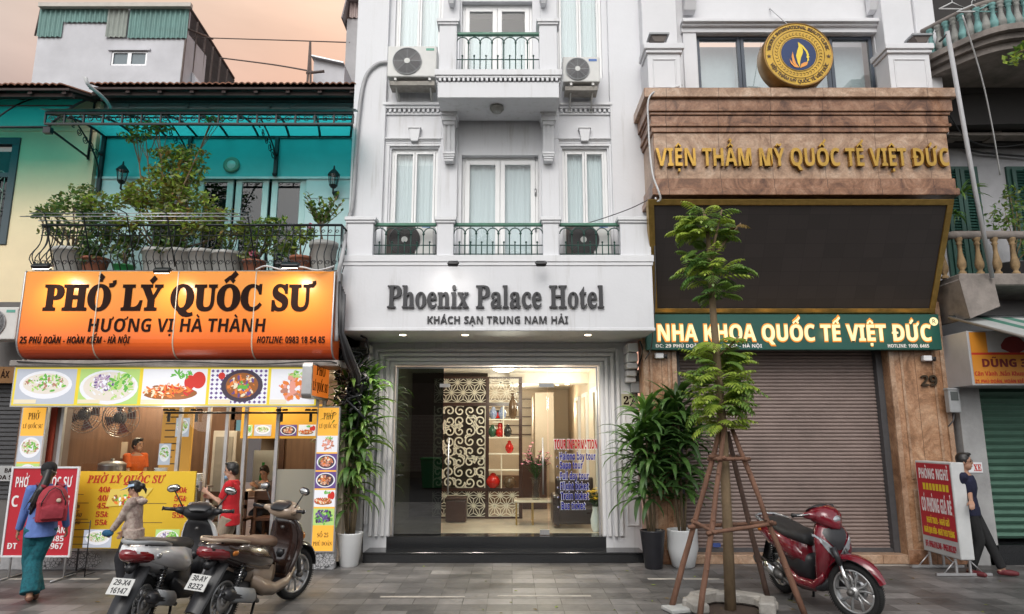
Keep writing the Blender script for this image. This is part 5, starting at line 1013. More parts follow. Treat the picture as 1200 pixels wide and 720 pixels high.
mb = MB(); wtext(mb, 'ĐC: 29 PHỦ DOÃN - HOÀN KIẾM - HÀ NỘI', 'sans', 768, 893, 403.5, 407.5, Yz-.003, W1, .002); wtext(mb, 'HOTLINE: 1900. 6465', 'sans', 1040, 1089, 403.5, 407.5, Yz-.003, W1, .002); mb.build('small_lettering', gs)
for x in [X(u,380,Yz) for u in (790,850,910,970,1030,1080)]: lamp('letter_glow', (x, Yz-.12, Z(391,Yz)), 1.1, (1,.62,.2), .1, gs)
rs = thing('round_sign', 'round gold clinic sign with a blue centre and flame emblem', 'sign', (X(935,64,10.1), 10.2, z108)); yf_ = 10.1; c = (X(935.5,63,yf_), yf_, Z(64,yf_)); rad = 41/F*_t(64,yf_)[0]; GOLDP = mat('gold_print', (.66,.4,.04), .35, 0, .25, 3); mb = MB(); Mr = Matrix.Translation(c) @ Matrix.Rotation(R(90), 4, 'X')
mb.lathe([(rad*.97,-.32),(rad,-.3),(rad,0),(rad*.985,.012),(rad*.955,.012),(rad*.95,.004),(0,.004)], (0,0,0), mat('bronze_edge', (.28,.16,.05), .35, .7, .3, 5), 48, Mr); mb.build('drum', rs)
mb = MB(); Mf = Mr; mb.lathe([(0,.006),(rad*.945,.0061)], (0,0,0), GOLDP, 48, Mf); mb.build('face', rs); NAVY = mat('navy_disc', (.008,.03,.12), .35); mb = MB(); mb.lathe([(0,.01),(rad*.5,.0101)], (0,0,0), NAVY, 40, Mf); mb.build('disc', rs)
mb = MB(); BR = mat('brown_print', (.07,.035,.01), .5, 0, 0); y_ = c[1]-.012; cc = (c[0], y_, c[2])
arc_text(mb, 'VIETDUC INTERNATIONAL BEAUTY CLINIC', 'sans', cc, rad*.80, rad*.1, BR, 172, 8, (1,0,0), (0,0,1), .003); arc_text(mb, 'VIỆN THẨM MỸ QUỐC TẾ VIỆT ĐỨC', 'sans', cc, rad*.89, rad*.1, BR, 200, 340, (1,0,0), (0,0,1), .003, True)
for sx in (-1, 1): px, pz_ = c[0]+sx*rad*.85, c[2]-rad*.07; mb.add([(px+(rad*.075 if k % 2 == 0 else rad*.03)*math.sin(2*math.pi*k/10), y_, pz_+(rad*.075 if k % 2 == 0 else rad*.03)*math.cos(2*math.pi*k/10)) for k in range(10)], [tuple(range(10))], BR)
for k in range(40): a = 2*math.pi*k/40; px, pz_ = c[0]+rad*.63*math.cos(a), c[2]+rad*.63*math.sin(a); mb.tube([(px+rad*.04*math.cos(t), y_, pz_+rad*.04*math.sin(t)) for t in [a+q*.9 for q in range(5)]], rad*.006, BR, 4)
for rr in (.53, .74): mb.tube([(c[0]+rad*rr*math.cos(2*math.pi*k/48), y_, c[2]+rad*rr*math.sin(2*math.pi*k/48)) for k in range(49)], rad*.006, BR, 4)
mb.build('lettering', rs); mb = MB(); EM1 = mat('flame_yellow', (.8,.6,.05), .4, 0, 0); EM2 = mat('flame_orange', (.8,.32,.06), .4, 0, 0)
def em(pts, m, k): mb.add([(c[0]+rad*x*.5, y_-.004-.001*k, c[2]+rad*y*.5) for x, y in pts], [tuple(range(len(pts)))], m)
em([(0,-.85),(-.12,-.45),(-.16,-.1),(-.08,.2),(.02,.45),(.0,.75),(.16,.55),(.26,.3),(.24,.05),(.12,-.2),(.04,-.5)], EM1, 0)
em([(.02,.75),(.3,.5),(.5,.2),(.58,-.05),(.55,-.1),(.6,-.2),(.54,-.25),(.55,-.4),(.42,-.52),(.48,-.3),(.42,-.2),(.46,-.05),(.4,.15),(.3,.3)], EM1, 1)
em([(.0,-.87),(.1,-.62),(.3,-.52),(.5,-.5),(.4,-.7),(.2,-.8)], EM2, 2); em([(-.03,-.85),(-.2,-.6),(-.28,-.3),(-.34,.15),(-.42,-.15),(-.4,-.5),(-.25,-.75)], EM2, 3); em([(-.06,-.86),(-.3,-.7),(-.45,-.5),(-.55,-.3),(-.5,-.6),(-.3,-.82)], EM2, 4); mb.build('emblem', rs)
mb = MB(); mb.tube([(c[0]-.1,c[1]+.15,c[2]-rad),(c[0]-.12,c[1]+.15,z108)], .04, DKGREY, 6); mb.tube([(c[0]+.1,c[1]+.15,c[2]-rad),(c[0]+.12,c[1]+.15,z108)], .04, DKGREY, 6); mb.tube([(c[0]+.05,c[1]+.2,c[2]+rad),(c[0]+.05,Yp,Z(10,Yp))], .008, ALU, 5); mb.build('stay', rs)
nb = thing('house_number', 'bronze digits 29 on the right marble pillar', 'number sign', (X(1088,448,Yk), Yk, Z(453,Yk))); mb = MB(); wtext(mb, '29', 'sans', 1078, 1098, 440, 452.5, Yk-.02, mat('bronze_digits', (.06,.045,.03), .4, .6), .03); mb.build('digits', nb)
# --- red A-board on the right (stands edge on to the street)
ab = thing('light_box_stand', 'white edged red room rental light box standing on grey feet', 'sign board', (6.5, 10.7, 0)); ax0, ax1, ay0, ay1, az0, az1 = 6.4, 6.6, 10.22, 11.12, .24, 1.6; mb = MB(); mb.box(ax0, ax1, ay0, ay1, az0, az1, mat('white_tin', (.55,.56,.56), .45, 0, .15, 3)); mb.build('case', ab, bevel=.012)
mb = MB(); REDF = mat('red_face', (.5,.02,.035), .4, 0, .06); mb.quad((ax0-.003,ay1-.03,az0+.24),(ax0-.003,ay0+.03,az0+.24),(ax0-.003,ay0+.03,az1-.03),(ax0-.003,ay1-.03,az1-.03), REDF); mb.build('face', ab)
def at_(mb, s, z, h, w_, m, st='sans', off=.012): text(mb, s, st, (ax0-.004,(ay0+ay1)/2,z), h, m, w=w_, right=(0,-1,0), depth=.002, off=off)
mb = MB(); at_(mb, 'PHÒNG NGHỈ', 1.34, .15, .74, W1); at_(mb, 'CÓ PHÒNG GIÁ RẺ', .85, .2, .74, W1); mb.build('white_lettering', ab); mb = MB()
for k in range(8): a = ay1-.16-k*.082; mb.quad((ax0-.004,a,1.17),(ax0-.004,a-.062,1.17),(ax0-.004,a-.062,1.27),(ax0-.004,a,1.27), Y1)
at_(mb, 'NGHỈ TRƯA - NGHỈ GIỜ', .68, .085, .56, Y1); at_(mb, 'NGHỈ QUA ĐÊM - NGHỈ THEO THÁNG', .53, .085, .74, Y1); mb.build('yellow_lettering', ab); mb = MB(); at_(mb, 'ĐT: 0966.616.346 - 0965.802.829', .32, .09, .74, mat('crimson_print', (.4,.02,.04), .5, 0, 0)); mb.build('red_lettering', ab)
for y in (ay0+.14, ay1-.14):
    mb = MB(); mb.box(6.1, 6.9, y-.02, y+.02, .01, .045, ALU)
    for sx in (-1, 1): mb.box(6.5+sx*.1-.015, 6.5+sx*.1+.015, y-.015, y+.015, .045, az0, ALU); mb.tube([(6.5+sx*.12,y,.2),(6.5+sx*.28,y,.04)], .01, ALU, 5)
    mb.build('foot', ab)
# --- tyre shop sign at the right edge
ts = thing('tyre_shop_sign', 'orange yellow shop sign box with grey side cut by the right picture edge', 'sign', (7.4, 10.8, 2.9)); sx0 = X(1137,425,10.65); ta_, tb_ = Z(452,10.65), Z(388,10.65); mb = MB(); mb.box(sx0, sx0+4, 10.65, 11.35, ta_, tb_, mat('grey_sign_side', (.42,.42,.44), .4, .1, .12, 3)); mb.build('case', ts, bevel=.008); mb = MB(); y = 10.645; OY = mat('orange_yellow_face', (.62,.24,.025), .4, 0, .08, 2); mb.quad((sx0+.03,y,ta_+.03),(sx0+4,y,ta_+.03),(sx0+4,y,tb_-.02),(sx0+.03,y,tb_-.02), OY); mb.quad((sx0+.03,y-.002,Z(416,y)),(sx0+4,y-.002,Z(416,y)),(sx0+4,y-.002,Z(413.5,y)),(sx0+.03,y-.002,Z(413.5,y)), RT); mb.build('face', ts)
mb = MB(); MRN = mat('maroon_print', (.16,.012,.012), .5, 0, 0); wtext(mb, 'DŨNG 3', 'sans', 1150, 1204, 421, 430, y-.003, MRN, .003, off=.02); wtext(mb, 'Cân Vành ,Nắn Khung', 'sans', 1142, 1204, 435.5, 440.5, y-.003, RT, .003); wtext(mb, '21 PHỦ DOÃN, HOÀN KIẾM', 'sans', 1143, 1204, 445, 449, y-.003, RT, .003); mb.build('lettering', ts)
mb = MB(); mb.quad((X(1156,400,y),y-.004,Z(413,y)),(X(1240,400,y),y-.004,Z(413,y)),(X(1240,400,y),y-.004,tb_-.02),(X(1156,400,y),y-.004,tb_-.02), mat('pale_panel', (.4,.39,.38), .5)); cx, cz = X(1187,400,y), Z(409,y); mb.add([(cx+(.2+.015*(k % 2))*math.cos(math.pi*k/10), y-.006, cz+.2*math.sin(math.pi*k/10)) for k in range(11)] + [(cx-.07,y-.006,cz-.06),(cx+.07,y-.006,cz-.06)], [tuple(range(13))], MRN); mb.build('emblem_panel', ts)
ps = thing('paper_sign', 'small white paper with red letters on the grey pier', 'sign', (X(1155,551,11.2), 11.19, Z(555,11.2))); mb = MB(); mb.box(X(1132,551,11.2), X(1151,551,11.2), 11.185, 11.197, Z(554,11.2), Z(542,11.2), WHITE2); mb.build('sheet', ps); mb = MB(); wtext(mb, 'XE', 'serif', 1141, 1150, 544.5, 552, 11.184, RT, .002, off=.02); mb.build('lettering', ps)
# ================================================================ awnings, air conditioners, lanterns, meters, cables
TEAL = None
def teal_mat():
    m, n, l, b = _new('teal_polycarbonate'); out = n['Material Output']; tr = n.new('ShaderNodeBsdfTransparent'); tr.inputs[0].default_value = (.1,.72,.75,1); tl = n.new('ShaderNodeBsdfTranslucent'); tl.inputs[0].default_value = (.05,.66,.7,1)
    b.inputs['Base Color'].default_value = (.01,.3,.32,1); b.inputs['Roughness'].default_value = .25
    a = n.new('ShaderNodeMixShader'); a.inputs[0].default_value = .5; l.new(tr.outputs[0], a.inputs[1]); l.new(tl.outputs[0], a.inputs[2]); c = n.new('ShaderNodeMixShader'); c.inputs[0].default_value = .25; l.new(a.outputs[0], c.inputs[1]); l.new(b.outputs[0], c.inputs[2]); l.new(c.outputs[0], out.inputs[0]); return m
TEAL = teal_mat()
def scroll(mb, c, ax, ay, r, t0, turns, rad, m=IRON):
    ps = []
    for k in range(int(turns*10)+1):
        t = k/10*2*math.pi/1.6; rr = r*(1-.75*k/(turns*10)); ps.append(Vector(c) + Vector(ax)*rr*math.cos(t0+t) + Vector(ay)*rr*math.sin(t0+t))
    mb.tube(ps, rad, m, 4)
aw = thing('awning', 'teal translucent awning on scrolled black iron brackets over the turquoise balcony', 'awning', (-5, 11.6, 7))
a0 = (X(54,133,10.25), 10.25, Z(133,10.25)); a1 = (X(414,138,10.25), 10.25, Z(137,10.25)); bz = Z(163,Yr-.02); xb0 = qx0+.1; xb1 = qx1-.05
def aw_pt(s, t): # s along x, t front->back, slightly arched
    x = (a0[0]+(a1[0]-a0[0])*s)*(1-t) + (xb0+(xb1-xb0)*s)*t; y = 10.25+(Yr-.03-10.25)*t; z = (a0[2]+(a1[2]-a0[2])*s)*(1-t)+bz*t + .12*math.sin(math.pi*t*.9); return (x,y,z)
mb = MB(); mb.sheet([[tuple(Vector(aw_pt(i/48,j/8))+Vector((0,0,.012+.006*(i%2)))) for i in range(49)] for j in range(9)], TEAL); mb.build('sheet', aw)
mb = MB()
for i in range(9): mb.tube([aw_pt(i/8,j/6) for j in range(7)], .022, IRON, 5)
for j in (.33, .66, 1.0): mb.tube([aw_pt(i/8,j) for i in range(9)], .018, IRON, 5)
mb.box(a0[0], a1[0], 10.22, 10.28, a0[2]-.02, a0[2]+.02, IRON); mb.box(a0[0], a1[0], 10.23, 10.27, a0[2]-.2, a0[2]-.17, IRON)
for i in range(17): x = a0[0]+(a1[0]-a0[0])*i/16; mb.box(x-.012, x+.012, 10.235, 10.265, a0[2]-.17, a0[2]-.02, IRON)
for i in range(32): x = a0[0]+.11+(a1[0]-a0[0]-.1)*i/32; scroll(mb, (x,10.25,a0[2]-.095), (1 if i%2 else -1,0,0), (0,0,1), .06, 0, 2.2, .007)
mb.build('frame', aw)
mb = MB(); mb.sheet([[(a0[0]-.05+(a1[0]-a0[0]+.1)*i/12, 10.15, a0[2]+.03) for i in range(13)],[(a0[0]-.05+(a1[0]-a0[0]+.1)*i/12, 10.4, a0[2]+.1) for i in range(13)]], mat('pale_flashing', (.4,.47,.48), .5)); mb.build('flashing', aw)
for u in (117, 223, 325):
    x = X(u,180,Yr) if u > 150 else xb0; s = (x-xb0)/(xb1-xb0); mb = MB(); top = Vector(aw_pt(s,.99)); low = Z(206 if u > 150 else 228,Yr); fx = aw_pt(s,.25)
    mb.box(x-.03, x+.03, Yr-.07, Yr-.01, low, top.z, IRON); mb.ball((x,Yr-.07,low), .045, IRON, 8); mb.ball((x,Yr-.07,Z(182,Yr)), .05, IRON, 8)
    mb.tube([(x,Yr-.05,low+.25)]+[(x, Yr-.08-(1.0)*(k/8)**1.6, low+.3+(top.z-low-.32)*(k/8)**.75) for k in range(1,9)], .014, IRON, 5)
    for k in range(5): scroll(mb, (x, Yr-.22-.17*k, top.z-.18-.06*(4-k)), (0,-1,0), (0,0,1), .1-.012*k, k, 2.4, .008)
    mb.build('bracket', aw)
aw2 = thing('awning', 'smaller teal translucent awning over the grilled window of the cream house', 'awning', (-9, 11.4, 7)); mb = MB(); fx1 = X(57,148,10.4); rows = []
def aq(s, t): return (fx1-2.6+2.6*s+(X(14,125,Yc)-fx1)*.0, Yc-.02-(Yc-10.4)*t, Z(128,Yc)-.25+.55*(1-t)+.12*math.sin(math.pi*t))
x_r = fx1; fz = Z(150,10.4); bz2 = Z(118,Yc)
def aq(s, t): return (x_r-3+3*s-.0*t, Yc-.02-(Yc-10.4)*t, bz2+(fz-bz2)*t**1.4)
mb.sheet([[aq(i/12,j/8) for i in range(13)] for j in range(9)], TEAL); mb.build('sheet', aw2); mb = MB()
for i in range(4): mb.tube([aq(i/3,j/8) for j in range(9)], .022, IRON, 5)
for j in (.5, 1): mb.tube([aq(0,j),aq(1,j)], .02, IRON, 5)
mb.tube([aq(1,1),(x_r,Yc-.03,fz-.06)], .02, IRON, 5); mb.tube([(x_r,Yc-.03,bz2),(x_r,Yc-.03,fz-.1)], .02, IRON, 5); mb.box(x_r-.06, x_r+.06, 10.36, 10.44, fz-.1, fz, IRON); mb.build('frame', aw2)
aw3 = thing('striped_awning', 'faded green and white striped awning above the tyre shop sign', 'awning', (8, 10.5, 3.4)); mb = MB(); SG = mat('awning_green', (.07,.2,.15), .7, 0, .2, 3); SWH = mat('awning_white', (.4,.41,.4), .7, 0, .2, 3); p_b = (X(1112,375,11.0), 11.0, Z(372,11.0)); k = 46
pf = lambda s, t: (p_b[0]+.0+s*4.2 + t*.35, 11.0-t*1.5, p_b[2]-.0-t*.62)
for i in range(k): mb.sheet([[pf(i/k,t/4) for t in range(5)],[pf((i+1)/k,t/4) for t in range(5)]], SG if i % 4 in (1,2) and i > 2 else SWH)
mb.build('canopy', aw3); mb = MB(); mb.tube([pf(0,0),pf(1,0)], .03, IRON, 6); mb.tube([pf(0,0),pf(0,1)], .022, mat('awning_arm', (.2,.18,.16), .6), 5); mb.tube([pf(0,1),pf(1,1)], .02, IRON, 5); mb.build('frame', aw3)
ACW = mat('aircon_white', (.62,.62,.6), .45, 0, .12, 4); ACD = mat('aircon_fan_dark', (.06,.05,.05), .5, .1, .2, 6)
def aircon(label, x0, x1, z0, z1, y0, d=.34, badge=(.1,.35,.28), bracket=True, dark=False):
    a = thing('air_conditioner', label, 'air conditioner', ((x0+x1)/2, y0+d, z0), 0, 'outdoor air conditioner units on the hotel'); mb = MB(); mb.box(x0, x1, y0, y0+d, z0, z1, ACW); mb.build('casing', a, bevel=.018, seg=2)
    w_, h_ = x1-x0, z1-z0; r = h_*.42; cx, cz = x0+w_*.4, (z0+z1)/2; mb = MB(); My = Matrix.Translation((cx,y0-.004,cz)) @ Matrix.Rotation(R(90),4,'X'); mb.lathe([(0,0),(r,.0005)], (0,0,0), ACD, 28, My); f = mb.build('fan_recess', a)
    mb = MB()
    for k in range(3): ang = 2.1*k; mb.add([(cx+rr*math.cos(ang+q), y0-.006, cz+rr*math.sin(ang+q)) for rr, q in ((.08*r,0),(.85*r,-.25),(.85*r,.5),(.1*r,.9))], [(0,1,2,3)], ACD)
    mb.build('fan_blade', f); mb = MB()
    for k in range(9): rr = r*(.2+.8*k/8); mb.tube([(cx+rr*math.cos(2*math.pi*q/28), y0-.016, cz+rr*math.sin(2*math.pi*q/28)) for q in range(29)], .0045 if k < 8 else .01, GREY if not dark else DKGREY, 4)
    for k in range(8): mb.tube([(cx,y0-.014,cz),(cx+r*math.cos(k*math.pi/4),y0-.014,cz+r*math.sin(k*math.pi/4))], .004, GREY if not dark else DKGREY, 4)
    mb.lathe([(0,.022),(.13*r+.02,.018)], (0,0,0), ACW, 16, My); mb.build('fan_guard', f)
    mb = MB(); mb.box(x1-.19, x1-.05, y0-.003, y0-.0005, z1-.09, z1-.045, mat('badge', badge, .4)); mb.build('badge', a)
    if dark: mb = MB(); mb.box(x0+.02, x0+.62*w_, y0-.003, y0-.0005, z0+.03, z1-.03, mat('dark_fan_grille', (.05,.035,.03), .6)); mb.build('front_grille', a)
    if bracket:
        for x in (x0+.14, x1-.12):
            mb = MB(); mb.box(x-.02, x+.02, y0+.02, Yu, z0-.05, z0-.006, ACW); mb.box(x-.02, x+.02, Yu-.06, Yu-.02, z0-.36, z0-.05, ACW); mb.tube([(x,y0+.05,z0-.05),(x,Yu-.03,z0-.33)], .015, ACW, 5); mb.build('bracket', a)
        mb = MB(); mb.box(x0+.04, x1-.04, y0+.05, y0+d-.03, z0-.13, z0-.052, mat('aircon_grime', (.33,.31,.28), .8, 0, .4, 9)); mb.build('tray', a)
    return a
aircon('large round fanned air conditioner hung left of the upper hotel balcony', X(454,72,10.75), X(512,72,10.75), Z(90,10.75), Z(54,10.75), 10.75, badge=(.05,.3,.2))
aircon('smaller grimy air conditioner hung right of the upper hotel balcony', X(659.5,80,10.75), X(703,80,10.75), Z(96,10.75), Z(66.5,10.75), 10.75, badge=(.05,.14,.4))
zf = fz1+.05
aircon('air conditioner behind the left green rail of the lower hotel balcony', X(452,280,10.88), X(508,280,10.88), zf+.06, zf+.06+.6, 10.86, badge=(.1,.25,.5), bracket=False, dark=True)
aircon('air conditioner behind the right green rail of the lower hotel balcony', X(662,280,10.88), X(716,280,10.88), zf+.06, zf+.06+.6, 10.86, badge=(.05,.14,.4), bracket=False, dark=True)
ca = aircon('pale air conditioner mostly hidden behind the end of the orange sign', X(-30,385,10.7), X(19,385,10.7), Z(398,10.7), Z(360,10.7), 10.7, bracket=False); ca['group'] = 'outdoor units by the cream house'
def lantern(label, u, v):
    y = Yr-.22; x, z = X(u,v,y), Z(v,y); l_ = thing('wall_lantern', label, 'wall lamp', (x,Yr,z), 0, 'black wall lanterns on the turquoise house'); mb = MB(); mb.lathe([(.02,-.16),(.05,-.14),(.075,-.1)], (x,y,z), IRON, 8); mb.lathe([(.11,.09),(.1,.11),(.05,.17),(.02,.2),(.012,.26),(0,.27)], (x,y,z), IRON, 8)
    for k in range(6): a = 2*math.pi*k/6; mb.tube([(x+.07*math.cos(a),y+.07*math.sin(a),z-.1),(x+.1*math.cos(a),y+.1*math.sin(a),z+.09)], .007, IRON, 4)
    mb.build('cage', l_); mb = MB(); mb.lathe([(.062,-.1),(.088,.09)], (x,y,z), glass('lantern_glass', (.6,.7,.7), 1.6, .05), 8); mb.build('glass', l_); mb = MB(); mb.tube([(x,y,z-.15),(x,y,z-.24),(x,y+.12,z-.26),(x,Yr-.01,z-.2)], .018, IRON, 6); mb.ball((x,Yr-.02,z-.2), (.05,.02,.09), IRON, 8); mb.build('arm', l_)
lantern('black wall lantern right of the turquoise balcony doors', 391, 211); lantern('black wall lantern half hidden by the balcony bonsai leaves', 143, 206)
vl = thing('porthole_lamp', 'small round green rimmed lamp above the turquoise balcony doors', 'wall lamp', (X(272,194,Yr), Yr, Z(194,Yr))); mb = MB(); Mv = Matrix.Translation((X(272,194,Yr),Yr-.002,Z(194,Yr))) @ Matrix.Rotation(R(90),4,'X'); mb.lathe([(.14,0),(.15,.03),(.12,.05),(.09,.04)], (0,0,0), mat('lamp_rim', (.12,.3,.22), .4), 20, Mv); mb.build('rim', vl); mb = MB(); mb.lathe([(.09,.035),(.05,.055),(0,.06)], (0,0,0), mat('lamp_lens', (.45,.65,.6), .2), 16, Mv); mb.build('lens', vl)
# meters, cameras, cables
def meter(label, u0, u1, v0, v1, y):
    x0, x1, z0, z1 = X(u0,(v0+v1)/2,y), X(u1,(v0+v1)/2,y), Z(v1,y), Z(v0,y); m_ = thing('electric_meter', label, 'meter box', ((x0+x1)/2,y,z0)); mb = MB(); mb.box(x0, x1, y-.12, y, z0, z1, GREY); mb.box(x0-.01, x1+.01, y-.13, y+.0, z1-.03, z1+.01, GREY); mb.build('box', m_, bevel=.01); mb = MB(); mb.box(x0+.03, x1-.03, y-.126, y-.1205, z0+(z1-z0)*.5, z1-.05, mat('meter_window', (.06,.07,.07), .1)); mb.build('window', m_); mb = MB(); mb.tube([((x0+x1)/2,y-.06,z0),((x0+x1)/2-.02,y-.06,z0-.12),(x0-.02,y-.05,z0-.22)], .012, DKGREY, 5); mb.build('cable', m_)
meter('grey electric meter box on the white wall above the number plaque', 738, 752, 435, 461, Yg-.03); meter('grey meter box on the pier below the tyre shop sign', 1107, 1120, 456, 484, 11.19); meter('cream meter box tucked between the orange sign and the hotel', 405, 420, 409, 433, Yg-.3)
def cctv(label, u, v, y):
    x, z = X(u,v,y), Z(v,y); c_ = thing('security_camera', label, 'camera', (x,y,z), 0, 'white security cameras under the green sign'); mb = MB(); mb.box(x-.09, x+.05, y-.1, y, z-.04, z+.05, WHITE2); mb.build('housing', c_, bevel=.015, seg=2); mb = MB(); mb.tube([(x+.04,y-.06,z),(x+.11,y-.08,z-.01)], [.035,.04], BLACK, 10); mb.build('lens', c_)
cctv('white security camera on the left marble pillar', 773, 418, Yk-.03); cctv('white security camera above the bronze 29 digits', 1085, 421, Yk-.03)
def cable(label, pts, r, m, nm='cable', cat='cable', group=None):
    o = thing(nm, label, cat, tuple(pts[0]), 0, group); mb = MB(); ps = [Vector(p) for p in pts]; out = []
    for i in range(len(ps)-1):
        p0, p1, p2, p3 = ps[max(i-1,0)], ps[i], ps[i+1], ps[min(i+2,len(ps)-1)]
        for k in range(6): t = k/6; out.append(.5*((2*p1)+(p2-p0)*t+(2*p0-5*p1+4*p2-p3)*t*t+(3*p1-p0-3*p2+p3)*t**3))
    out.append(ps[-1]); mb.tube(out, r, m, 6); mb.build('sheath', o); return o
def W(u, v, y): return (X(u,v,y), y, Z(v,y))
CBG = mat('grey_conduit', (.42,.42,.43), .6); CBW = mat('white_cable', (.6,.6,.6), .6)
cable('grey conduit curving from the left air conditioner down the hotel edge', [W(455,73,11.08),W(441,76,11.08),W(428,92,11.08),W(421,130,11.05),W(417,180,11.05),W(413,240,11.05),W(409,256,11.0),W(401,300,10.3),W(396,330,10.3),W(394,400,10.3)], .035, CBG)
cable('white cable looping down the end of the marble fascia', [W(799,100,10.6),W(790,103,10.4),W(762,112,10.12),W(760,150,10.15),W(764,200,10.1),W(771,222,10.05),W(774,233,10.1),W(770,236,10.15),W(768,232,10.2)], .015, CBW)
cable('thin grey wire sagging past the right hotel window', [W(684,263,11.0),W(710,255,10.9),W(740,244,10.7),W(762,233,10.5)], .008, DKGREY)
cable('long thin wire crossing the orange sky at the upper level', [W(222,44,21),W(320,47,20),W(410,50,18)], .018, RUST, group='wires across the orange sky'); cable('lower of the thin wires sagging across the orange sky', [W(258,68,21),W(320,76,19),W(366,84,16.6)], .022, RUST, group='wires across the orange sky')
cable('black cable hanging from the hotel soffit to the meter', [W(750,400,11.2),W(753,412,11.3),W(748,428,11.5),W(744,436,11.75)], .014, BLACK)
cable('grey service cable on the cream house eave bending down to the turquoise wall', [W(100,91,10.55),W(104,100,10.6),W(118,112,10.9),W(127,122,11.3),W(130,130,11.5)], .03, CBW)
cable('dark wires running along the old white wall at the right', [W(1108,165,11.95),W(1140,177,11.9),W(1170,181,11.9),W(1230,186,11.9)], .02, BLACK); cable('pale washing line cord hanging from the upper curved balcony', [W(1128,18,9.7),W(1150,90,10.2),W(1163,150,10.6),W(1172,205,11)], .012, CBW)
cb = thing('cable_bundle', 'tangled black cable bundle hanging beside the projecting orange sign', 'cables', W(410,450,10.9)); mb = MB(); random.seed(3)
for i in range(34):
    u, v = random.uniform(395,428), random.uniform(392,470); p = []
    for k in range(6): p.append(W(min(432,max(392,u+random.uniform(-14,14))), v+k*random.uniform(2,9), 10.75+random.uniform(0,.6)))
    out = []
    for a in range(len(p)-1):
        for t in (0,.33,.66): out.append(Vector(p[a]).lerp(Vector(p[a+1]), t))
    mb.tube(out, random.choice((.012,.018,.024)), random.choice((BLACK,BLACK,DKGREY,IRON)), 5)
for k in range(6): mb.tube([W(398+k*1.2,330+k*3,10.25),W(397+k,390,10.3),W(404+k*2,420,10.5),W(412+k*2,440,10.8),W(416+k,480,11)], .02, random.choice((BLACK,DKGREY)), 5)
for cx_ in ((421,447),(415,455)):
    c = Vector(W(*cx_,10.9))
    for q in range(4): mb.tube([(c.x+(.11+.008*q)*math.cos(a), c.y+.01*q, c.z+(.13+.008*q)*math.sin(a)) for a in [2*math.pi*k/16 for k in range(17)]], .014, BLACK, 5)
mb.build('wires', cb); mb = MB(); mb.box(X(397,450,11.3), X(428,450,11.3), 11.3, 11.35, 2.0, 3.4, DIM); mb.build('back_board', cb); mb = MB(); mb.box(X(424,452,11), X(435,452,11), 11, 11.2, Z(458,11), Z(447,11), GREY); mb.build('junction_box', cb, bevel=.01)
pp = thing('metal_pipe', 'slanting grey metal pipe pole between the right balconies', 'pole', W(1163,325,10.6)); mb = MB(); mb.tube([W(1163,326,10.6),W(1143,225,10.3),W(1110,37,9.75)], .034, CBG, 10); mb.tube([W(1110,40,9.75),W(1101,49,9.9)], .02, DKGREY, 6); mb.build('pipe', pp)
# hangers on the upper balcony
def hanger(label, u, v, y, m, a):
    h = thing('clothes_hanger', label, 'hanger', W(u,v,y), 0, 'clothes hangers on the upper curved balcony'); mb = MB(); x, _, z = W(u,v,y); c_, s_ = math.cos(a), math.sin(a); f = lambda p, q: (x+p*c_-q*s_*.2, y+p*s_*.3, z+q+p*.15*s_)
    mb.tube([f(-.25,-.12),f(0,0),f(.25,-.12),f(-.25,-.12)], .012, m, 5); mb.tube([f(0,0),f(0,.06),f(.03,.1),f(.06,.07)], .008, m, 5); mb.build('wire', h)
hanger('white plastic hanger at the left of the balcony rail', 1116, 3, 10.2, CBW, .2); hanger('white plastic hanger second along the balcony rail', 1139, 6, 10.1, CBW, -.25); hanger('teal plastic hanger farthest along the balcony rail', 1158, 6, 10.0, VERD, .3)
for k, (u, v) in enumerate(((771,45),(1076,46))):
    uf = thing('uplight', ('dark boxy uplight on the left white pedestal','dark boxy uplight on the right white pedestal')[k], 'uplight', W(u,v+5,10.6), 0, 'uplights on the clinic pedestals'); mb = MB(); x, y, z = W(u,v,10.65); mb.prism([(x-.08,z-.12),(x+.08,z-.12),(x+.14,z),(x-.14,z)], y-.1, y+.1, 'y', mat('uplight_brown', (.1,.08,.07), .6)); mb.box(x-.17, x+.17, y-.13, y+.13, z, z+.03, GREY); mb.build('body', uf)
for k, (v0, v1) in enumerate(((65,79),(83,96))):
    sw = thing('sensor_box', ('upper small white box beside the right clinic pedestal','lower small white box beside the right clinic pedestal')[k], 'junction box', W(1036,v1,10.9), 0, 'small white boxes by the clinic pedestal'); mb = MB(); mb.box(X(1034,70,10.9), X(1041,70,10.9)+.05, 10.9, 11.0, Z(v1,10.9), Z(v0,10.9), WHITE2); mb.build('box', sw, bevel=.01)
# ================================================================ lobby furnishings
SCRW = mat('lattice_cream', (.78,.72,.62), .5, 0, .04); SCRF = mat('lattice_frame', (.05,.02,.015), .35, 0, .2, 6)
Yl = 14.4; ls = thing('lattice_screen', 'tall cream cut out lattice screen in dark wooden frame inside the lobby', 'room divider', (X(565,608,Yl), Yl, .331)); ux = [520, 571, 610]; zz = [Z(608,Yl)+.0, Z(574,Yl), Z(474,Yl), Z(442,Yl)]; zz[0] = .335
mb = MB(); x0, x1, x2 = [X(u,530,Yl) for u in ux]; t = .035
x0 -= .25
for x in (x0, x1, x2): mb.box(x-t, x+t, Yl-.04, Yl+.04, zz[0], zz[3], SCRF)
for z in zz:
    for a, b in ((x0,x1),(x1,x2)): mb.box(a+t, b-t, Yl-.038, Yl+.038, z-t if z != zz[0] else z, z+t if z != zz[3] else z, SCRF)
mb.build('frame', ls)
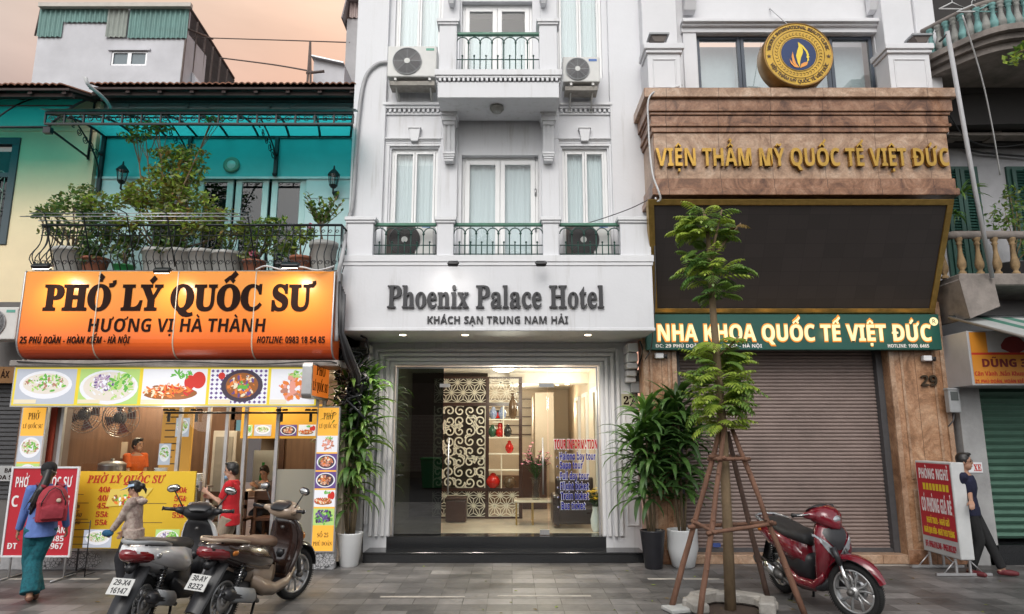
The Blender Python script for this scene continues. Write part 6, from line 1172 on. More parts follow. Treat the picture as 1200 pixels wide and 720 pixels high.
def clip_tube(mb, p, q, box, r):
    x0, x1, z0, z1 = box; d = (q[0]-p[0], q[1]-p[1]); t0, t1 = 0, 1
    for a, dd, lo, hi in ((p[0],d[0],x0,x1),(p[1],d[1],z0,z1)):
        if abs(dd) < 1e-9:
            if a < lo or a > hi: return
            continue
        ta, tb = (lo-a)/dd, (hi-a)/dd
        if ta > tb: ta, tb = tb, ta
        t0, t1 = max(t0, ta), min(t1, tb)
    if t0 >= t1: return
    a = Vector((p[0]+d[0]*t0, p[1]+d[1]*t0)); b = Vector((p[0]+d[0]*t1, p[1]+d[1]*t1)); n_ = (b-a).orthogonal().normalized()*r if (b-a).length > 1e-6 else None
    if n_: mb.prism([(a.x+n_.x,a.y+n_.y),(b.x+n_.x,b.y+n_.y),(b.x-n_.x,b.y-n_.y),(a.x-n_.x,a.y-n_.y)], Yl-.012, Yl+.012, 'y', SCRW)
def star(box, s):
    mb = MB(); x0, x1, z0, z1 = box; h = s*math.sqrt(3)/2
    for r in range(int((z1-z0)/h)+2):
        for c_ in range(-1, int((x1-x0)/s)+2):
            px, pz_ = x0+s*(c_+.5*(r % 2)), z0+h*r
            for a in (0, 60, 120):
                q = (px+s*math.cos(R(a)), pz_+s*math.sin(R(a))); clip_tube(mb, (px,pz_), q, box, .007)
            for (ax_, ay_) in ((s/2, h/3), (0, h*2/3)):
                ce = (px+ax_, pz_+ay_) if (ax_ or True) else None
                for q in range(3): a = R(90+120*q + (180 if ax_ == 0 else 0)+0); clip_tube(mb, ce, (ce[0]+h*2/3*math.cos(a), ce[1]+h*2/3*math.sin(a)), box, .006)
    return mb
for a, b, c_, d in ((x0+t,x1-t,zz[2]+t,zz[3]-t),(x1+t,x2-t,zz[2]+t,zz[3]-t),(x0+t,x1-t,zz[0]+t,zz[1]-t),(x1+t,x2-t,zz[0]+t,zz[1]-t)): star((a,b,c_,d), .24).build('star_lattice', ls)
mb = MB(); random.seed(5); bx = (x0+t, x1-t, zz[1]+t, zz[2]-t); mb.box(bx[0], bx[0]+.02, Yl-.013, Yl+.013, bx[2], bx[3], SCRW); mb.box(bx[1]-.02, bx[1], Yl-.013, Yl+.013, bx[2], bx[3], SCRW)
cell = .2; nx = int((bx[1]-bx[0])/cell); nz_ = int((bx[3]-bx[2])/cell); cw, ch_ = (bx[1]-bx[0])/nx, (bx[3]-bx[2])/nz_
for i in range(nx):
    for j in range(nz_):
        cx, cz = bx[0]+cw*(i+.5), bx[2]+ch_*(j+.5); s = 1 if (i+j) % 2 else -1; a0_ = random.uniform(0,6.28); pts = []
        for k in range(26): tt = k/25; rr = .118*(1-tt*.85); a = a0_+s*tt*8.2; pts.append((cx+rr*math.cos(a), cz+rr*math.sin(a)))
        vs, fs = _strip(pts, .027, 0); mb.add([(min(bx[1],max(bx[0],p[0])), Yl-p[2]*.024, min(bx[3],max(bx[2],p[1]))) for p in vs], fs, SCRW)
        a = a0_; vs, fs = _strip([(cx+.11*math.cos(a),cz+.11*math.sin(a)),(cx+.15*math.cos(a+.3*s),cz+.15*math.sin(a+.3*s)),(cx+.15*math.cos(a+.9*s),cz+.15*math.sin(a+.9*s)),(cx+.12*math.cos(a+1.3*s),cz+.12*math.sin(a+1.3*s))], .026, 0); mb.add([(min(bx[1],max(bx[0],p[0])), Yl-p[2]*.022, min(bx[3],max(bx[2],p[1]))) for p in vs], fs, SCRW)
mb.build('scroll_panel', ls)
for i, v in enumerate((490, 509, 534, 553)): pass
mb = MB(); shz = [Z(v,Yl) for v in (492, 513, 532, 551)]
for z in shz: mb.box(x1+t, x2-t, Yl-.12, Yl+.12, z-.012, z+.012, SCRW)
mb.box((x1+x2)/2-.02, (x1+x2)/2, Yl-.11, Yl+.11, shz[1], zz[2]-t, SCRW); mb.box((x1+x2)/2-.06, (x1+x2)/2-.04, Yl-.11, Yl+.11, zz[1]+t, shz[2]-.013, SCRW); mb.build('shelf', ls)
def vase(label, u, z, m, prof, lid=None, grp='ornaments on the lobby shelves'):
    x = X(u,530,Yl); v_ = thing('ornament_vase', label, 'vase', (x,Yl,z), 0, grp); mb = MB(); mb.lathe(prof, (x,Yl,z), m, 16); mb.build('body', v_); return v_
GOURD = [(.05,0),(.085,.03),(.1,.09),(.08,.15),(.04,.18),(.055,.22),(.045,.27),(.015,.3),(.01,.36)]; BOTL = [(.04,0),(.075,.06),(.095,.2),(.09,.32),(.05,.4),(.03,.46),(.03,.5),(.045,.53)]; JARR = [(.04,0),(.08,.06),(.09,.12),(.06,.19),(.035,.21),(.04,.24),(.0,.26)]
BLUEW = mat('blue_white_china', (.4,.45,.55), .15, 0, .6, 22, col2=(.06,.1,.3)); REDL = mat('red_lacquer', (.5,.015,.01), .12); DKC = mat('brown_ceramic', (.12,.07,.04), .2, 0, .5, 20); BLKC = mat('black_ceramic', (.02,.02,.02), .12); GRNC = mat('green_ceramic', (.03,.09,.05), .2)
vase('tall brown bottle vase on the top lobby shelf', 601, shz[0]+.013, DKC, BOTL); vase('left blue and white china jar on the top shelf', 578, shz[0]+.013, BLUEW, JARR); vase('right blue and white china jar on the top shelf', 588.5, shz[0]+.013, BLUEW, JARR)
vase('red gourd vase on the second lobby shelf', 586, shz[1]+.013, REDL, GOURD); vase('dark teapot vase beside the red gourd', 595, shz[1]+.013, BLKC, JARR); vase('dark green pot on the second lobby shelf by the frame', 577, shz[1]+.013, GRNC, JARR); vase('big round red lacquer jar on the lowest lobby shelf', 578, zz[1]+t, REDL, [(.06,0),(.13,.06),(.15,.14),(.1,.23),(.06,.25),(.06,.28),(.02,.3)]); vase('brown round jar on the lowest lobby shelf', 597, zz[1]+t, DKC, [(.06,0),(.12,.06),(.13,.12),(.09,.2),(.05,.22),(.0,.23)]); vase('small red and black pot on the third lobby shelf', 597, shz[2]+.013, REDL, JARR)
ck = thing('shelf_clock', 'small round black clock on the upper lobby shelf', 'clock', (X(583,487,Yl), Yl, 2.7)); mb = MB(); zc_ = Z(487,Yl); mb.lathe([(0,-.03),(.1,-.03),(.11,0),(.1,.03),(0,.03)], (0,0,0), BLKC, 20, Matrix.Translation((X(583,487,Yl),Yl,zc_)) @ Matrix.Rotation(R(90),4,'X')); mb.box(X(583,487,Yl)-.1, X(583,487,Yl)+.1, Yl-.1, Yl+.1, zc_-.15, zc_-.13, SCRW); mb.build('case', ck); mb = MB(); mb.lathe([(0,.035),(.06,.035)], (0,0,0), REDL, 16, Matrix.Translation((X(583,487,Yl),Yl,zc_)) @ Matrix.Rotation(R(90),4,'X')); mb.build('dial', ck)
st = thing('stool_cube', 'dark brown leather cube stool before the lattice screen', 'stool', (X(535,610,13.9), 13.9, .331)); mb = MB(); x = X(535,600,13.9); mb.box(x-.2, x+.2, 13.7, 14.1, .345, .75, SCRF); mb.build('body', st, bevel=.02, seg=2); mb = MB(); mb.box(x-.205, x+.205, 13.695, 14.105, .755, .8, SCRF); mb.build('lid', st, bevel=.015, seg=2)
BRASS = mat('brass', (.5,.33,.12), .25, 1, .1)
ct = thing('coffee_table', 'low brass framed table with a pale top in the lobby', 'table', (X(635,610,13.6), 13.6, .331)); mb = MB(); a, b = X(602,590,13.6), X(658,590,13.6); mb.box(a, b, 13.3, 13.9, .74, .78, mat('pale_marble', (.6,.52,.42), .15, 0, .2, 4)); mb.build('tabletop', ct, bevel=.008)
for x in (a+.05, (a+b)/2-.1, b-.05): mb = MB(); mb.box(x-.014, x+.014, 13.33, 13.36, .335, .739, BRASS); mb.box(x-.014, x+.014, 13.84, 13.87, .335, .739, BRASS); mb.box(x-.014, x+.014, 13.361, 13.839, .335, .36, BRASS); mb.build('leg', ct)
LEAFG = leafmat('dark_leaf', (.05,.12,.03), (.02,.05,.015)); PINKF = mat('pink_petal', (.6,.16,.25), .5, 0, .4, 30); YELF = mat('yellow_petal', (.75,.5,.02), .5, 0, .3, 30)
def bouquet(label, x, y, z, vm, pm, h, r, prof, n):
    b_ = thing('flower_vase', label, 'flower vase', (x,y,z)); mb = MB(); mb.lathe(prof, (x,y,z), vm, 16); mb.build('vase', b_); top = z+prof[-1][1]; mf = MB(); ml = MB()
    for i in range(n):
        a = random.uniform(0,6.28); rr = r*math.sqrt(random.random()); c_ = Vector((x+rr*math.cos(a), y+rr*math.sin(a), top+h*random.uniform(.45,1)*(1-.35*rr/r))); ml.tube([(x,y,top-.05), tuple(Vector((x,y,top)).lerp(c_,.6)+Vector((0,0,.03))), tuple(c_)], .006, LEAFG, 4)
        for k in range(6): b2 = k*1.05+random.random(); d = Vector((math.cos(b2), math.sin(b2), random.uniform(-.2,.5)))*.055; s = d.cross(Vector((0,0,1)))*.5; mf.add([c_, c_+d*.6+s, c_+d, c_+d*.6-s], [(0,1,2,3)], pm)
    for i in range(n//2): a = random.uniform(0,6.28); d = Vector((math.cos(a), math.sin(a), .4))*random.uniform(.1,.22); s = d.cross(Vector((0,0,1))).normalized()*.02; p = Vector((x,y,top+random.uniform(0,h*.4))); ml.add([p, p+d*.5+s, p+d, p+d*.5-s], [(0,1,2,3)], LEAFG)
    mf.build('blossoms', b_); ml.build('stems', b_)
bouquet('glass vase of pink lilies on the brass lobby table', X(628,585,13.5), 13.5, .782, glass('vase_glass', (.75,.8,.78), 1.8), PINKF, .7, .3, [(.07,0),(.08,.02),(.06,.2),(.1,.42)], 46)
bouquet('white vase of yellow flowers just inside the entrance glass', X(698,610,12.5), 12.5, .333, mat('white_china', (.7,.72,.72), .15), YELF, .36, .17, [(.05,0),(.08,.06),(.09,.2),(.05,.36),(.06,.42)], 40)
sf = thing('lobby_sofa', 'dark brown leather armchair behind the entrance glass', 'armchair', (X(676,610,13.1), 13.1, .331)); DLE = mat('dark_leather', (.035,.02,.018), .3, 0, .2, 6); x = X(678,600,13.1); mb = MB(); mb.box(x-.4, x+.35, 12.85, 13.5, .4, .7, DLE); mb.build('seat', sf, bevel=.05, seg=3); mb = MB(); mb.box(x-.4, x+.35, 13.4, 13.6, .6, 1.2, DLE); mb.build('backrest', sf, bevel=.06, seg=3)
for s in (-1,1): mb = MB(); mb.box(x-.025+s*.4-.07, x-.025+s*.4+.07, 12.85, 13.55, .38, .92, DLE); mb.build('armrest', sf, bevel=.05, seg=3)
rd = thing('reception_desk', 'dark reception desk far inside the lobby', 'desk', (X(610,580,16), 16, .331)); mb = MB(); a, b = X(612,570,16.4), X(640,570,16.4); mb.box(a, b, 16.1, 16.7, .335, 1.4, SCRF); mb.build('body', rd, bevel=.01); mb = MB(); mb.box(a-.05, b+.05, 16.05, 16.75, 1.402, 1.45, mat('desk_top', (.3,.25,.2), .2)); mb.build('top', rd)
cb_ = thing('wall_cabinet', 'cream wall cabinet with stepped shelves behind the lattice screen', 'cabinet', (X(590,500,17), 17, 1)); mb = MB(); a, b = X(560,490,17.5), X(622,490,17.5); mb.box(a, b, 17.5, 17.9, 1.9, 3.1, CREAM); mb.box(a, b, 17.5, 17.9, .34, 1.0, WOODB); mb.build('carcass', cb_)
for k in range(5): mb = MB(); mb.box(a-.01, b+.01, 17.46, 17.51, 2.0+k*.22, 2.02+k*.22, WOODD); mb.build('shelf_line', cb_)
# ================================================================ restaurant furnishings
def fan(label, u, v, y, r):
    f = thing('wall_fan', label, 'fan', W(u,v,y), 0, 'fans under the restaurant ceiling'); x, _, z = W(u,v,y); mb = MB()
    for q in range(7): rr = r*(.2+.8*q/6); mb.tube([(x+rr*math.cos(a), y-.1*math.sqrt(max(0,1-(rr/r)**2))-.01, z+rr*math.sin(a)) for a in [2*math.pi*k/24 for k in range(25)]], .006, STEEL, 4)
    for k in range(14): a = 2*math.pi*k/14; mb.tube([(x+.15*r*math.cos(a),y-.11,z+.15*r*math.sin(a)),(x+.7*r*math.cos(a),y-.08,z+.7*r*math.sin(a)),(x+r*math.cos(a),y,z+r*math.sin(a))], .004, STEEL, 4)
    mb.build('guard', f); mb = MB()
    for k in range(4): a = math.pi/2*k; mb.add([(x+rr*r*math.cos(a+q), y+.02-w_*.05, z+rr*r*math.sin(a+q)) for rr, q, w_ in ((.1,0,0),(.85,-.1,1),(.85,.55,0),(.15,.7,0))], [(0,1,2,3)], mat('fan_blade_red', (.2,.05,.04), .4))
    mb.ball((x,y-.03,z), .07*r/.2, DKGREY, 10); mb.build('blade', f); mb = MB(); mb.tube([(x,y,z),(x,y+.25,z+.05),(x,y+.3,zc0)], .03, DKGREY, 6); mb.build('stem', f)
fan('dark ceiling fan at the left of the restaurant', 100, 486, 12.2, .32); fan('silver caged fan beside the dark one in the restaurant', 142, 490, 12.1, .33)
eb = thing('switch_box', 'black electrical box with cream switch plates and green lamps', 'electrical box', W(112,528,13.9)); mb = MB(); x, y, z = W(105,530,13.9); mb.box(x-.12, x+.2, 13.85, 14.19, z-.32, z+.3, BLACK); mb.build('box', eb); mb = MB(); mb.box(x+.21, x+.5, 13.85, 13.9, z-.25, z+.3, CREAM); mb.box(x+.505, x+.75, 13.85, 13.9, z-.12, z+.2, CREAM); mb.box(x-.1, x+.3, 14.0, 14.05, z+.34, z+.5, CREAM); mb.build('switch_plate', eb); mb = MB()
for dx, dz in ((.36,.18),(.25,-.02)): mb.lathe([(0,.0),(.045,.0)], (0,0,0), glow('green_lamp', (.05,.9,.15), 3), 12, Matrix.Translation((x+dx,13.845,z+dz)) @ Matrix.Rotation(R(90),4,'X'))
mb.build('indicator', eb)
mp_ = thing('menu_display', 'tall amber menu panel lit inside the restaurant', 'menu board', W(203,545,11.6)); mb = MB(); x0, x1 = X(188,520,11.7), X(224,520,11.7); mb.box(x0, x1, 11.7, 11.75, .3, Z(476,11.7), lit('amber_panel', (.75,.36,.06), .45)); mb.build('panel', mp_); food('food_photo', mp_, X(206,500,11.69), X(222,500,11.69), Z(512,11.69), Z(490,11.69), 11.69, 'pho'); food('food_photo', mp_, X(186,530,11.69), X(200,530,11.69), Z(545,11.69), Z(520,11.69), 11.69, 'pho'); mb = MB(); z = Z(482,11.69)
for k in range(9): mb.box(x0+.06, x0+.06+random.uniform(.15,.3), 11.693, 11.699, z-k*.11, z-k*.11+.02, BT)
mb.build('small_print', mp_)
hb = thing('header_menu', 'amber header board with dish photographs over the inner doorway', 'menu board', W(330,475,12.6)); mb = MB(); yh = 12.4; mb.box(X(283,490,yh), X(378,490,yh), yh, yh+.05, Z(514,yh), Z(474,yh), lit('amber_header', (.75,.36,.03), .6)); mb.build('panel', hb)
for u, k in ((287,'greens'),(298,'pho'),(328,'plate'),(350,'chicken')): food('dish_photo', hb, X(u,505,yh), X(u+(9 if u == 287 else 20),505,yh), Z(511,yh), Z(498,yh), yh-.01, k)
po = thing('poster', 'white poster with a green bottle on the back wall', 'poster', W(305,555,15.7)); mb = MB(); yp = 14.6; mb.box(X(297,540,yp), X(322,540,yp), yp, yp+.03, Z(585,yp), Z(528,yp), mat('poster_paper', (.6,.63,.6), .5)); mb.build('sheet', po); mb = MB(); x, z = X(307,570,yp), Z(578,yp); mb.add([(x+a, yp-.004, z+b) for a, b in ((-.07,0),(.07,0),(.07,.34),(.03,.48),(.03,.62),(-.03,.62),(-.03,.48),(-.07,.34))], [tuple(range(8))], mat('bottle_green', (.02,.3,.06), .4)); mb.build('printed_bottle', po)
def dtable(label, u, v, y, w_):
    t_ = thing('dining_table', label, 'table', (X(u,v,y), y, .17), 0, 'wooden tables in the restaurant'); x = X(u,v,y); mb = MB(); mb.box(x-w_/2, x+w_/2, y-.35, y+.35, .9, .94, WOODD); mb.build('tabletop', t_, bevel=.006)
    for sx in (-1,1):
        for sy in (-1,1): mb = MB(); mb.box(x+sx*(w_/2-.08)-.025, x+sx*(w_/2-.08)+.025, y+sy*.28-.025, y+sy*.28+.025, .17, .899, WOODD); mb.build('leg', t_)
dtable('dark wooden dining table by the eating man', 303, 590, 12.6, 1.0); dtable('dark wooden dining table behind the red shirted boy', 245, 600, 12.4, .9); dtable('dark wooden dining table behind the yellow menu board', 130, 600, 12.6, 1.4)
def dchair(label, x, y, rz):
    c_ = thing('dining_chair', label, 'chair', (x,y,.17), rz, 'wooden chairs in the restaurant'); mb = MB(); mb.box(-.2,.2,-.2,.2,.42,.46,WOODD); mb.build('seat', c_, False)
    mb = MB(); mb.box(-.2,.2,.17,.2,.62,.68,WOODD); mb.box(-.2,.2,.17,.2,.76,.9,WOODD); mb.build('backrest', c_, False)
    for sx in (-1,1):
        for sy, h in ((-1,.42),(1,.9)): mb = MB(); mb.box(sx*.18-.02,sx*.18+.02,sy*.18-.02,sy*.18+.02,0,h,WOODD); mb.build('leg', c_, False)
dchair('wooden chair left of the eating man table', X(285,600,12.2), 12.0, R(180)); dchair('wooden chair right of the eating man table', X(320,600,12.2), 12.05, R(175)); dchair('wooden chair behind the red shirted boy', X(262,600,11.8), 11.9, R(170))
for i, (u, lab) in enumerate(((291,'small pale cup at the left of the eating man table'),(297,'small wooden napkin box on the eating man table'))):
    o = thing('table_item', lab, 'tableware', (X(u,585,12.4), 12.4, .94)); mb = MB()
    if i == 0: mb.lathe([(.04,0),(.05,.12),(.045,.12),(.0,.02)], (X(u,585,12.4),12.4,.941), CREAM, 12)
    else: mb.box(X(u,585,12.4)-.07, X(u,585,12.4)+.07, 12.34, 12.46, .941, 1.03, WOODB)
    mb.build('body', o)
df = thing('drinks_fridge', 'tall white framed glass door drinks fridge in the restaurant', 'fridge', W(262,590,12.9)); yq = 13.0; a, b = X(246,560,yq), X(274,560,yq); mb = MB(); mb.box(a, b, yq, yq+.6, .17, Z(505,yq), mat('fridge_white', (.55,.54,.5), .4)); mb.build('body', df, bevel=.01); mb = MB(); mb.box(a+.06, b-.06, yq-.02, yq-.002, .5, Z(512,yq), mat('fridge_glass', (.3,.3,.28), .1)); mb.build('door', df)
WG = 'loose wires strung along the old fronts'
cable('sagging black wire under the upper curved balcony', [W(1104,118,11),W(1130,160,11.4),W(1165,172,11.6),W(1210,168,11.6)], .012, BLACK, group=WG); cable('thin grey wire dropping down the stained wall by the pipe', [W(1140,170,11.9),W(1136,185,11.9),W(1139,196,11.9)], .009, DKGREY, group=WG)
cable('grey wire rising from the meter to the white fascia corner', [W(752,437,11.75),W(757,420,11.25),W(764,402,10.9),W(768,330,10.6),W(766,262,10.5)], .01, DKGREY, group=WG); cable('black wire looped along the ledge over the food photographs', [W(20,424,10.28),W(100,427,10.25),W(200,424,10.26),W(300,427,10.25),W(388,424,10.26),W(400,440,10.6)], .011, BLACK, group=WG)
cable('pale hose curling on the balcony floor above the orange sign', [W(300,316,10.15),W(312,312,10.1),W(330,316,10.1),W(352,313,10.1),W(372,317,10.12),W(392,312,10.2)], .014, CBW, group=WG)

# crockery and counter behind the shop glass
ctr = thing('serving_counter', 'stainless serving counter behind the glass of the restaurant', 'counter', (X(165,600,11.6), 11.6, .17)); mb = MB(); a, b = X(75,600,11.5), X(232,600,11.5); mb.box(a, b, 11.4, 11.9, .17, 1.12, STEEL); mb.build('cabinet', ctr, bevel=.01); mb = MB(); mb.box(a-.02, b+.02, 11.36, 11.94, 1.121, 1.16, STEEL); mb.build('top', ctr)
for i, (u, n) in enumerate(((176,7),(186,9),(228,6))):
    t = thing('bowl_stack', ('short stack of white bowls on the serving counter left of the amber panel','tall stack of white bowls on the serving counter left of the amber panel','stack of white bowls at the right end of the serving counter')[i], 'bowls', (X(u,560,11.5), 11.55, 1.161), 0, 'bowl stacks on the serving counter')
    for k in range(n): mb = MB(); mb.lathe([(.05,0),(.06,.012),(.11,.06),(.104,.06),(.05,.02),(0,.02)], (X(u,560,11.5), 11.55, 1.162+k*.03), WHITE2, 16); mb.build('bowl', t)
pt = thing('stock_pot', 'large steel stock pot on the serving counter behind the menu board', 'pot', (X(130,560,11.6), 11.65, 1.161)); mb = MB(); mb.lathe([(.0,0),(.2,.0),(.21,.02),(.21,.34),(.22,.35),(.2,.36),(.0,.36)], (X(128,560,11.6), 11.65, 1.162), STEEL, 24); mb.build('body', pt); mb = MB(); mb.lathe([(.215,.362),(.15,.4),(.03,.42),(.03,.45),(0,.45)], (X(128,560,11.6), 11.65, 1.162), STEEL, 24); mb.build('lid', pt)
for i, (u, c) in enumerate(((208,(.35,.05,.02)),(213,(.3,.2,.03)),(218,(.05,.02,.01)))):
    t = thing('sauce_bottle', ('red chilli sauce bottle on the serving counter','amber vinegar bottle on the serving counter','dark soy sauce bottle on the serving counter')[i], 'bottle', (X(u,560,11.5), 11.5, 1.161), 0, 'sauce bottles on the serving counter'); mb = MB(); mb.lathe([(.035,0),(.038,.02),(.038,.14),(.015,.19),(.015,.22)], (X(u,560,11.5), 11.5, 1.162), mat('sauce', c, .15), 12); mb.build('body', t); mb = MB(); mb.lathe([(.018,.221),(.018,.25),(0,.252)], (X(u,560,11.5), 11.5, 1.162), WHITE2, 10); mb.build('cap', t)
# ================================================================ plants
random.seed(11)
LF1 = leafmat('strap_leaf', (.1,.2,.045), (.04,.1,.025)); LF2 = leafmat('strap_leaf_dark', (.055,.12,.03), (.025,.06,.018)); LFY = leafmat('fresh_leaf', (.34,.42,.06), (.17,.27,.04)); LFM = leafmat('mid_leaf', (.17,.27,.055), (.07,.14,.03)); LFO = leafmat('olive_leaf', (.22,.24,.07), (.09,.12,.035)); LFB = leafmat('autumn_leaf', (.25,.17,.04), (.12,.07,.02))
BARK = mat('grey_brown_bark', (.2,.14,.08), .85, 0, .4, 9, .5, 25, (1,1,.3)); CANE = mat('plant_cane', (.2,.15,.09), .8, 0, .3, 14); POTW = mat('white_pot', (.66,.67,.68), .35, 0, .06, 3); POTB = mat('black_pot', (.02,.02,.025), .35, 0, .2, 8); SOIL = mat('potting_soil', (.06,.04,.03), .95, 0, .4, 20)
def strap(mb, p, az, el, ln, wd, droop, m, seg=6):
    p = Vector(p); side = Vector((-math.sin(az), math.cos(az), 0)); rows = []; e = el; twist = random.uniform(-.3,.3)
    for k in range(seg+1):
        t = k/seg; w_ = wd*(math.sin(math.pi*min(1,(t*.82+.16)))**.8)*(1 if k < seg else .05); d = Vector((math.cos(az)*math.cos(e), math.sin(az)*math.cos(e), math.sin(e))); nrm = side.cross(d); s = side*math.cos(twist)+nrm*math.sin(twist)
        rows.append([tuple(p-s*w_/2+nrm*w_*.18), tuple(p), tuple(p+s*w_/2+nrm*w_*.18)]); p = p + d*ln/seg; e -= droop/seg*(.5+t)
    mb.sheet(rows, m)
def pot(label, x, y, prof, m, nm='potted_plant', cat='potted plant', group=None):
    t = thing(nm, label, cat, (x,y,0), 0, group); mb = MB(); mb.lathe(prof, (x,y,0), m, 28); mb.build('pot', t); top = prof[-1]; mb = MB(); mb.lathe([(0,0),(top[0],.0)], (x,y,prof[-1][1]), SOIL, 20); mb.build('soil', t); return t
def dracaena(t, x, y, canes, z0, mats, n, ln, wd):
    mc = MB(); mf = MB()
    for (dx, dy, h, zlo) in canes:
        pts = [Vector((x+dx*.25,y+dy*.25,z0-.03)), Vector((x+dx*.7,y+dy*.7,z0+h*.5)), Vector((x+dx,y+dy,z0+h))]; mc.tube(pts, [.022,.018,.014], CANE, 7)
        for i in range(n):
            q = random.random(); zz = zlo+(h-zlo)*q**.7; f = zz/h; b = pts[0].lerp(pts[1], f*2) if f < .5 else pts[1].lerp(pts[2], f*2-1); az = random.uniform(0,6.28); el = random.uniform(.1,1.0)+.5*(q-.5)
            strap(mf, b, az, el, ln*random.uniform(.6,1.1), wd*random.uniform(.75,1.15), random.uniform(1.2,2.6), random.choice(mats))
        for i in range(10): strap(mf, pts[2], random.uniform(0,6.28), random.uniform(.6,1.4), ln*random.uniform(.5,.8), wd, random.uniform(.6,1.8), mats[0])
    mc.build('cane', t); mf.build('foliage', t)
x, y = G(408, 664); y -= .12; t = pot('tall leafy dracaena in a tapered white pot left of the glass entrance', x, y+.15, [(.13,0),(.145,.02),(.2,.48),(.205,.5),(.185,.5),(.18,.45)], POTW); dracaena(t, x, y+.15, [(-.1,.0,2.35,.45),(.12,-.02,2.1,.3),(.02,.1,2.55,.9),(-.2,.06,1.7,.35),(.2,.05,2.4,.9)], .45, [LF1,LFM,LF1,LFM], 64, .62, .085)
x, y = G(768, 668); t = pot('bushy dracaena in a tall black pot right of the glass entrance', x, y+.12, [(.125,0),(.135,.02),(.19,.54),(.195,.56),(.175,.56),(.17,.5)], POTB); dracaena(t, x, y+.12, [(-.05,.0,1.85,.55),(.08,-.02,1.55,.5),(-.2,.03,1.4,.5)], .5, [LF1,LF1,LF2], 74, .72, .085)
x, y = G(804, 667); t = pot('bushy dracaena in a rounded white pot beside the marble pillar', x, y+.15, [(.14,0),(.17,.02),(.235,.28),(.23,.54),(.235,.56),(.21,.56),(.2,.5)], POTW); dracaena(t, x, y+.15, [(.02,.0,2.05,.6),(-.15,.02,1.85,.5),(.15,0,1.6,.45)], .5, [LF2,LF1,LF1,LF2], 74, .72, .085)
# --- young street tree with its props
tx, ty = G(856, 716); tr = thing('street_tree', 'young street tree with leaf tufts in tiers up a thin straight trunk', 'tree', (tx,ty,0))
def TP(u, v, dy=0): return Vector(W(u, v, ty+dy))
trunk = [Vector((tx,ty,-.05)), TP(852,600), TP(848,520), TP(841,430), TP(836,370), TP(832,310), TP(829,268)]; mb = MB(); mb.tube(trunk, [.066,.058,.055,.046,.042,.036,.022], BARK, 12); mb.tube([TP(832,308), TP(838,280,-.1), TP(846,246,-.15)], [.02,.016,.01], BARK, 6); mb.tube([TP(833,305), TP(850,283,.05), TP(868,262,.1)], [.02,.016,.01], BARK, 6); mb.tube([TP(829,268), TP(825,250), TP(822,244)], [.03,.02,.012], BARK, 6); mb.tube([TP(840,420), TP(856,405,-.1), TP(866,394,-.1)], [.018,.014,.01], BARK, 6); mb.build('trunk', tr)
def frond(mb, p, az, el, ln, m, pairs=8, droop=1.5, lw=.05, ll=.13):
    p = Vector(p); e = el; pts = []; side = Vector((-math.sin(az), math.cos(az), 0))
    for k in range(pairs+2):
        t = k/(pairs+1); d = Vector((math.cos(az)*math.cos(e), math.sin(az)*math.cos(e), math.sin(e))); pts.append((p.copy(), d)); p = p + d*ln/(pairs+1); e -= droop/(pairs+1)*(.4+1.2*t)
    mb.tube([q[0] for q in pts], .004, m, 3)
    for k in range(1, pairs+2):
        b, d = pts[k]; t = k/(pairs+1); L_ = ll*math.sin(math.pi*(.2+.72*t))
        for s in (-1, 1) if k <= pairs else (0,):
            dd = (side*s*.85 + d*.55 + Vector((0,0,-.3))).normalized() if s else d; n_ = (dd.cross(Vector((0,0,1)))).normalized()*lw*.5*random.uniform(.8,1.2); up = Vector((0,0,-.015))
            mb.sheet([[b, b, b], [b+dd*L_*.45-n_, b+dd*L_*.45+Vector((0,0,.012)), b+dd*L_*.45+n_], [b+dd*L_+up*.9, b+dd*L_+up, b+dd*L_+up*.9]], m)
mb = MB()
def tuft(c, r, h, n, mats, ln, bias=None, up=.3):
    for i in range(n):
        a = random.uniform(0,6.28); q = math.sqrt(random.random()); b = Vector(c)+Vector((r*q*math.cos(a)*.45, r*q*math.sin(a)*.45, random.uniform(-h,h))); frond(mb, b, a+random.uniform(-.5,.5), random.uniform(-.1,.9)+up*.3, ln*random.uniform(.6,1.1), random.choice(mats), random.randint(6,9), random.uniform(.9,2.0), .038, .13)
tuft(TP(827,266), .3, .18, 32, [LFM,LFY,LFY,LFM], .34); tuft(TP(814,275), .2, .12, 16, [LFM,LFY], .3); tuft(TP(818,300), .12, .08, 6, [LFM], .26); tuft(TP(862,268,.1), .08, .05, 4, [LFM,LFB], .16)
tuft(TP(834,318), .3, .14, 24, [LFM,LFY,LFM,LFY,LF1], .4); tuft(TP(850,318), .15, .06, 8, [LFM,LF1], .34); tuft(TP(840,344), .15, .08, 12, [LF1,LFM], .34); tuft(TP(816,322), .1, .06, 6, [LFM], .34)
for v, n, r, ln in ((410,16,.2,.38),(430,28,.28,.42),(452,36,.34,.44),(474,36,.34,.42),(492,24,.28,.36)): tuft(TP(842,v), r, .1, n, [LFY,LFY,LFY,LFM,LFM], ln)
mb.build('crown', tr)
POLE = mat('debarked_pole', (.19,.095,.06), .8, 0, .45, 10, .4, 30, (1,1,.25)); POLE2 = mat('dark_pole', (.1,.06,.045), .85, 0, .4, 10, .4, 30, (1,1,.25))
sf_ = thing('tree_props', 'wooden pole tripod frame propping the young tree', 'tree props', (tx,ty,0)); 
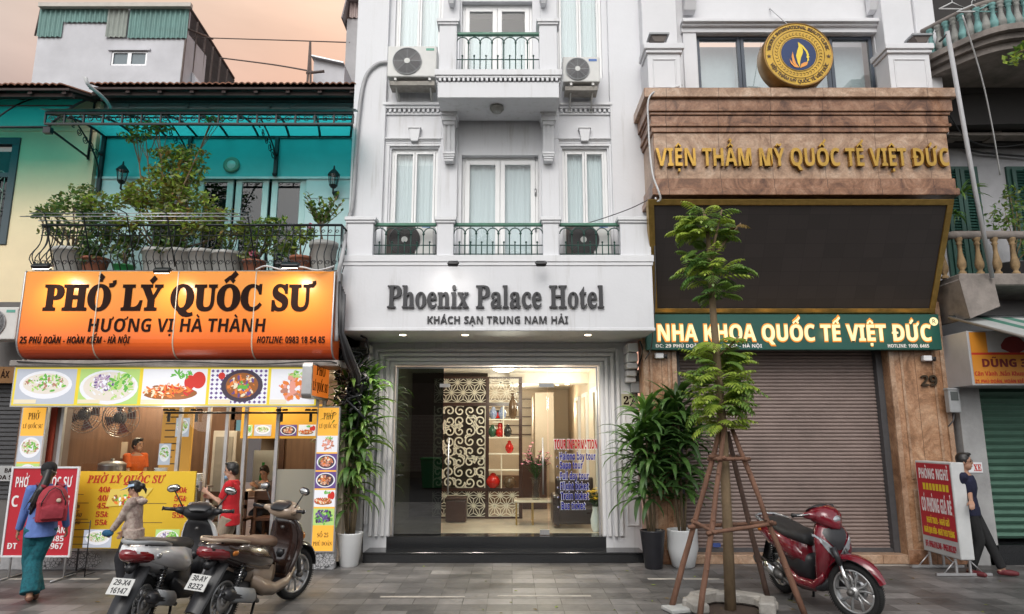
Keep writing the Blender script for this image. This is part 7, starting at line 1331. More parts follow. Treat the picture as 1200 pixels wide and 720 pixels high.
def pole(p, q, r0, r1, m=POLE, nm='pole'):
    p, q = Vector(p), Vector(q); mb = MB(); pts = []; n = 9
    for k in range(n): t = k/(n-1); pts.append(p.lerp(q, t)+Vector((random.uniform(-.008,.008),random.uniform(-.008,.008),0)))
    mb.tube(pts, [r0+(r1-r0)*k/(n-1)+random.uniform(-.002,.003) for k in range(n)], m, 8)
    for k in (2,4,6): mb.ball(tuple(pts[k]+Vector((random.uniform(-1,1)*r0*.6,-r0*.6,0))), r0*.55, m, 6)
    return mb.build(nm, sf_)
B = [(*G(786,714),0), (*G(820,728),0), (*G(902,708),0), (*G(944,724),0)]; T_ = [TP(843,506,-.05), TP(849,502,-.09), TP(852,506,.09), TP(858,503,0)]
for b, q, m in zip(B, T_, (POLE,POLE,POLE2,POLE)): pole(b, q, .036, .028, m)
def on(i, v):
    b, q = Vector(B[i]), T_[i]; lo, hi = 0, 1
    for _ in range(30):
        t = (lo+hi)/2; p = b.lerp(q, t); rz_ = Z(v, p.y)
        if p.z < rz_: lo = t
        else: hi = t
    return b.lerp(q, (lo+hi)/2)
E_ = lambda a, b, e: (a+(a-b).normalized()*e, b+(b-a).normalized()*e)
for i, j, v, w_ in ((0,1,612,622),(1,3,624,614),(0,2,617,614),(2,3,614,612),(0,1,538,537),(1,3,538,538),(0,2,535,535),(2,3,536,538)): a, b = on(i,v)+Vector((0,-.03 if i in (0,1) else .02,0)), on(j,w_)+Vector((0,-.03 if j in (1,3) else .02,0)); a, b = E_(a, b, .07); pole(a, b, .024, .022, POLE, 'crossbar')
pit = thing('tree_pit_rim', 'broken concrete rim round the foot of the young tree', 'kerb', (tx,ty,0)); mb = MB(); CONP = mat('pale_concrete', (.36,.34,.31), .85, 0, .35, 6, .4, 20)
for i in range(7): a = -.4+i*.62; px, py = tx+.42*math.cos(a), ty+.34*math.sin(a); M = Matrix.Translation((px,py,.02)) @ Matrix.Rotation(a+1.57+random.uniform(-.2,.2),4,'Z'); mb.box(-.2,.2,-.09,.09,0,.1+random.uniform(0,.05), CONP, M)
mb.build('rim', pit, bevel=.02); mb = MB(); mb.lathe([(0,.012),(.38,.008)], (tx,ty,0), SOIL, 20); mb.build('soil', pit)
sl = thing('loose_slab', 'pale loose paving slab lying at the foot of the tree props', 'slab', (*G(800,716),0)); mb = MB(); gx_, gy_ = G(803,716); mb.box(-.24,.22,-.13,.13,.006,.05, mat('pale_slab', (.44,.45,.44), .7, 0, .15, 6), Matrix.Translation((gx_,gy_,0)) @ Matrix.Rotation(.3,4,'Z')); mb.build('slab', sl, bevel=.008)
mb = MB(); random.seed(31)
for i in range(90):
    a, q = random.uniform(0,6.28), random.random()**.7*2.6; px, py = tx+q*math.cos(a)*1.3, ty+q*math.sin(a)*.8
    if i > 60: px, py = random.uniform(-6,7), random.uniform(8.4,11.2)
    if py > 11.1 or py < 8: continue
    b, s_ = random.uniform(0,6.28), random.uniform(.02,.05); mb.add([(px-s_*math.cos(b),py-s_*math.sin(b),.006),(px+s_*.4*math.sin(b),py-s_*.4*math.cos(b),.014),(px+s_*math.cos(b),py+s_*math.sin(b),.008),(px-s_*.4*math.sin(b),py+s_*.4*math.cos(b),.012)], [(0,1,2,3)], random.choice([LFB,LFB,LFY,LFO]))
tag(mb.build('fallen_leaves'), 'small fallen leaves scattered over the grey paving', 'leaves', None, 'stuff')
# --- balcony plants of the turquoise house
def leafcloud(mb, c, r, n, mats, s0=.035, s1=.06, flat=1.0, hollow=.3):
    c = Vector(c); r = r if isinstance(r, tuple) else (r,r,r)
    n = int(n*1.35)
    for i in range(n):
        v = Vector((random.gauss(0,1),random.gauss(0,1),random.gauss(0,1))).normalized()*(hollow+(1-hollow)*random.random()**.6); k = 1+.35*noise.noise(v*2.3+c)
        p = c+Vector((v.x*r[0],v.y*r[1],v.z*r[2]))*k; s = random.uniform(s0,s1); a = Vector((random.gauss(0,1),random.gauss(0,1),random.gauss(0,.6))).normalized(); b = a.cross(Vector((random.gauss(0,1),random.gauss(0,1),random.gauss(0,1)))).normalized()*.45; mb.add([p-a*s, p+b*s, p+a*s, p-b*s], [(0,1,2,3)], random.choice(mats))
def balcony_plant(label, u, v, potr, poth, potm, y, clouds, mats, branches=True, nm='balcony_plant', zb_=4.5):
    x = X(u, v, y); t = thing(nm, label, 'potted plant', (x,y,zb_), 0, 'pots along the turquoise balcony'); mb = MB(); mb.lathe([(potr*.72,0),(potr*.78,.02),(potr*.98,poth*.85),(potr*1.06,poth*.86),(potr*1.06,poth),(potr*.92,poth),(potr*.9,poth*.9),(0,poth*.9)], (x,y,zb_+.02), potm, 20); mb.build('pot', t); ml = MB(); mbr = MB(); b0 = Vector((x,y,zb_+poth*.9))
    for (cu, cv, cy, r, n) in clouds:
        c = Vector(W(cu,cv,y+cy)); leafcloud(ml, c, r, n, mats); mid = b0.lerp(c,.5)+Vector((random.uniform(-.12,.12),random.uniform(-.1,.1),.02)); mbr.tube([b0,mid,c], [.022,.014,.006], BARK, 5)
        for k in range(4): mbr.tube([mid.lerp(c,.5), c+Vector((random.uniform(-1,1)*(r if not isinstance(r,tuple) else r[0]),random.uniform(-.1,.1),random.uniform(-.5,1)*(r if not isinstance(r,tuple) else r[2])))*.8], .005, BARK, 4)
    mbr.build('branch', t); ml.build('foliage', t); return t
OL = [LFO,LFY,LFM,LFO,LFB,LFY]; DK = [LF1,LF2,LFM,LFO]; CERW = mat('old_white_ceramic', (.5,.5,.48), .4, 0, .12, 4); TERR = mat('terracotta', (.32,.12,.07), .8, 0, .2, 6); GRNP = mat('green_plastic_pot', (.03,.28,.08), .4)
balcony_plant('dark leaved shrub in a white pot at the left end of the balcony', 84, 300, .27, .42, CERW, 10.7, [(60,246,-.2,(.32,.2,.1),90),(85,238,0,(.4,.25,.16),170),(72,268,0,(.35,.2,.2),140),(110,250,.1,(.35,.25,.2),170),(98,224,.1,(.25,.18,.12),70),(45,252,-.25,(.22,.1,.06),34)], DK)
balcony_plant('dense dark bush hiding the rail beside the left white pot', 112, 305, .2, .25, TERR, 10.6, [(112,285,-.1,(.3,.2,.32),260),(122,262,0,(.28,.2,.25),180),(105,300,-.12,(.22,.12,.15),120)], [LF2,LF2,LF1,LFO])
balcony_plant('small dark shrub in a green plastic pot', 146, 310, .16, .12, GRNP, 10.55, [(146,292,0,(.25,.15,.2),120),(135,275,.05,(.2,.12,.14),70),(158,282,0,(.2,.15,.16),80)], [LF2,LF1,LFO])
balcony_plant('large olive leaved bonsai tree in a white pot rising to the awning', 186, 305, .26, .42, CERW, 10.75, [(205,205,0,(.52,.3,.28),430),(185,226,-.1,(.62,.3,.28),520),(222,236,0,(.45,.3,.22),280),(160,235,0,(.4,.25,.18),220),(200,255,-.1,(.55,.3,.2),320),(240,262,-.1,(.35,.2,.18),150),(196,180,.05,(.35,.2,.12),110),(160,160,0,(.3,.15,.1),60),(170,150,-.1,(.4,.14,.14),90),(215,180,-.1,(.45,.2,.16),150),(255,250,-.15,(.3,.15,.1),70),(225,195,0,(.3,.2,.12),80),(186,150,-.2,(.3,.1,.05),40),(250,140,-.2,(.22,.1,.06),26),(150,262,-.38,(.3,.1,.14),90),(225,268,-.38,(.3,.1,.14),90),(272,272,-.36,(.28,.1,.13),70),(115,236,-.2,(.4,.16,.16),130)], OL)
balcony_plant('trailing olive shrub in the second large white pot', 210, 305, .25, .4, CERW, 10.7, [(205,285,-.1,(.35,.22,.25),240),(190,272,-.1,(.25,.15,.2),130)], [LF2,LF1,LFO])
balcony_plant('low white pot with a thin trailing shrub before the doors', 238, 305, .27, .4, CERW, 10.75, [(245,272,-.05,(.25,.15,.18),80),(262,285,-.1,(.15,.12,.2),60)], [LFO,LFM])
balcony_plant('wide rimmed white pot with little growth left of the doors edge', 268, 306, .29, .38, CERW, 10.8, [(283,270,0,(.2,.15,.2),60)], [LFM,LFO])
f_ = balcony_plant('flowering shrub with pink blossoms in a terracotta pot', 298, 306, .18, .22, TERR, 10.65, [(300,278,-.1,(.32,.15,.3),190),(322,262,-.1,(.25,.12,.14),70),(312,268,0,(.25,.15,.2),110),(330,285,0,(.25,.15,.28),130),(290,300,-.05,(.14,.1,.1),50)], [LFM,LF1,LFO,LFY]); mb = MB(); leafcloud(mb, W(297,297,10.5), (.07,.05,.06), 40, [PINKF], .02, .035); leafcloud(mb, W(363,265,10.55), (.06,.05,.05), 26, [PINKF], .02, .035); mb.build('blossoms', f_)
balcony_plant('terracotta pot of yellow leaved shrub at the right of the balcony', 353, 298, .17, .3, TERR, 10.7, [(355,275,0,(.2,.15,.18),120),(340,290,0,(.15,.1,.12),60)], [LFY,LFM,LFO])
bp_ = balcony_plant('tall white urn of upright glossy leaves at the right balcony end', 379, 300, .22, .55, CERW, 10.75, [(375,255,0,(.1,.1,.1),10)], DK); mb = MB()
for i in range(26):
    a = random.uniform(0,6.28); q = Vector(W(376,268,10.75)); tip = q+Vector((.34*math.cos(a)*random.random()**.5,.2*math.sin(a),random.uniform(.25,.6))); mb.tube([q,tip], .006, CANE, 4)
    for k in range(11): b = q.lerp(tip, .25+.75*k/10); d = Vector((math.cos(a+k*2.4),math.sin(a+k*2.4),.7)).normalized()*.09; s = d.cross(Vector((0,0,1))).normalized()*.026; mb.add([b,b+d*.5+s,b+d,b+d*.5-s], [(0,1,2,3)], random.choice([LF1,LF2,LFM,LFY]))
mb.build('foliage', bp_)
# --- plants on the old house
ob = thing('balcony_shrub', 'thin pale leaved shrub on the old balustraded balcony', 'plant', W(1185,300,11.2)); ml = MB(); mbr = MB(); b0 = Vector(W(1186,312,11.2))
for (u, v, r, n) in ((1178,250,.3,60),(1195,258,.3,90),(1170,262,.22,46),(1190,235,.22,40),(1205,282,.25,80),(1183,225,.15,20)): c = Vector(W(u,v,11.2)); leafcloud(ml, c, r, n, [LFM,LF1,LFO,LFM]); mbr.tube([b0, b0.lerp(c,.5)+Vector((.08,0,0)), c], [.014,.01,.005], BARK, 5)
mbr.build('stem', ob); ml.build('foliage', ob); mb = MB(); mb.lathe([(.2,0),(.3,.25),(.32,.27),(.28,.27),(0,.22)], tuple(b0-Vector((0,0,.25))), DKGREY, 16); mb.build('pot', ob)
of = thing('wall_fern', 'green fern growing from the wall beside the marble fascia', 'plant', W(1128,220,11.4)); mb = MB()
for i in range(26): strap(mb, W(1126,226,11.3), random.uniform(2.2,6.6), random.uniform(-.3,1.2), random.uniform(.3,.55), .035, random.uniform(1,2.2), random.choice([LF1,LFM]))
for i in range(14): strap(mb, W(1121,250,11.3), random.uniform(2.2,6.6), random.uniform(-.5,.6), random.uniform(.2,.4), .03, 1.6, random.choice([LF1,LF2]))
mb.build('fronds', of)
ot = thing('overhanging_branch', 'green leafy branch hanging in at the upper right edge', 'branch', W(1196,60,8)); mb = MB(); m2 = MB(); m2.tube([W(1250,40,8),W(1215,52,8),W(1192,62,8),W(1186,72,8)], [.02,.014,.008,.004], BARK, 5); m2.build('twig', ot)
for (u, v, n) in ((1195,62,26),(1186,70,14),(1205,52,24)): leafcloud(mb, W(u,v,8), (.12,.1,.08), n, [LFM,LFY,LF1], .04, .065)
mb.build('foliage', ot)
# ================================================================ across the street, seen only as reflections
random.seed(21)
for k, (x, y, h, r) in enumerate(((-1.2,-6,10.4,2.0),(3.2,-7,11,2.0),(10,-8,17,3.4),(-9,-8,8,2.2))):
    t = thing('roadside_tree', ('broad street tree across the road opposite the hotel','street tree across the road a little right of the hotel','street tree across the road opposite the clinic','street tree across the road opposite the restaurant')[k], 'tree', (x,y,0), 0, 'trees across the road'); mb = MB(); mb.tube([(x,y,-.13),(x+.1,y,h*.35),(x,y,h*.75)], [.22,.17,.08], BARK, 8); mb.build('trunk', t); mb = MB()
    for q in range(9): a = random.uniform(0,6.28); c = (x+r*.6*math.cos(a), y+r*.6*math.sin(a), h*random.uniform(.55,.95)); leafcloud(mb, c, (r*.45,r*.45,r*.32), 260, [LF1,LFM,LF2], .1, .18)
    mb.build('crown', t)
fb_ = thing('opposite_house', 'grey shophouse with a roller shutter on the opposite side of the road', 'building', (0,-11,0)); mb = MB(); mb.box(-16,-1.5,-15,-11.01,-.13,8.0, mat('opposite_dark', (.06,.065,.06), .8, 0, .3, .6)); mb.box(-16,16,-14,-11,-.13,4.6, mat('opposite_wall', (.12,.12,.12), .8, 0, .3, .6)); mb.build('wall', fb_); mb = MB()
for i in range(40): z = .2+i*.07; mb.box(-6,2,-10.98,-10.95,z,z+.05,GREY)
mb.build('roller_shutter', fb_)
for k, x in enumerate((-3.2,-2.1)):
    b = thing('wheelie_bin', ('left green wheelie bin across the road','right green wheelie bin across the road')[k], 'bin', (x,-4.6,-.13), 0, 'bins across the road'); mb = MB(); mb.prism([(x-.4,-.1),(x+.4,-.1),(x+.5,1.0),(x-.5,1.0)], -5.1, -4.2, 'y', mat('bin_green', (.02,.2,.09), .5)); mb.build('body', b, bevel=.03); mb = MB(); mb.box(x-.53,x+.53,-5.15,-4.15,1.0,1.08,GRNP); mb.build('lid', b, bevel=.02)
# ================================================================ scooters (local: x forward, y left, z up)
def ring2(x, z, hw, hh, n=14, p=2.4, ax='x', tilt=0):
    out = []
    for k in range(n):
        a = 2*math.pi*k/n; c_, s_ = math.cos(a), math.sin(a); u = hw*math.copysign(abs(c_)**(2/p), c_); v = hh*math.copysign(abs(s_)**(2/p), s_)
        out.append((x+v*tilt, u, z+v) if ax == 'x' else (x+v, u, z))
    return out
CHR = mat('chrome', (.7,.7,.7), .1, 1, .05, 5); TIRE = mat('tyre_rubber', (.016,.016,.016), .8, 0, .2, 30, .3, 90); RIMS = mat('silver_rim', (.5,.5,.5), .3, .7, .1, 10); ENG = mat('engine_alloy', (.16,.155,.15), .45, .7, .4, 12); BLKP = mat('scooter_black_plastic', (.022,.022,.025), .38, 0, .25, 14); PLATE = mat('plate_white', (.6,.6,.58), .4, 0, .12, 12); LENSR = mat('red_lens', (.2,.006,.01), .08, 0, .2, 10, coat=1); CLR = mat('clear_lens', (.5,.52,.55), .06, .5, .35, 14, coat=1); AMB = mat('amber_lens', (.5,.16,.02), .15)
SEATB = mat('seat_black', (.025,.025,.027), .55, 0, .2, 12, .15, 120)
def scooter(name, label, loc, heading, roll, body, trim, seatm, style, plate=None, cap_=None, steer=0):
    root = thing(name, label, 'scooter', loc, heading, 'scooters parked on the pavement'); root.rotation_euler = (roll, 0, heading); root.scale = (1.1,)*3; S0 = Matrix.Translation((.56,0,0)) @ Matrix.Rotation(steer,4,'Z') @ Matrix.Translation((-.56,0,0)); rf, rr_ = .285, .27; wbx = .64
    def ST(mb): mb.v = [tuple(S0 @ Vector(p)) for p in mb.v]; return mb
    def B(mb, nm, par=None, **k): return mb.build(nm, par or root, False, **k)
    def wheel(nm, cx, r, wt, rad):
        mb = MB(); tw = wt; n = 40; rings = []
        for k in range(n):
            a = 2*math.pi*k/n; rings.append([(cx+math.cos(a)*(r-tw*.8+tw*.8*math.cos(q)), tw*.85*math.sin(q), r+math.sin(a)*(r-tw*.8+tw*.8*math.cos(q))) for q in [2*math.pi*j/12 for j in range(12)]])
        rings.append(rings[0]); mb.loft(rings, TIRE, False); T_ = ST if cx > 0 else (lambda q: q); w_ = B(T_(mb), nm)
        mt = MB()
        for k in range(n*2):
            a = math.pi*k/n; c_, s_ = math.cos(a), math.sin(a)
            for sy in (-1, 1): b = Vector((cx+c_*(r-.004), sy*tw*.42, r+s_*(r-.004))); d = Vector((-s_*.012,sy*.03,c_*.012)); o_ = Vector((c_,0,s_))*.006; e = Vector((-s_,0,c_))*.005; mt.add([b-d-e+o_*.2,b+d-e-o_*1.5,b+d+e-o_*1.5,b-d+e+o_*.2], [(0,1,2,3)], TIRE)
        B(T_(mt), 'tread', w_); mb = MB(); ri = r-tw*1.5
        for sy in (-1,1): mb.tube([(cx+ri*math.cos(2*math.pi*k/36), sy*tw*.55, r+ri*math.sin(2*math.pi*k/36)) for k in range(37)], .012, rad, 6)
        mb.sheet([[(cx+(ri-.006)*math.cos(2*math.pi*k/36), sy, r+(ri-.006)*math.sin(2*math.pi*k/36)) for k in range(37)] for sy in (-tw*.55, tw*.55)], rad)
        for k in range(5):
            for off in (-.22, .22):
                a = 2*math.pi*k/5+.3; p0 = Vector((cx+.035*math.cos(a+off*1.5), 0, r+.035*math.sin(a+off*1.5))); pm = Vector((cx+ri*.55*math.cos(a+off*.9),0,r+ri*.55*math.sin(a+off*.9))); p1 = Vector((cx+(ri-.004)*math.cos(a+off*1.5),0,r+(ri-.004)*math.sin(a+off*1.5))); mb.tube([p0,pm,p1], [.017,.013,.015], rad, 6)
        mb.tube([(cx,-.06,r),(cx,.06,r)], .05, rad, 14); mb.tube([(cx,-.075,r),(cx,.075,r)], .022, ENG, 10)
        for sy in ((.045,) if cx > 0 else (-.05,)): mb.lathe([(.06,0),(.105,0),(.105,.004),(.06,.004)], (0,0,0), STEEL, 24, Matrix.Translation((cx,sy,r)) @ Matrix.Rotation(R(90),4,'X'))
        B(T_(mb), 'rim', w_); return w_
    wheel('front_wheel', wbx, rf, .055, RIMS); wheel('rear_wheel', -wbx, rr_, .065, RIMS)
    mb = MB()
    for sy in (-1,1): mb.tube([(wbx,sy*.085,rf),(wbx-.06,sy*.085,rf+.26)], .024, CHR if style == 'red' else ENG, 8); mb.tube([(wbx-.06,sy*.085,rf+.26),(wbx-.12,sy*.08,rf+.42)], .03, BLKP, 8); mb.tube([(wbx,sy*.06,rf),(wbx,sy*.11,rf)], .03, ENG, 8)
    B(ST(mb), 'fork'); mb = MB(); rows = []
    for k in range(15):
        a = R((18 if style == 'red' else 8)+(118 if style == 'red' else 150)*k/14); rw = .345+.012*math.sin(math.pi*k/14); hw = .08*(1-.62*abs(k/14-.5)**1.5*2); rows.append([(wbx+(rw-.04*abs(s)**2.6)*math.cos(a), hw*s, rf+(rw-.04*abs(s)**2.6)*math.sin(a)) for s in [-1+2*j/10 for j in range(11)]])
    rows = [[(p[0],p[1],p[2]) for p in r] for r in rows]; mb.sheet(rows, body); mb.sheet([[(wbx+(p[0]-wbx)*.975,p[1]*.97,rf+(p[2]-rf)*.975) for p in r] for r in rows], BLKP); B(ST(mb), 'front_fender')
    # leg shield: curved skin from the nose to the footboard
    mb = MB(); lv = [(.28,.28,.12,.05),(.36,.31,.17,.07),(.5,.37,.195,.085),(.64,.42,.205,.1),(.76,.42,.2,.105),(.86,.39,.165,.1),(.93,.36,.11,.08),(.97,.33,.06,.05)]
    rings = []
    for z, xc, hw, dp in lv: rings.append([(xc+dp*(math.cos(a) if math.cos(a) > 0 else .45*math.cos(a)), hw*math.copysign(abs(math.sin(a))**.75, math.sin(a)), z) for a in [2*math.pi*k/18 for k in range(18)]])
    mb.loft(rings, body); sh = B(mb, 'front_shield'); mb = MB()
    mb.loft([[(xc-dp*.46-.012, hw*.8*s, z) for s in (-1,-.5,0,.5,1)]+[(xc-dp*.3, hw*.82*s, z) for s in (1,.5,0,-.5,-1)] for z, xc, hw, dp in lv[1:-1]], BLKP if style == 'white' else body if style == 'brown' else trim); B(mb, 'inner_panel')
    # footboard and lower skirts
    mb = MB(); mb.loft([ring2(x, z, hw, hh, 12, 4) for x, z, hw, hh in ((.42,.34,.1,.06),(.3,.27,.17,.045),(.05,.25,.18,.05),(-.12,.27,.18,.06),(-.25,.32,.15,.05))], BLKP); B(mb, 'footboard')
    mb = MB()
    for sy in (-1,1): mb.loft([[(x, sy*(.16+e), z0), (x, sy*(.2+e), (z0+z1)/2), (x, sy*(.17+e), z1), (x, sy*.12, (z0+z1)/2)] for x, z0, z1, e in ((.4,.36,.44,-.03),(.25,.22,.34,.0),(0,.2,.33,.01),(-.2,.24,.4,.01),(-.36,.34,.5,-.02))], BEI if style == 'brown' else body if style == 'red' else BLKP)
    B(mb, 'side_skirt')
    # rear body
    secs = [(.06,.50,.12,.2),(-.06,.55,.16,.2),(-.22,.6,.185,.17),(-.42,.645,.19,.15),(-.62,.695,.17,.125),(-.78,.735,.135,.095),(-.9,.77,.09,.06),(-.96,.79,.05,.03)]
    mb = MB(); mb.loft([ring2(x, z, hw, hh, 16, 2.6) for x, z, hw, hh in secs], body); rb_ = B(mb, 'rear_body')
    mb = MB(); mb.loft([ring2(x, z, hw, hh, 14, 3) for x, z, hw, hh in ((.1,.42,.11,.14),(-.05,.42,.165,.17),(-.22,.44,.175,.12),(-.36,.48,.165,.08))], BLKP if style != 'brown' else trim); B(mb, 'lower_panel')
    mb = MB()
    for sy in (-1,1): mb.loft([[(x, sy*(y_-.03), z0), (x, sy*y_, z0+(z1-z0)*.35), (x, sy*(y_-.015), z1), (x, sy*(y_-.07), z1-.01), (x, sy*(y_-.08), z0)] for x, y_, z0, z1 in ((.04,.15,.5,.58),(-.1,.19,.47,.69),(-.3,.212,.52,.745),(-.55,.208,.6,.785),(-.78,.165,.68,.82),(-.95,.085,.75,.84))], body, True, True)
    B(mb, 'side_wing')
    # seat
    mb = MB(); zs_ = .79; sec = [(.1,.69,.07,.04),(.06,.715,.12,.06),(-.08,.73,.15,.065),(-.25,.735,.165,.065),(-.38,.76,.168,.07),(-.55,.8,.155,.06),(-.72,.825,.12,.04),(-.78,.83,.07,.02)]
    mb.loft([ring2(x, z, hw, hh, 16, 2.8) for x, z, hw, hh in sec], seatm); B(mb, 'seat')
    mb = MB(); mb.tube([(-.5,.15,.79),(-.66,.17,.83),(-.84,.13,.86),(-.93,.06,.865),(-.93,-.06,.865),(-.84,-.13,.86),(-.66,-.17,.83),(-.5,-.15,.79)], .019, trim if style == 'brown' else GREY if style == 'white' else CLR, 8); mb.tube([(-.84,.1,.86),(-.8,.07,.8)], .015, BLKP, 6); mb.tube([(-.84,-.1,.86),(-.8,-.07,.8)], .015, BLKP, 6); B(mb, 'grab_rail')
    # tail light
    mb = MB(); mb.loft([ring2(x, z, hw, hh, 14, 2.5) for x, z, hw, hh in ((-.68,.72,.178,.06),(-.8,.735,.158,.075),(-.92,.755,.105,.065),(-1.0,.765,.05,.035))], LENSR); tl = B(mb, 'tail_light'); mb = MB()
    for sy in (-1,1): mb.ball((-.72,sy*.172,.73), (.05,.014,.03), AMB if style != 'white' else CLR, 8)
    B(mb, 'indicator', tl)
    # rear mudguard, plate, light
    mb = MB(); rows = []
    for k in range(9):
        t = k/8; rows.append([(-.74-.3*t+.02*abs(s)**2, (.1-.02*t)*s, .66-.4*t-.03*abs(s)**2) for s in (-1,-.5,0,.5,1)])
    mb.sheet(rows, BLKP); mb.sheet([[(p[0]+.02,p[1],p[2]-.012) for p in r] for r in rows], BLKP); mb.tube([(-.76,0,.68),(-.9,0,.62)], .04, BLKP, 8); mg = B(mb, 'rear_mudguard')
    if plate:
        mb = MB(); n_ = Vector((-.8,0,.6)).normalized(); u_ = Vector((.6,0,.8)).normalized()*-1; upv = Vector((.6,0,.8)).normalized(); c = Vector((-.99,0,.5)); rt = Vector((0,-1,0)); mb.add([c-rt*.1-upv*.075, c+rt*.1-upv*.075, c+rt*.1+upv*.075, c-rt*.1+upv*.075] + [q+Vector((.008,0,-.006)) for q in (c-rt*.1-upv*.075, c+rt*.1-upv*.075, c+rt*.1+upv*.075, c-rt*.1+upv*.075)], [(0,1,2,3),(7,6,5,4),(0,4,5,1),(1,5,6,2),(2,6,7,3),(3,7,4,0)], PLATE); po_ = B(mb, 'license_plate'); mb = MB()
        for s, z in ((plate[0], .012), (plate[1], -.062)): text(mb, s, 'sans', tuple(c+upv*z+n_*.001), .05, BLKP, w=.15, right=tuple(rt), up=tuple(upv), depth=.002)
        B(mb, 'lettering', po_)
    # engine, exhaust, shock, stand
    mb = MB(); mb.loft([ring2(x, z, hw, hh, 12, 3) for x, z, hw, hh in ((-.05,.3,.09,.07),(-.25,.3,.12,.1),(-.42,.3,.11,.1),(-.55,.285,.06,.09))], ENG); mb.loft([[(x, .1+w_*math.cos(a), z+hh*math.sin(a)) for a in [2*math.pi*k/12 for k in range(12)]] for x, z, w_, hh in ((-.15,.3,.05,.07),(-.3,.3,.06,.095),(-.55,.29,.06,.09),(-.72,.27,.05,.075),(-.76,.27,.03,.04))], ENG); mb.tube([(-.3,0,.4),(-.38,-.02,.5)], .07, BLKP, 8); B(mb, 'engine')
    mb = MB(); mb.tube([(-.18,-.06,.22),(-.25,-.16,.2),(-.38,-.17,.26)], .022, ENG, 8); mb.tube([(-.34,-.17,.25),(-.38,-.18,.265),(-.46,-.185,.29),(-.8,-.2,.38),(-.86,-.2,.395)], [.03,.05,.058,.055,.035], BLKP if style != 'red' else ENG, 14); mb.loft([[(x, -.19-.002-.058*math.cos(a), z+.075*math.sin(a)) for a in [-1.2+2.4*k/7 for k in range(8)]]+[(x, -.19-.05*math.cos(a), z+.068*math.sin(a)) for a in [1.2-2.4*k/7 for k in range(8)]] for x, z in ((-.42,.29),(-.58,.33),(-.74,.37))], CHR if style == 'red' else GREY); mb.tube([(-.86,-.2,.395),(-.89,-.2,.405)], .014, BLACK, 8); B(mb, 'exhaust')
    mb = MB(); p, q = Vector((-.62,-.14,.34)), Vector((-.52,-.14,.64)); mb.tube([p,q], .016, CHR, 8); pts = [p.lerp(q,.12+.76*k/60)+Vector((.03*math.cos(k*.9),.03*math.sin(k*.9),0)) for k in range(61)]; mb.tube(pts, .007, BLKP, 5); mb.tube([p+Vector((0,.28,0)),q+Vector((0,.28,0))], .026, BLKP, 8); B(mb, 'shock_absorber')
    mb = MB(); 
    for sy in (-1,1): mb.tube([(-.2,sy*.1,.22),(-.3,sy*.14,.02),(-.34,sy*.15,.012)], .014, BLKP, 6)
    mb.tube([(-.08,.14,.24),(-.02,.26,.03),(.0,.28,.01)], .012, CHR, 6); B(mb, 'stand')
    # handlebar, cowl, mirrors, lights
    mb = MB(); S = Matrix.Translation((.36,0,0)) @ Matrix.Rotation(steer,4,'Z') @ Matrix.Translation((-.36,0,0))
    ck_ = [( .52,.9,.03,.04),(.48,.95,.12,.1),(.4,.985,.165,.11),(.3,1.0,.17,.085),(.22,1.0,.13,.05)]
    mb.loft([ring2(x, z, hw, hh, 16, 2.3) for x, z, hw, hh in ck_], cap_ or body, M=S)
    for sy in (-1,1): mb.loft([[(x+r_*math.cos(a), y_*sy, z+r_*.8*math.sin(a)) for a in [2*math.pi*k/10 for k in range(10)]] for x, y_, z, r_ in ((.34,.12,.995,.07),(.31,.19,1.01,.05),(.28,.235,1.018,.03))], cap_ or body, M=S)
    cw = B(mb, 'handlebar_cowl'); mb = MB(); mb.loft([ring2(x, z, hw, hh, 14, 2.3) for x, z, hw, hh in ((.38,1.09,.04,.012),(.31,1.085,.12,.02),(.24,1.05,.13,.02),(.2,1.02,.08,.012))], BLKP, M=S); B(mb, 'dashboard', cw)
    for sy in (-1,1):
        noM = style == 'red'; mb = MB(); mb.tube([(.28,sy*.2,1.015),(.235,sy*.35,1.03)], .018, BLKP, 8, S); mb.tube([(.235,sy*.35,1.03),(.232,sy*.36,1.031)], .024, BLKP, 8, S); mb.tube([(.33,sy*.19,1.02),(.33,sy*.26,1.03),(.28,sy*.35,1.03)], .007, CHR if sy < 0 else BLKP, 5, S); B(mb, 'handlebar_grip')
        if noM: continue
        mb = MB(); mb.tube([(.3,sy*.17,1.04),(.3,sy*.22,1.12),(.3,sy*.27,1.2)], .007, BLKP, 6, S); M2 = S @ Matrix.Translation((.295,sy*.29,1.235)) @ Matrix.Rotation(R(12)*-sy,4,'X'); mb.ball((0,0,0), (.03,.07,.045), BLKP, 12, M2); mr = B(mb, 'mirror'); mb = MB(); mb.ball((-.022,0,0), (.012,.06,.037), CHR, 12, M2); B(mb, 'glass', mr)
    if style == 'red':
        def surf(y, z, off):
            k = max(i for i in range(len(lv)-1) if lv[i][0] <= z); p, q = lv[k], lv[k+1]; t = (z-p[0])/(q[0]-p[0]); xc, hw, dp = (p[j]+(q[j]-p[j])*t for j in (1,2,3)); return (xc+dp*math.sqrt(max(0, 1-min(1,(abs(y)/hw))**2.4))+off, y, z)
        def patch(f, m, nm, off):
            mb = MB()
            for sy in f[0]:
                for e, fl in ((off, 0), (-.02, 1)): mb.sheet([[surf(sy*(a+(b-a)*j/5), z+dz*j/5, e) for j in range(6)] for z, a, b, dz in f[1]], m)
            return B(mb, nm)
        patch(((1,-1), ((.57,.0,.06,.02),(.61,.0,.12,.05),(.66,.035,.165,.08),(.71,.08,.188,.09),(.75,.115,.192,.08),(.78,.15,.19,.05))), CLR, 'headlight', .014)
        patch(((1,-1), ((.665,0,.02,0),(.72,0,.07,0),(.78,0,.115,0),(.84,0,.13,0),(.88,0,.1,0))), BLKP, 'grille', .012)
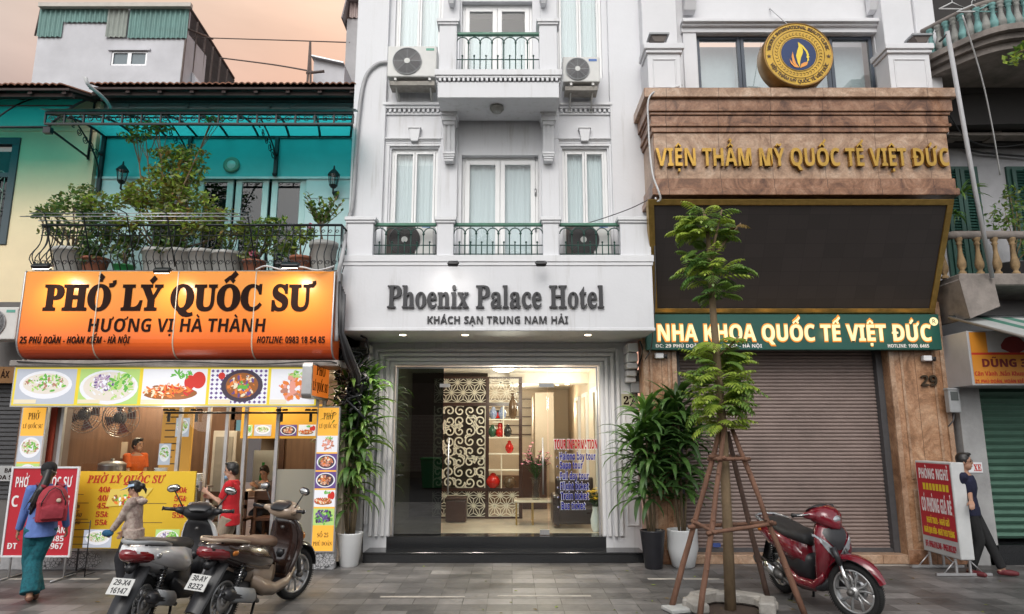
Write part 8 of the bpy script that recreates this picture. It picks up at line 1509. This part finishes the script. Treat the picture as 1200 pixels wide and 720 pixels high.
        mb = MB(); mb.ball((.525,0,.585), (.025,.05,.022), AMB, 10); B(mb, 'indicator'); mb = MB(); mb.ball((.475,0,.955), (.045,.085,.05), CLR, 14, S); B(mb, 'position_lamp', cw)
    else:
        mb = MB(); mb.ball((.47,0,.965), (.055,.1,.06), CLR, 14, S); B(mb, 'headlight', cw); mb = MB()
        for sy in (-1,1): mb.ball((.5,sy*.15,.72), (.05,.03,.05), AMB, 10)
        B(mb, 'indicator'); mb = MB(); M3 = Matrix.Translation((.3,-.02,.83)) @ Matrix.Rotation(R(-90),4,'Y'); mb.lathe([(.018,0),(.018,.02),(.0,.022)], (0,0,0), ENG, 14, M3); mb.ball((.33,0,.55), (.02,.05,.06), BLKP, 8); B(mb, 'ignition_lock')
    return root
def paint(nm, c, **k): return mat(nm, c, .22, 0, .06, 3, coat=1, **k)
WHP = paint('pearl_white_paint', (.74,.74,.75)); RDP = paint('wine_red_paint', (.17,.006,.016)); BRP = paint('dark_brown_paint', (.028,.013,.01)); BEI = mat('beige_panel', (.36,.27,.2), .35, 0, .1, 4, coat=.5); SEATT = mat('brown_seat', (.16,.09,.06), .5, 0, .15, 12, .15, 100)
def park(name, label, ur, vr, uf, vf, *a, **k):
    xr_, yr_ = G(ur, vr); xf_, yf2 = G(uf, vf); h = math.atan2(yf2-yr_, xf_-xr_); cx, cy = xr_+math.cos(h)*.704, yr_+math.sin(h)*.704; return scooter(name, label, (cx,cy,0), h, *a, **k)
park('parked_scooter', 'brown and beige scooter with a brown seat and chrome mirrors', 252, 739, 333, 705, R(4), BRP, BEI, SEATT, 'brown', ('30-AY','8232'), BEI, steer=R(-12))
park('parked_scooter', 'pearl white scooter with a red tail light beside the brown scooter', 156, 745, 236, 704, R(4), WHP, GREY, SEATB, 'white', ('29-X4','16147'), BLKP, steer=R(14))
park('parked_scooter', 'wine red scooter facing the street before the brown shutter', 921, 695, 1010, 731, R(5), RDP, BLKP, SEATB, 'red', None, None, steer=R(24))
# ================================================================ people
def remesh(mb, voxel, smooth=3):
    me = bpy.data.meshes.new('tmp'); me.from_pydata([tuple(p) for p in mb.v], [], mb.f); bm = bmesh.new(); bm.from_mesh(me); bmesh.ops.recalc_face_normals(bm, faces=bm.faces); bm.to_mesh(me); bm.free()
    o = bpy.data.objects.new('tmp', me); COL.objects.link(o); r = o.modifiers.new('r', 'REMESH'); r.mode = 'VOXEL'; r.voxel_size = voxel; r.use_smooth_shade = True
    s = o.modifiers.new('s', 'SMOOTH'); s.factor = .5; s.iterations = smooth
    dg = bpy.context.evaluated_depsgraph_get(); ev = o.evaluated_get(dg); m = bpy.data.meshes.new_from_object(ev); bpy.data.objects.remove(o); bpy.data.meshes.remove(me)
    return m
def skin_obj(nm, mb, voxel, mats, parent, paint=None, smooth=3):
    m = remesh(mb, voxel, smooth); m.materials.clear()
    for k in (mats if isinstance(mats, list) else [mats]): m.materials.append(k)
    m.polygons.foreach_set('use_smooth', [True]*len(m.polygons))
    if paint: m.polygons.foreach_set('material_index', [paint(p.center) for p in m.polygons])
    o = bpy.data.objects.new(nm, m); COL.objects.link(o); o.parent = parent; return o
def limb(mb, pts, rs, m, n=10):
    """closed tapered limb with round ends"""
    pts = [Vector(p) for p in pts]; mb.tube(pts, rs, m, n)
    for p, r in zip(pts, rs): mb.ball(tuple(p), r*.99, m, 10)
def ik(a, b, l1, l2, hint):
    a, b = Vector(a), Vector(b); d = b-a; L_ = min(d.length, (l1+l2)*.999); u = d.normalized(); b = a+u*L_; x = (l1*l1-l2*l2+L_*L_)/(2*L_); h = math.sqrt(max(0, l1*l1-x*x)); hv = Vector(hint); hv = hv-u*hv.dot(u); hv = hv.normalized() if hv.length > 1e-4 else u.orthogonal(); return a+u*x+hv*h, b
def hand(mb, wr, d, nrm, s, m, curl=.5, left=True):
    d = Vector(d).normalized(); nrm = Vector(nrm); nrm = (nrm-d*nrm.dot(d)).normalized(); sd = d.cross(nrm)*(1 if left else -1); wr = Vector(wr)
    for j in range(4):
        o = (j-1.5)*.019*s; b0 = wr+d*.02*s+sd*o*.7; b = wr+d*.085*s+sd*o; limb(mb, [b0, b], [.013*s,.012*s], m, 8); L_ = (.068,.076,.072,.056)[j]*s; p = b; dd = d.copy()
        for k, f in enumerate((.42,.32,.26)): dd = (dd*math.cos(curl*.7)+nrm*math.sin(curl*.7)).normalized(); q = p+dd*L_*f; limb(mb, [p,q], [(.0095-.001*k)*s,(.0088-.001*k)*s], m, 7); p = q
    b = wr+d*.03*s+sd*-.02*s; q = b+(d*.6-sd*.75+nrm*.35).normalized()*.04*s; limb(mb, [b,q,q+(d*.85-sd*.2+nrm*.45).normalized()*.032*s], [.014*s,.011*s,.009*s], m, 8)
def person(label, loc, H, yaw, feet, hands, lean=(0,0), head=(0,0,0), skin=(.42,.24,.16), hair=(.012,.01,.009), hairstyle='short', top=None, sleeve=.5, bottom=None, leg=1.0, shoe=None, flare=0, seated=False, knees=None, elbows=None, pelvis=(0,0), curl=(.6,.6), pnorm=None, hem=.0, build=1.0, cat='person', wide=1.0):
    """world-aligned offsets from loc; yaw = facing; head = (yaw offset, pitch, roll)"""
    s = H/1.7; P_ = thing('person', label, cat, loc); f = Vector((math.cos(yaw), math.sin(yaw), 0)); l = Vector((-math.sin(yaw), math.cos(yaw), 0)); U = Vector((0,0,1)); SK = mat('skin', skin, .5, 0, .08, 8); HM = mat('hair', hair, .4, 0, .3, 40, stretch=(1,1,.2))
    hz_ = (.9 if not seated else seated)*s if seated is False else seated; pel = Vector((pelvis[0], pelvis[1], hz_)); ld = (U + f*lean[0] + l*lean[1]).normalized(); ch = pel+ld*.34*s; nb = pel+ld*.545*s; hd = nb+ld*.07*s+U*.07*s+f*.025*s
    sh = {1: nb-ld*.055*s+l*.165*s*build, -1: nb-ld*.055*s-l*.165*s*build}; hp = {1: pel+l*.09*s, -1: pel-l*.09*s}; knees = knees or {1: f, -1: f}; elbows = elbows or {1: -f-U*.3, -1: -f-U*.3}
    J = {}
    for k in (1,-1): an = Vector((feet[k][0], feet[k][1], feet[k][3] if len(feet[k]) > 3 else .085*s)); J['k',k], J['a',k] = ik(hp[k], an, .43*s, .42*s, knees[k]); J['e',k], J['w',k] = ik(sh[k], hands[k], .285*s, .255*s, elbows[k])
    hy = yaw+head[0]; hf = Vector((math.cos(hy), math.sin(hy), 0)); hl = Vector((-math.sin(hy), math.cos(hy), 0)); hu = (U*math.cos(head[1])+hf*math.sin(head[1])+hl*head[2]).normalized(); hf2 = (hf-hu*hf.dot(hu)).normalized(); hl2 = hu.cross(hf2)
    HMx = Matrix((( *[hf2[i] for i in range(0)],),)) if False else Matrix.Translation(hd) @ Matrix(((hf2.x,hl2.x,hu.x,0),(hf2.y,hl2.y,hu.y,0),(hf2.z,hl2.z,hu.z,0),(0,0,0,1))) @ Matrix.Scale(s,4)
    def torso(mb, e, z0=-.06, z1=.56, m=SK):
        rings = []
        for t, a, b in ((-.08,.13,.1),(0,.165,.115),(.1,.155,.11),(.2,.145,.1),(.32,.165,.115),(.42,.175,.11),(.5,.13,.085),(.545,.065,.06)):
            if not (z0 <= t <= z1): continue
            c = pel+ld*t*s+f*(.015*s if t > .25 else 0); rings.append([c+l*(a*build*s+e)*math.cos(q)+f*(b*s+e)*math.sin(q) for q in [2*math.pi*k/16 for k in range(16)]])
        mb.loft(rings, m)
    mb = MB(); torso(mb, -.006); limb(mb, [nb-ld*.02*s, hd-U*.03*s], [.055*s,.05*s], SK)
    mb.ball((.0,0,.03), (.092,.075,.098), SK, 16, HMx); mb.ball((.02,0,-.045), (.068,.06,.075), SK, 14, HMx); mb.ball((.055,0,-.085), (.025,.03,.025), SK, 10, HMx); mb.ball((.094,0,-.012), (.018,.014,.024), SK, 8, HMx); mb.ball((.086,0,.02), (.012,.011,.03), SK, 8, HMx); mb.ball((.083,0,-.055), (.012,.026,.011), SK, 8, HMx); mb.ball((.07,.0,.035), (.02,.05,.012), SK, 8, HMx)
    for k in (1,-1): mb.ball((-.005,k*.077,-.005), (.018,.012,.032), SK, 8, HMx); limb(mb, [sh[k], J['e',k], J['w',k]], [.048*s,.04*s,.027*s], SK); limb(mb, [hp[k], J['k',k], J['a',k]], [.085*s,.055*s,.04*s], SK); limb(mb, [J['k',k]+(J['a',k]-J['k',k])*.3-f*.02*s], [.05*s], SK)
    for k in (1,-1):
        hd_ = (J['w',k]-J['e',k]).normalized(); hand(mb, J['w',k], hd_, (pnorm or {}).get(k, -l*k if abs(hd_.dot(l)) < .8 else -U), s, SK, curl[0 if k == 1 else 1], k == 1)
        fy = feet[k][2]; fd = Vector((math.cos(fy), math.sin(fy), 0)); limb(mb, [J['a',k]-U*.03*s-fd*.03*s, J['a',k]+fd*.12*s-U*.058*s, J['a',k]+fd*.17*s-U*.062*s], [.038*s,.032*s,.026*s], SK)
    skin_obj('body', mb, .008, SK, P_, smooth=2)
    mb = MB()
    for k in (1,-1): mb.ball((.083,k*.032,.012), (.009,.013,.0075), BLACK, 8, HMx)
    mb.build('eyes', P_, False); mb = MB()
    for k in (1,-1): mb.ball((.088,k*.033,.037), (.008,.022,.005), HM, 8, HMx)
    mb.build('eyebrows', P_, False); mb = MB(); mb.ball((.094,0,-.055), (.005,.02,.006), mat('lips', (.3,.1,.08), .4), 8, HMx); mb.build('mouth', P_, False)
    mb = MB(); mb.ball((-.014,0,.052), (.098,.084,.095), HM, 16, HMx); mb.ball((-.05,0,.0), (.06,.078,.075), HM, 12, HMx); mb.ball((.045,0,.115), (.055,.06,.028), HM, 12, HMx)
    for k in (1,-1): mb.ball((-.01,k*.07,.03), (.05,.018,.05), HM, 10, HMx)
    if hairstyle == 'long':
        b = hd-f*.07*s; mb.tube([b+U*.04*s, b-U*.06*s-f*.03*s+l*.02, b-U*.2*s-f*.07*s+l*.06, b-U*.36*s-f*.08*s+l*.12, b-U*.5*s-f*.06*s+l*.15], [.05*s,.055*s,.055*s,.045*s,.012*s], HM, 12)
        for q in range(9): o = l*random.uniform(-.04,.06)+f*random.uniform(-.04,.0); mb.tube([b+o*.5, b-U*.2*s-f*.07*s+l*.06+o, b-U*random.uniform(.4,.58)*s-f*.07*s+l*.14+o*1.6], [.014,.013,.004], HM, 6)
    if hairstyle == 'bun': mb.ball((-.12,0,.03), (.05,.05,.055), HM, 12, HMx); mb.tube([HMx @ Vector((-.12,0,.03)), HMx @ Vector((-.17,0,-.04)), HMx @ Vector((-.17,0,-.11))], [.03*s,.025*s,.006*s], HM, 8)
    skin_obj('hair', mb, .009, HM, P_, smooth=1)
    if top:
        mb = MB(); torso(mb, .014*s*wide, -.09, .52, top); 
        if hem: c = pel-ld*hem*s; mb.loft([[c+l*(.17*build*s*wide)*math.cos(q)+f*(.13*s*wide)*math.sin(q) for q in [2*math.pi*k/16 for k in range(16)]], [pel+ld*.05*s+l*(.165*build*s*wide)*math.cos(q)+f*(.125*s*wide)*math.sin(q) for q in [2*math.pi*k/16 for k in range(16)]]], top)
        for k in (1,-1):
            a = J['e',k]; mb.tube([sh[k]+l*k*-.05*s, sh[k], sh[k].lerp(a,.5)], [.062*s*wide,.066*s*wide,.06*s*wide], top, 12); mb.ball(tuple(sh[k]), .066*s*wide, top, 10)
            if sleeve <= .5: mb.tube([sh[k].lerp(a,.3), sh[k].lerp(a,sleeve*2*.75)], [.062*s*wide,.062*s*wide], top, 12)
            else: mb.tube([sh[k].lerp(a,.3), a], [.06*s*wide,.052*s*wide], top, 12); mb.ball(tuple(a), .052*s*wide, top, 10); mb.tube([a, a.lerp(J['w',k],.95)], [.052*s*wide,.042*s*wide], top, 12)
        mb.tube([nb-ld*.05*s, nb+ld*.012*s], [.08*s,.066*s], top, 12); P_['_'] = 0; del P_['_']
        skin_obj('shirt', mb, .010, top, P_, smooth=3)
    if bottom:
        mb = MB(); torso(mb, .012*s, -.1, .1, bottom); mb.ball(tuple(pel-ld*.06*s), .1*s, bottom, 10)
        for k in (1,-1):
            e = J['k',k].lerp(J['a',k], min(1,max(0,(leg-.5)*2))*.97); mb.tube([hp[k]+U*.02*s, J['k',k]], [.105*s,.075*s+flare*.5], bottom, 12); mb.ball(tuple(J['k',k]), .075*s+flare*.5, bottom, 10)
            if leg > .5: mb.tube([J['k',k], e], [.075*s+flare*.5,.06*s+flare], bottom, 12)
        skin_obj('trousers', mb, .010, bottom, P_, smooth=2)
    if shoe:
        for k in (1,-1):
            fy = feet[k][2]; fd = Vector((math.cos(fy), math.sin(fy), 0)); mb = MB(); a = J['a',k]; mb.ball(tuple(a-U*.035*s), .05*s, shoe, 10); limb(mb, [a-fd*.035*s-U*.045*s, a+fd*.1*s-U*.05*s, a+fd*.17*s-U*.055*s], [.04*s,.042*s,.034*s], shoe); z0 = a.z-.085*s; mb.box(0,0,0,0,0,0,shoe) if False else None; skin_obj('shoe', mb, .008, shoe, P_, smooth=2)
    return P_, dict(hd=hd, HM=HMx, nb=nb, pel=pel, ld=ld, f=f, l=l, s=s, J=J, sh=sh, hf=hf2, U=U)
def cloth(nm, c, **k): return mat(nm, c, .85, 0, k.pop('var', .15), k.pop('scale', 6), .75, 13, **k)
# woman with a red backpack walking away
x, y = G(38, 706); Yw_ = R(128)
wp, d = person('woman in a blue shirt and black cap walking past with a red backpack', (x,y,0), 1.63, Yw_, {1:(-.06,.12,Yw_,.085),-1:(.02,-.1,Yw_,.11)}, {1:(-.3,.02,.8),-1:(.12,.3,.84)}, lean=(.12,-.02), head=(0,.12,0), skin=(.4,.22,.14), hairstyle='long', top=cloth('blue_shirt', (.12,.2,.5)), sleeve=1, bottom=cloth('teal_print_trousers', (.01,.13,.16), col2=(.0,.05,.07), scale=22, var=.4), flare=.05, shoe=mat('sandal_brown', (.16,.07,.045), .6), wide=1.04, hem=.1, knees={1:Vector((-1,.6,0)),-1:Vector((-1,.6,0))})
CAPB = cloth('black_cap', (.012,.012,.014)); mb = MB(); mb.ball((-.01,0,.07), (.108,.095,.09), CAPB, 16, d['HM']); mb.prism([(.06,-.075),(.15,-.06),(.175,0),(.15,.06),(.06,.075)], .045, .058, 'z', CAPB, d['HM']); mb.build('cap', wp, False)
mb = MB(); s = d['s']; c = d['pel']+d['ld']*.33*s-d['f']*.19*s-d['l']*.07*s; RBG = cloth('red_backpack', (.36,.035,.05)); RBG2 = cloth('red_backpack_pocket', (.3,.03,.045)); Mb = Matrix(((d['f'].x,d['l'].x,d['ld'].x,c.x),(d['f'].y,d['l'].y,d['ld'].y,c.y),(d['f'].z,d['l'].z,d['ld'].z,c.z),(0,0,0,1)))
bag = thing('backpack', 'rounded red backpack with a front pocket on the walking woman', 'backpack', (x,y,0)); mb.ball((0,0,.0), (.11,.17,.22), RBG, 16, Mb); mb.box(-.1,.07,-.16,.16,-.22,.02, RBG, Mb); skin_obj('sack', mb, .012, RBG, bag, smooth=6)
mb = MB(); mb.ball((-.1,0,-.1), (.055,.13,.1), RBG2, 14, Mb); mb.box(-.14,-.08,-.12,.12,-.19,-.05, RBG2, Mb); skin_obj('pocket', mb, .012, RBG2, bag, smooth=5); mb = MB(); mb.tube([Mb @ Vector(p) for p in ((-.07,-.13,-.1),(-.115,-.12,.02),(-.11,-.06,.15),(-.105,0,.185),(-.11,.06,.15),(-.115,.12,.02),(-.07,.13,-.1))], .007, BLACK, 5); mb.build('zip', bag, False)
mb = MB(); mb.ball((-.112,-.05,.03), (.012,.028,.028), CREAM, 10, Mb); mb.build('badge', bag, False)
for k in (1,-1): mb = MB(); q = d['sh'][k]; mb.tube([c+d['l']*k*.1+d['ld']*.2*s, q+d['ld']*.075*s-d['l']*k*.05-d['f']*.02, q+d['f']*.1*s-d['l']*k*.05-d['ld']*.05, c+d['f']*.28*s+d['l']*k*.13-d['ld']*.1*s, c+d['f']*.1*s+d['l']*k*.16-d['ld']*.2*s], .019, RBG2, 6); mb.build('strap', bag, False)
# child in a sun visor behind the white scooter
x, y = G(150, 692); PJ = mat('patterned_jacket', (.5,.43,.37), .85, 0, .5, 16, .2, 40, col2=(.2,.12,.11))
cp, d = person('child in a pale blue sun visor and patterned jacket behind the white scooter', (x,y,0), 1.38, R(188), {1:(-.05,-.07,R(190)),-1:(.05,.09,R(185))}, {1:(-.26,-.1,.72),-1:(-.22,.14,.72)}, lean=(.04,0), head=(.0,.12,0), skin=(.45,.26,.18), hairstyle='bun', top=PJ, sleeve=1, bottom=cloth('dark_trousers', (.02,.02,.025)), shoe=mat('yellow_shoe', (.6,.55,.02), .5), wide=1.22, hem=.14)
VIS = mat('visor_blue', (.32,.45,.6), .4, 0, .05); mb = MB(); rows = []
for k in range(13): a = R(-105+210*k/12); rows.append([tuple(d['HM'] @ Vector(p)) for p in ((.094*math.cos(a),.085*math.sin(a),.085),(.1*math.cos(a),.09*math.sin(a),.05),(.1*math.cos(a)+.13*max(0,math.cos(a)),.1*math.sin(a),.05-.05*max(0,math.cos(a))))])
mb.sheet(rows, VIS); mb.build('visor', cp, False); mb = MB(); hh = d['nb']-d['f']*.05; mb.ball(tuple(hh-Vector((-.03,0,.05))), (.07,.1,.05), PJ, 12); mb.build('hood', cp, False); gl_ = cloth('blue_glove', (.03,.13,.25)); mb = MB(); hd_ = d['J']['w',1]; mb.ball(tuple(hd_+Vector((-.05,0,-.03))), (.08,.045,.05), gl_, 12); skin_obj('glove', mb, .01, gl_, cp)
# boy in a red shirt holding up a phone
x, y = G(264, 682); REDS = cloth('red_shirt', (.5,.012,.02), var=.1)
bp, d = person('boy in a red polo shirt and lowered mask holding up a phone', (x,y,0), 1.6, R(186), {1:(-.04,-.1,R(188)),-1:(.04,.1,R(184))}, {1:(-.3,-.1,1.2),-1:(-.3,.08,1.12)}, head=(.05,.05,0), skin=(.45,.26,.18), top=REDS, sleeve=.5, bottom=cloth('beige_trousers', (.3,.24,.18)), shoe=BLACK, hem=.1, wide=1.1, curl=(.9,.9), elbows={1:Vector((.3,0,-1)),-1:Vector((.3,0,-1))})
mb = MB(); MSK = mat('mask_blue', (.2,.35,.5), .7); mb.ball((.07,0,-.09), (.035,.05,.035), MSK, 12, d['HM']); mb.build('mask', bp, False); w1 = d['J']['w',1]; ph = thing('phone', 'pale phone held up by the boy in red', 'phone', (x,y,0)); mb = MB(); q = w1+Vector((-.1,.0,.06)); mb.box(q.x-.012,q.x+.0,q.y-.045,q.y+.045,q.z-.04,q.z+.1, GREY); o = mb.build('body', ph, False, bevel=.006)
bg_ = thing('plastic_bag', 'pale crumpled plastic bag hanging from the boy in red', 'bag', (x,y,0)); w2_ = d['J']['w',-1]; mb = MB(); random.seed(9)
rings = [[tuple(w2_+Vector((-.07+rr*math.cos(a)*(1+.15*random.uniform(-1,1)), rr*.7*math.sin(a), dz))) for a in [2*math.pi*k/14 for k in range(14)]] for rr, dz in ((.015,-.03),(.03,-.07),(.09,-.13),(.12,-.22),(.11,-.31),(.05,-.345))]; mb.loft(rings, mat('plastic_film', (.5,.5,.48), .35)); mb.build('sack', bg_, False)
# young man on the right
x, y = G(1156, 676); NAV = cloth('navy_polo', (.008,.01,.035), var=.1)
mp2, d = person('young man in a navy polo and black jeans beside the red light box', (x,y,0), 1.72, R(-38), {1:(.24,-.02,R(-15)),-1:(-.14,.1,R(-60))}, {1:(-.22,-.2,1.06),-1:(-.36,-.05,.92)}, lean=(-.02,-.1), head=(.05,-.03,0), skin=(.38,.21,.14), top=NAV, sleeve=.5, bottom=cloth('black_jeans', (.01,.01,.011)), shoe=mat('maroon_shoe', (.12,.015,.02), .6), pelvis=(-.08,.08), hem=.07, wide=1.08, build=1.08, knees={1:Vector((.3,-.6,0)),-1:Vector((.6,-.3,0))}, elbows={1:Vector((1,.2,-.8)),-1:Vector((-.3,.5,-1))})
mb = MB()
for k in (1,-1): mb.tube([d['HM'] @ Vector((.1,k*.034+.024*math.cos(a),.012+.02*math.sin(a))) for a in [2*math.pi*q/12 for q in range(13)]], .0022, BLACK, 4); mb.tube([d['HM'] @ Vector(p) for p in ((.1,k*.058,.015),(.0,k*.083,.015))], .0022, BLACK, 4)
mb.build('spectacles', mp2, False); mb = MB(); q = d['nb']-d['ld']*.17+d['f']*.125-d['l']*-.0; mb.ball(tuple(q+d['l']*.07), (.01,.02,.012), CREAM, 8); mb.build('chest_badge', mp2, False)
# diners
x, _, _ = W(157,545,12.9); 
dp, d = person('seated man in an orange shirt inside the restaurant window', (x,12.9,.17), 1.7, R(-30), {1:(.35,-.25,R(-30)),-1:(.3,-.4,R(-30))}, {1:(.25,.05,.86),-1:(.1,-.25,.86)}, lean=(.05,0), head=(.3,0,0), top=cloth('orange_shirt', (.65,.12,.015)), sleeve=.5, bottom=cloth('grey_trousers', (.06,.06,.065)), shoe=BLACK, seated=.95, wide=1.1)
mb = MB(); mb.lathe([(.16,0),(.17,.5),(.2,.52),(.2,.56),(0,.57)], (x,12.9,.17), WOODD, 14); o = mb.build('bar_stool', None); tag(o, 'round wooden stool under the orange shirted man', 'stool')
x, _, _ = W(311,575,13.0)
ep, d = person('dark haired man bent over his bowl at the inner table', (x,13.1,.17), 1.68, R(-95), {1:(-.1,-.35,R(-90)),-1:(.12,-.35,R(-90))}, {1:(-.12,-.3,.92),-1:(.1,-.3,.95)}, lean=(.25,0), head=(0,.35,0), top=cloth('grey_brown_shirt', (.16,.13,.12)), sleeve=.5, bottom=cloth('dark_shorts', (.03,.03,.035)), shoe=BLACK, seated=.48)
mb = MB(); mb.box(x-.18,x+.18,12.95,13.3,.17,.56,WOODD); o = mb.build('wooden_stool', None, bevel=.01); tag(o, 'square wooden stool under the man bent over his bowl', 'stool')
bo = thing('soup_bowl', 'white soup bowl before the man at the inner table', 'bowl', (x,12.72,1.11)); mb = MB(); mb.lathe([(.05,0),(.06,.02),(.11,.08),(.105,.08),(.05,.03),(0,.03)], (x,12.75,.942), WHITE2, 18); mb.build('body', bo)
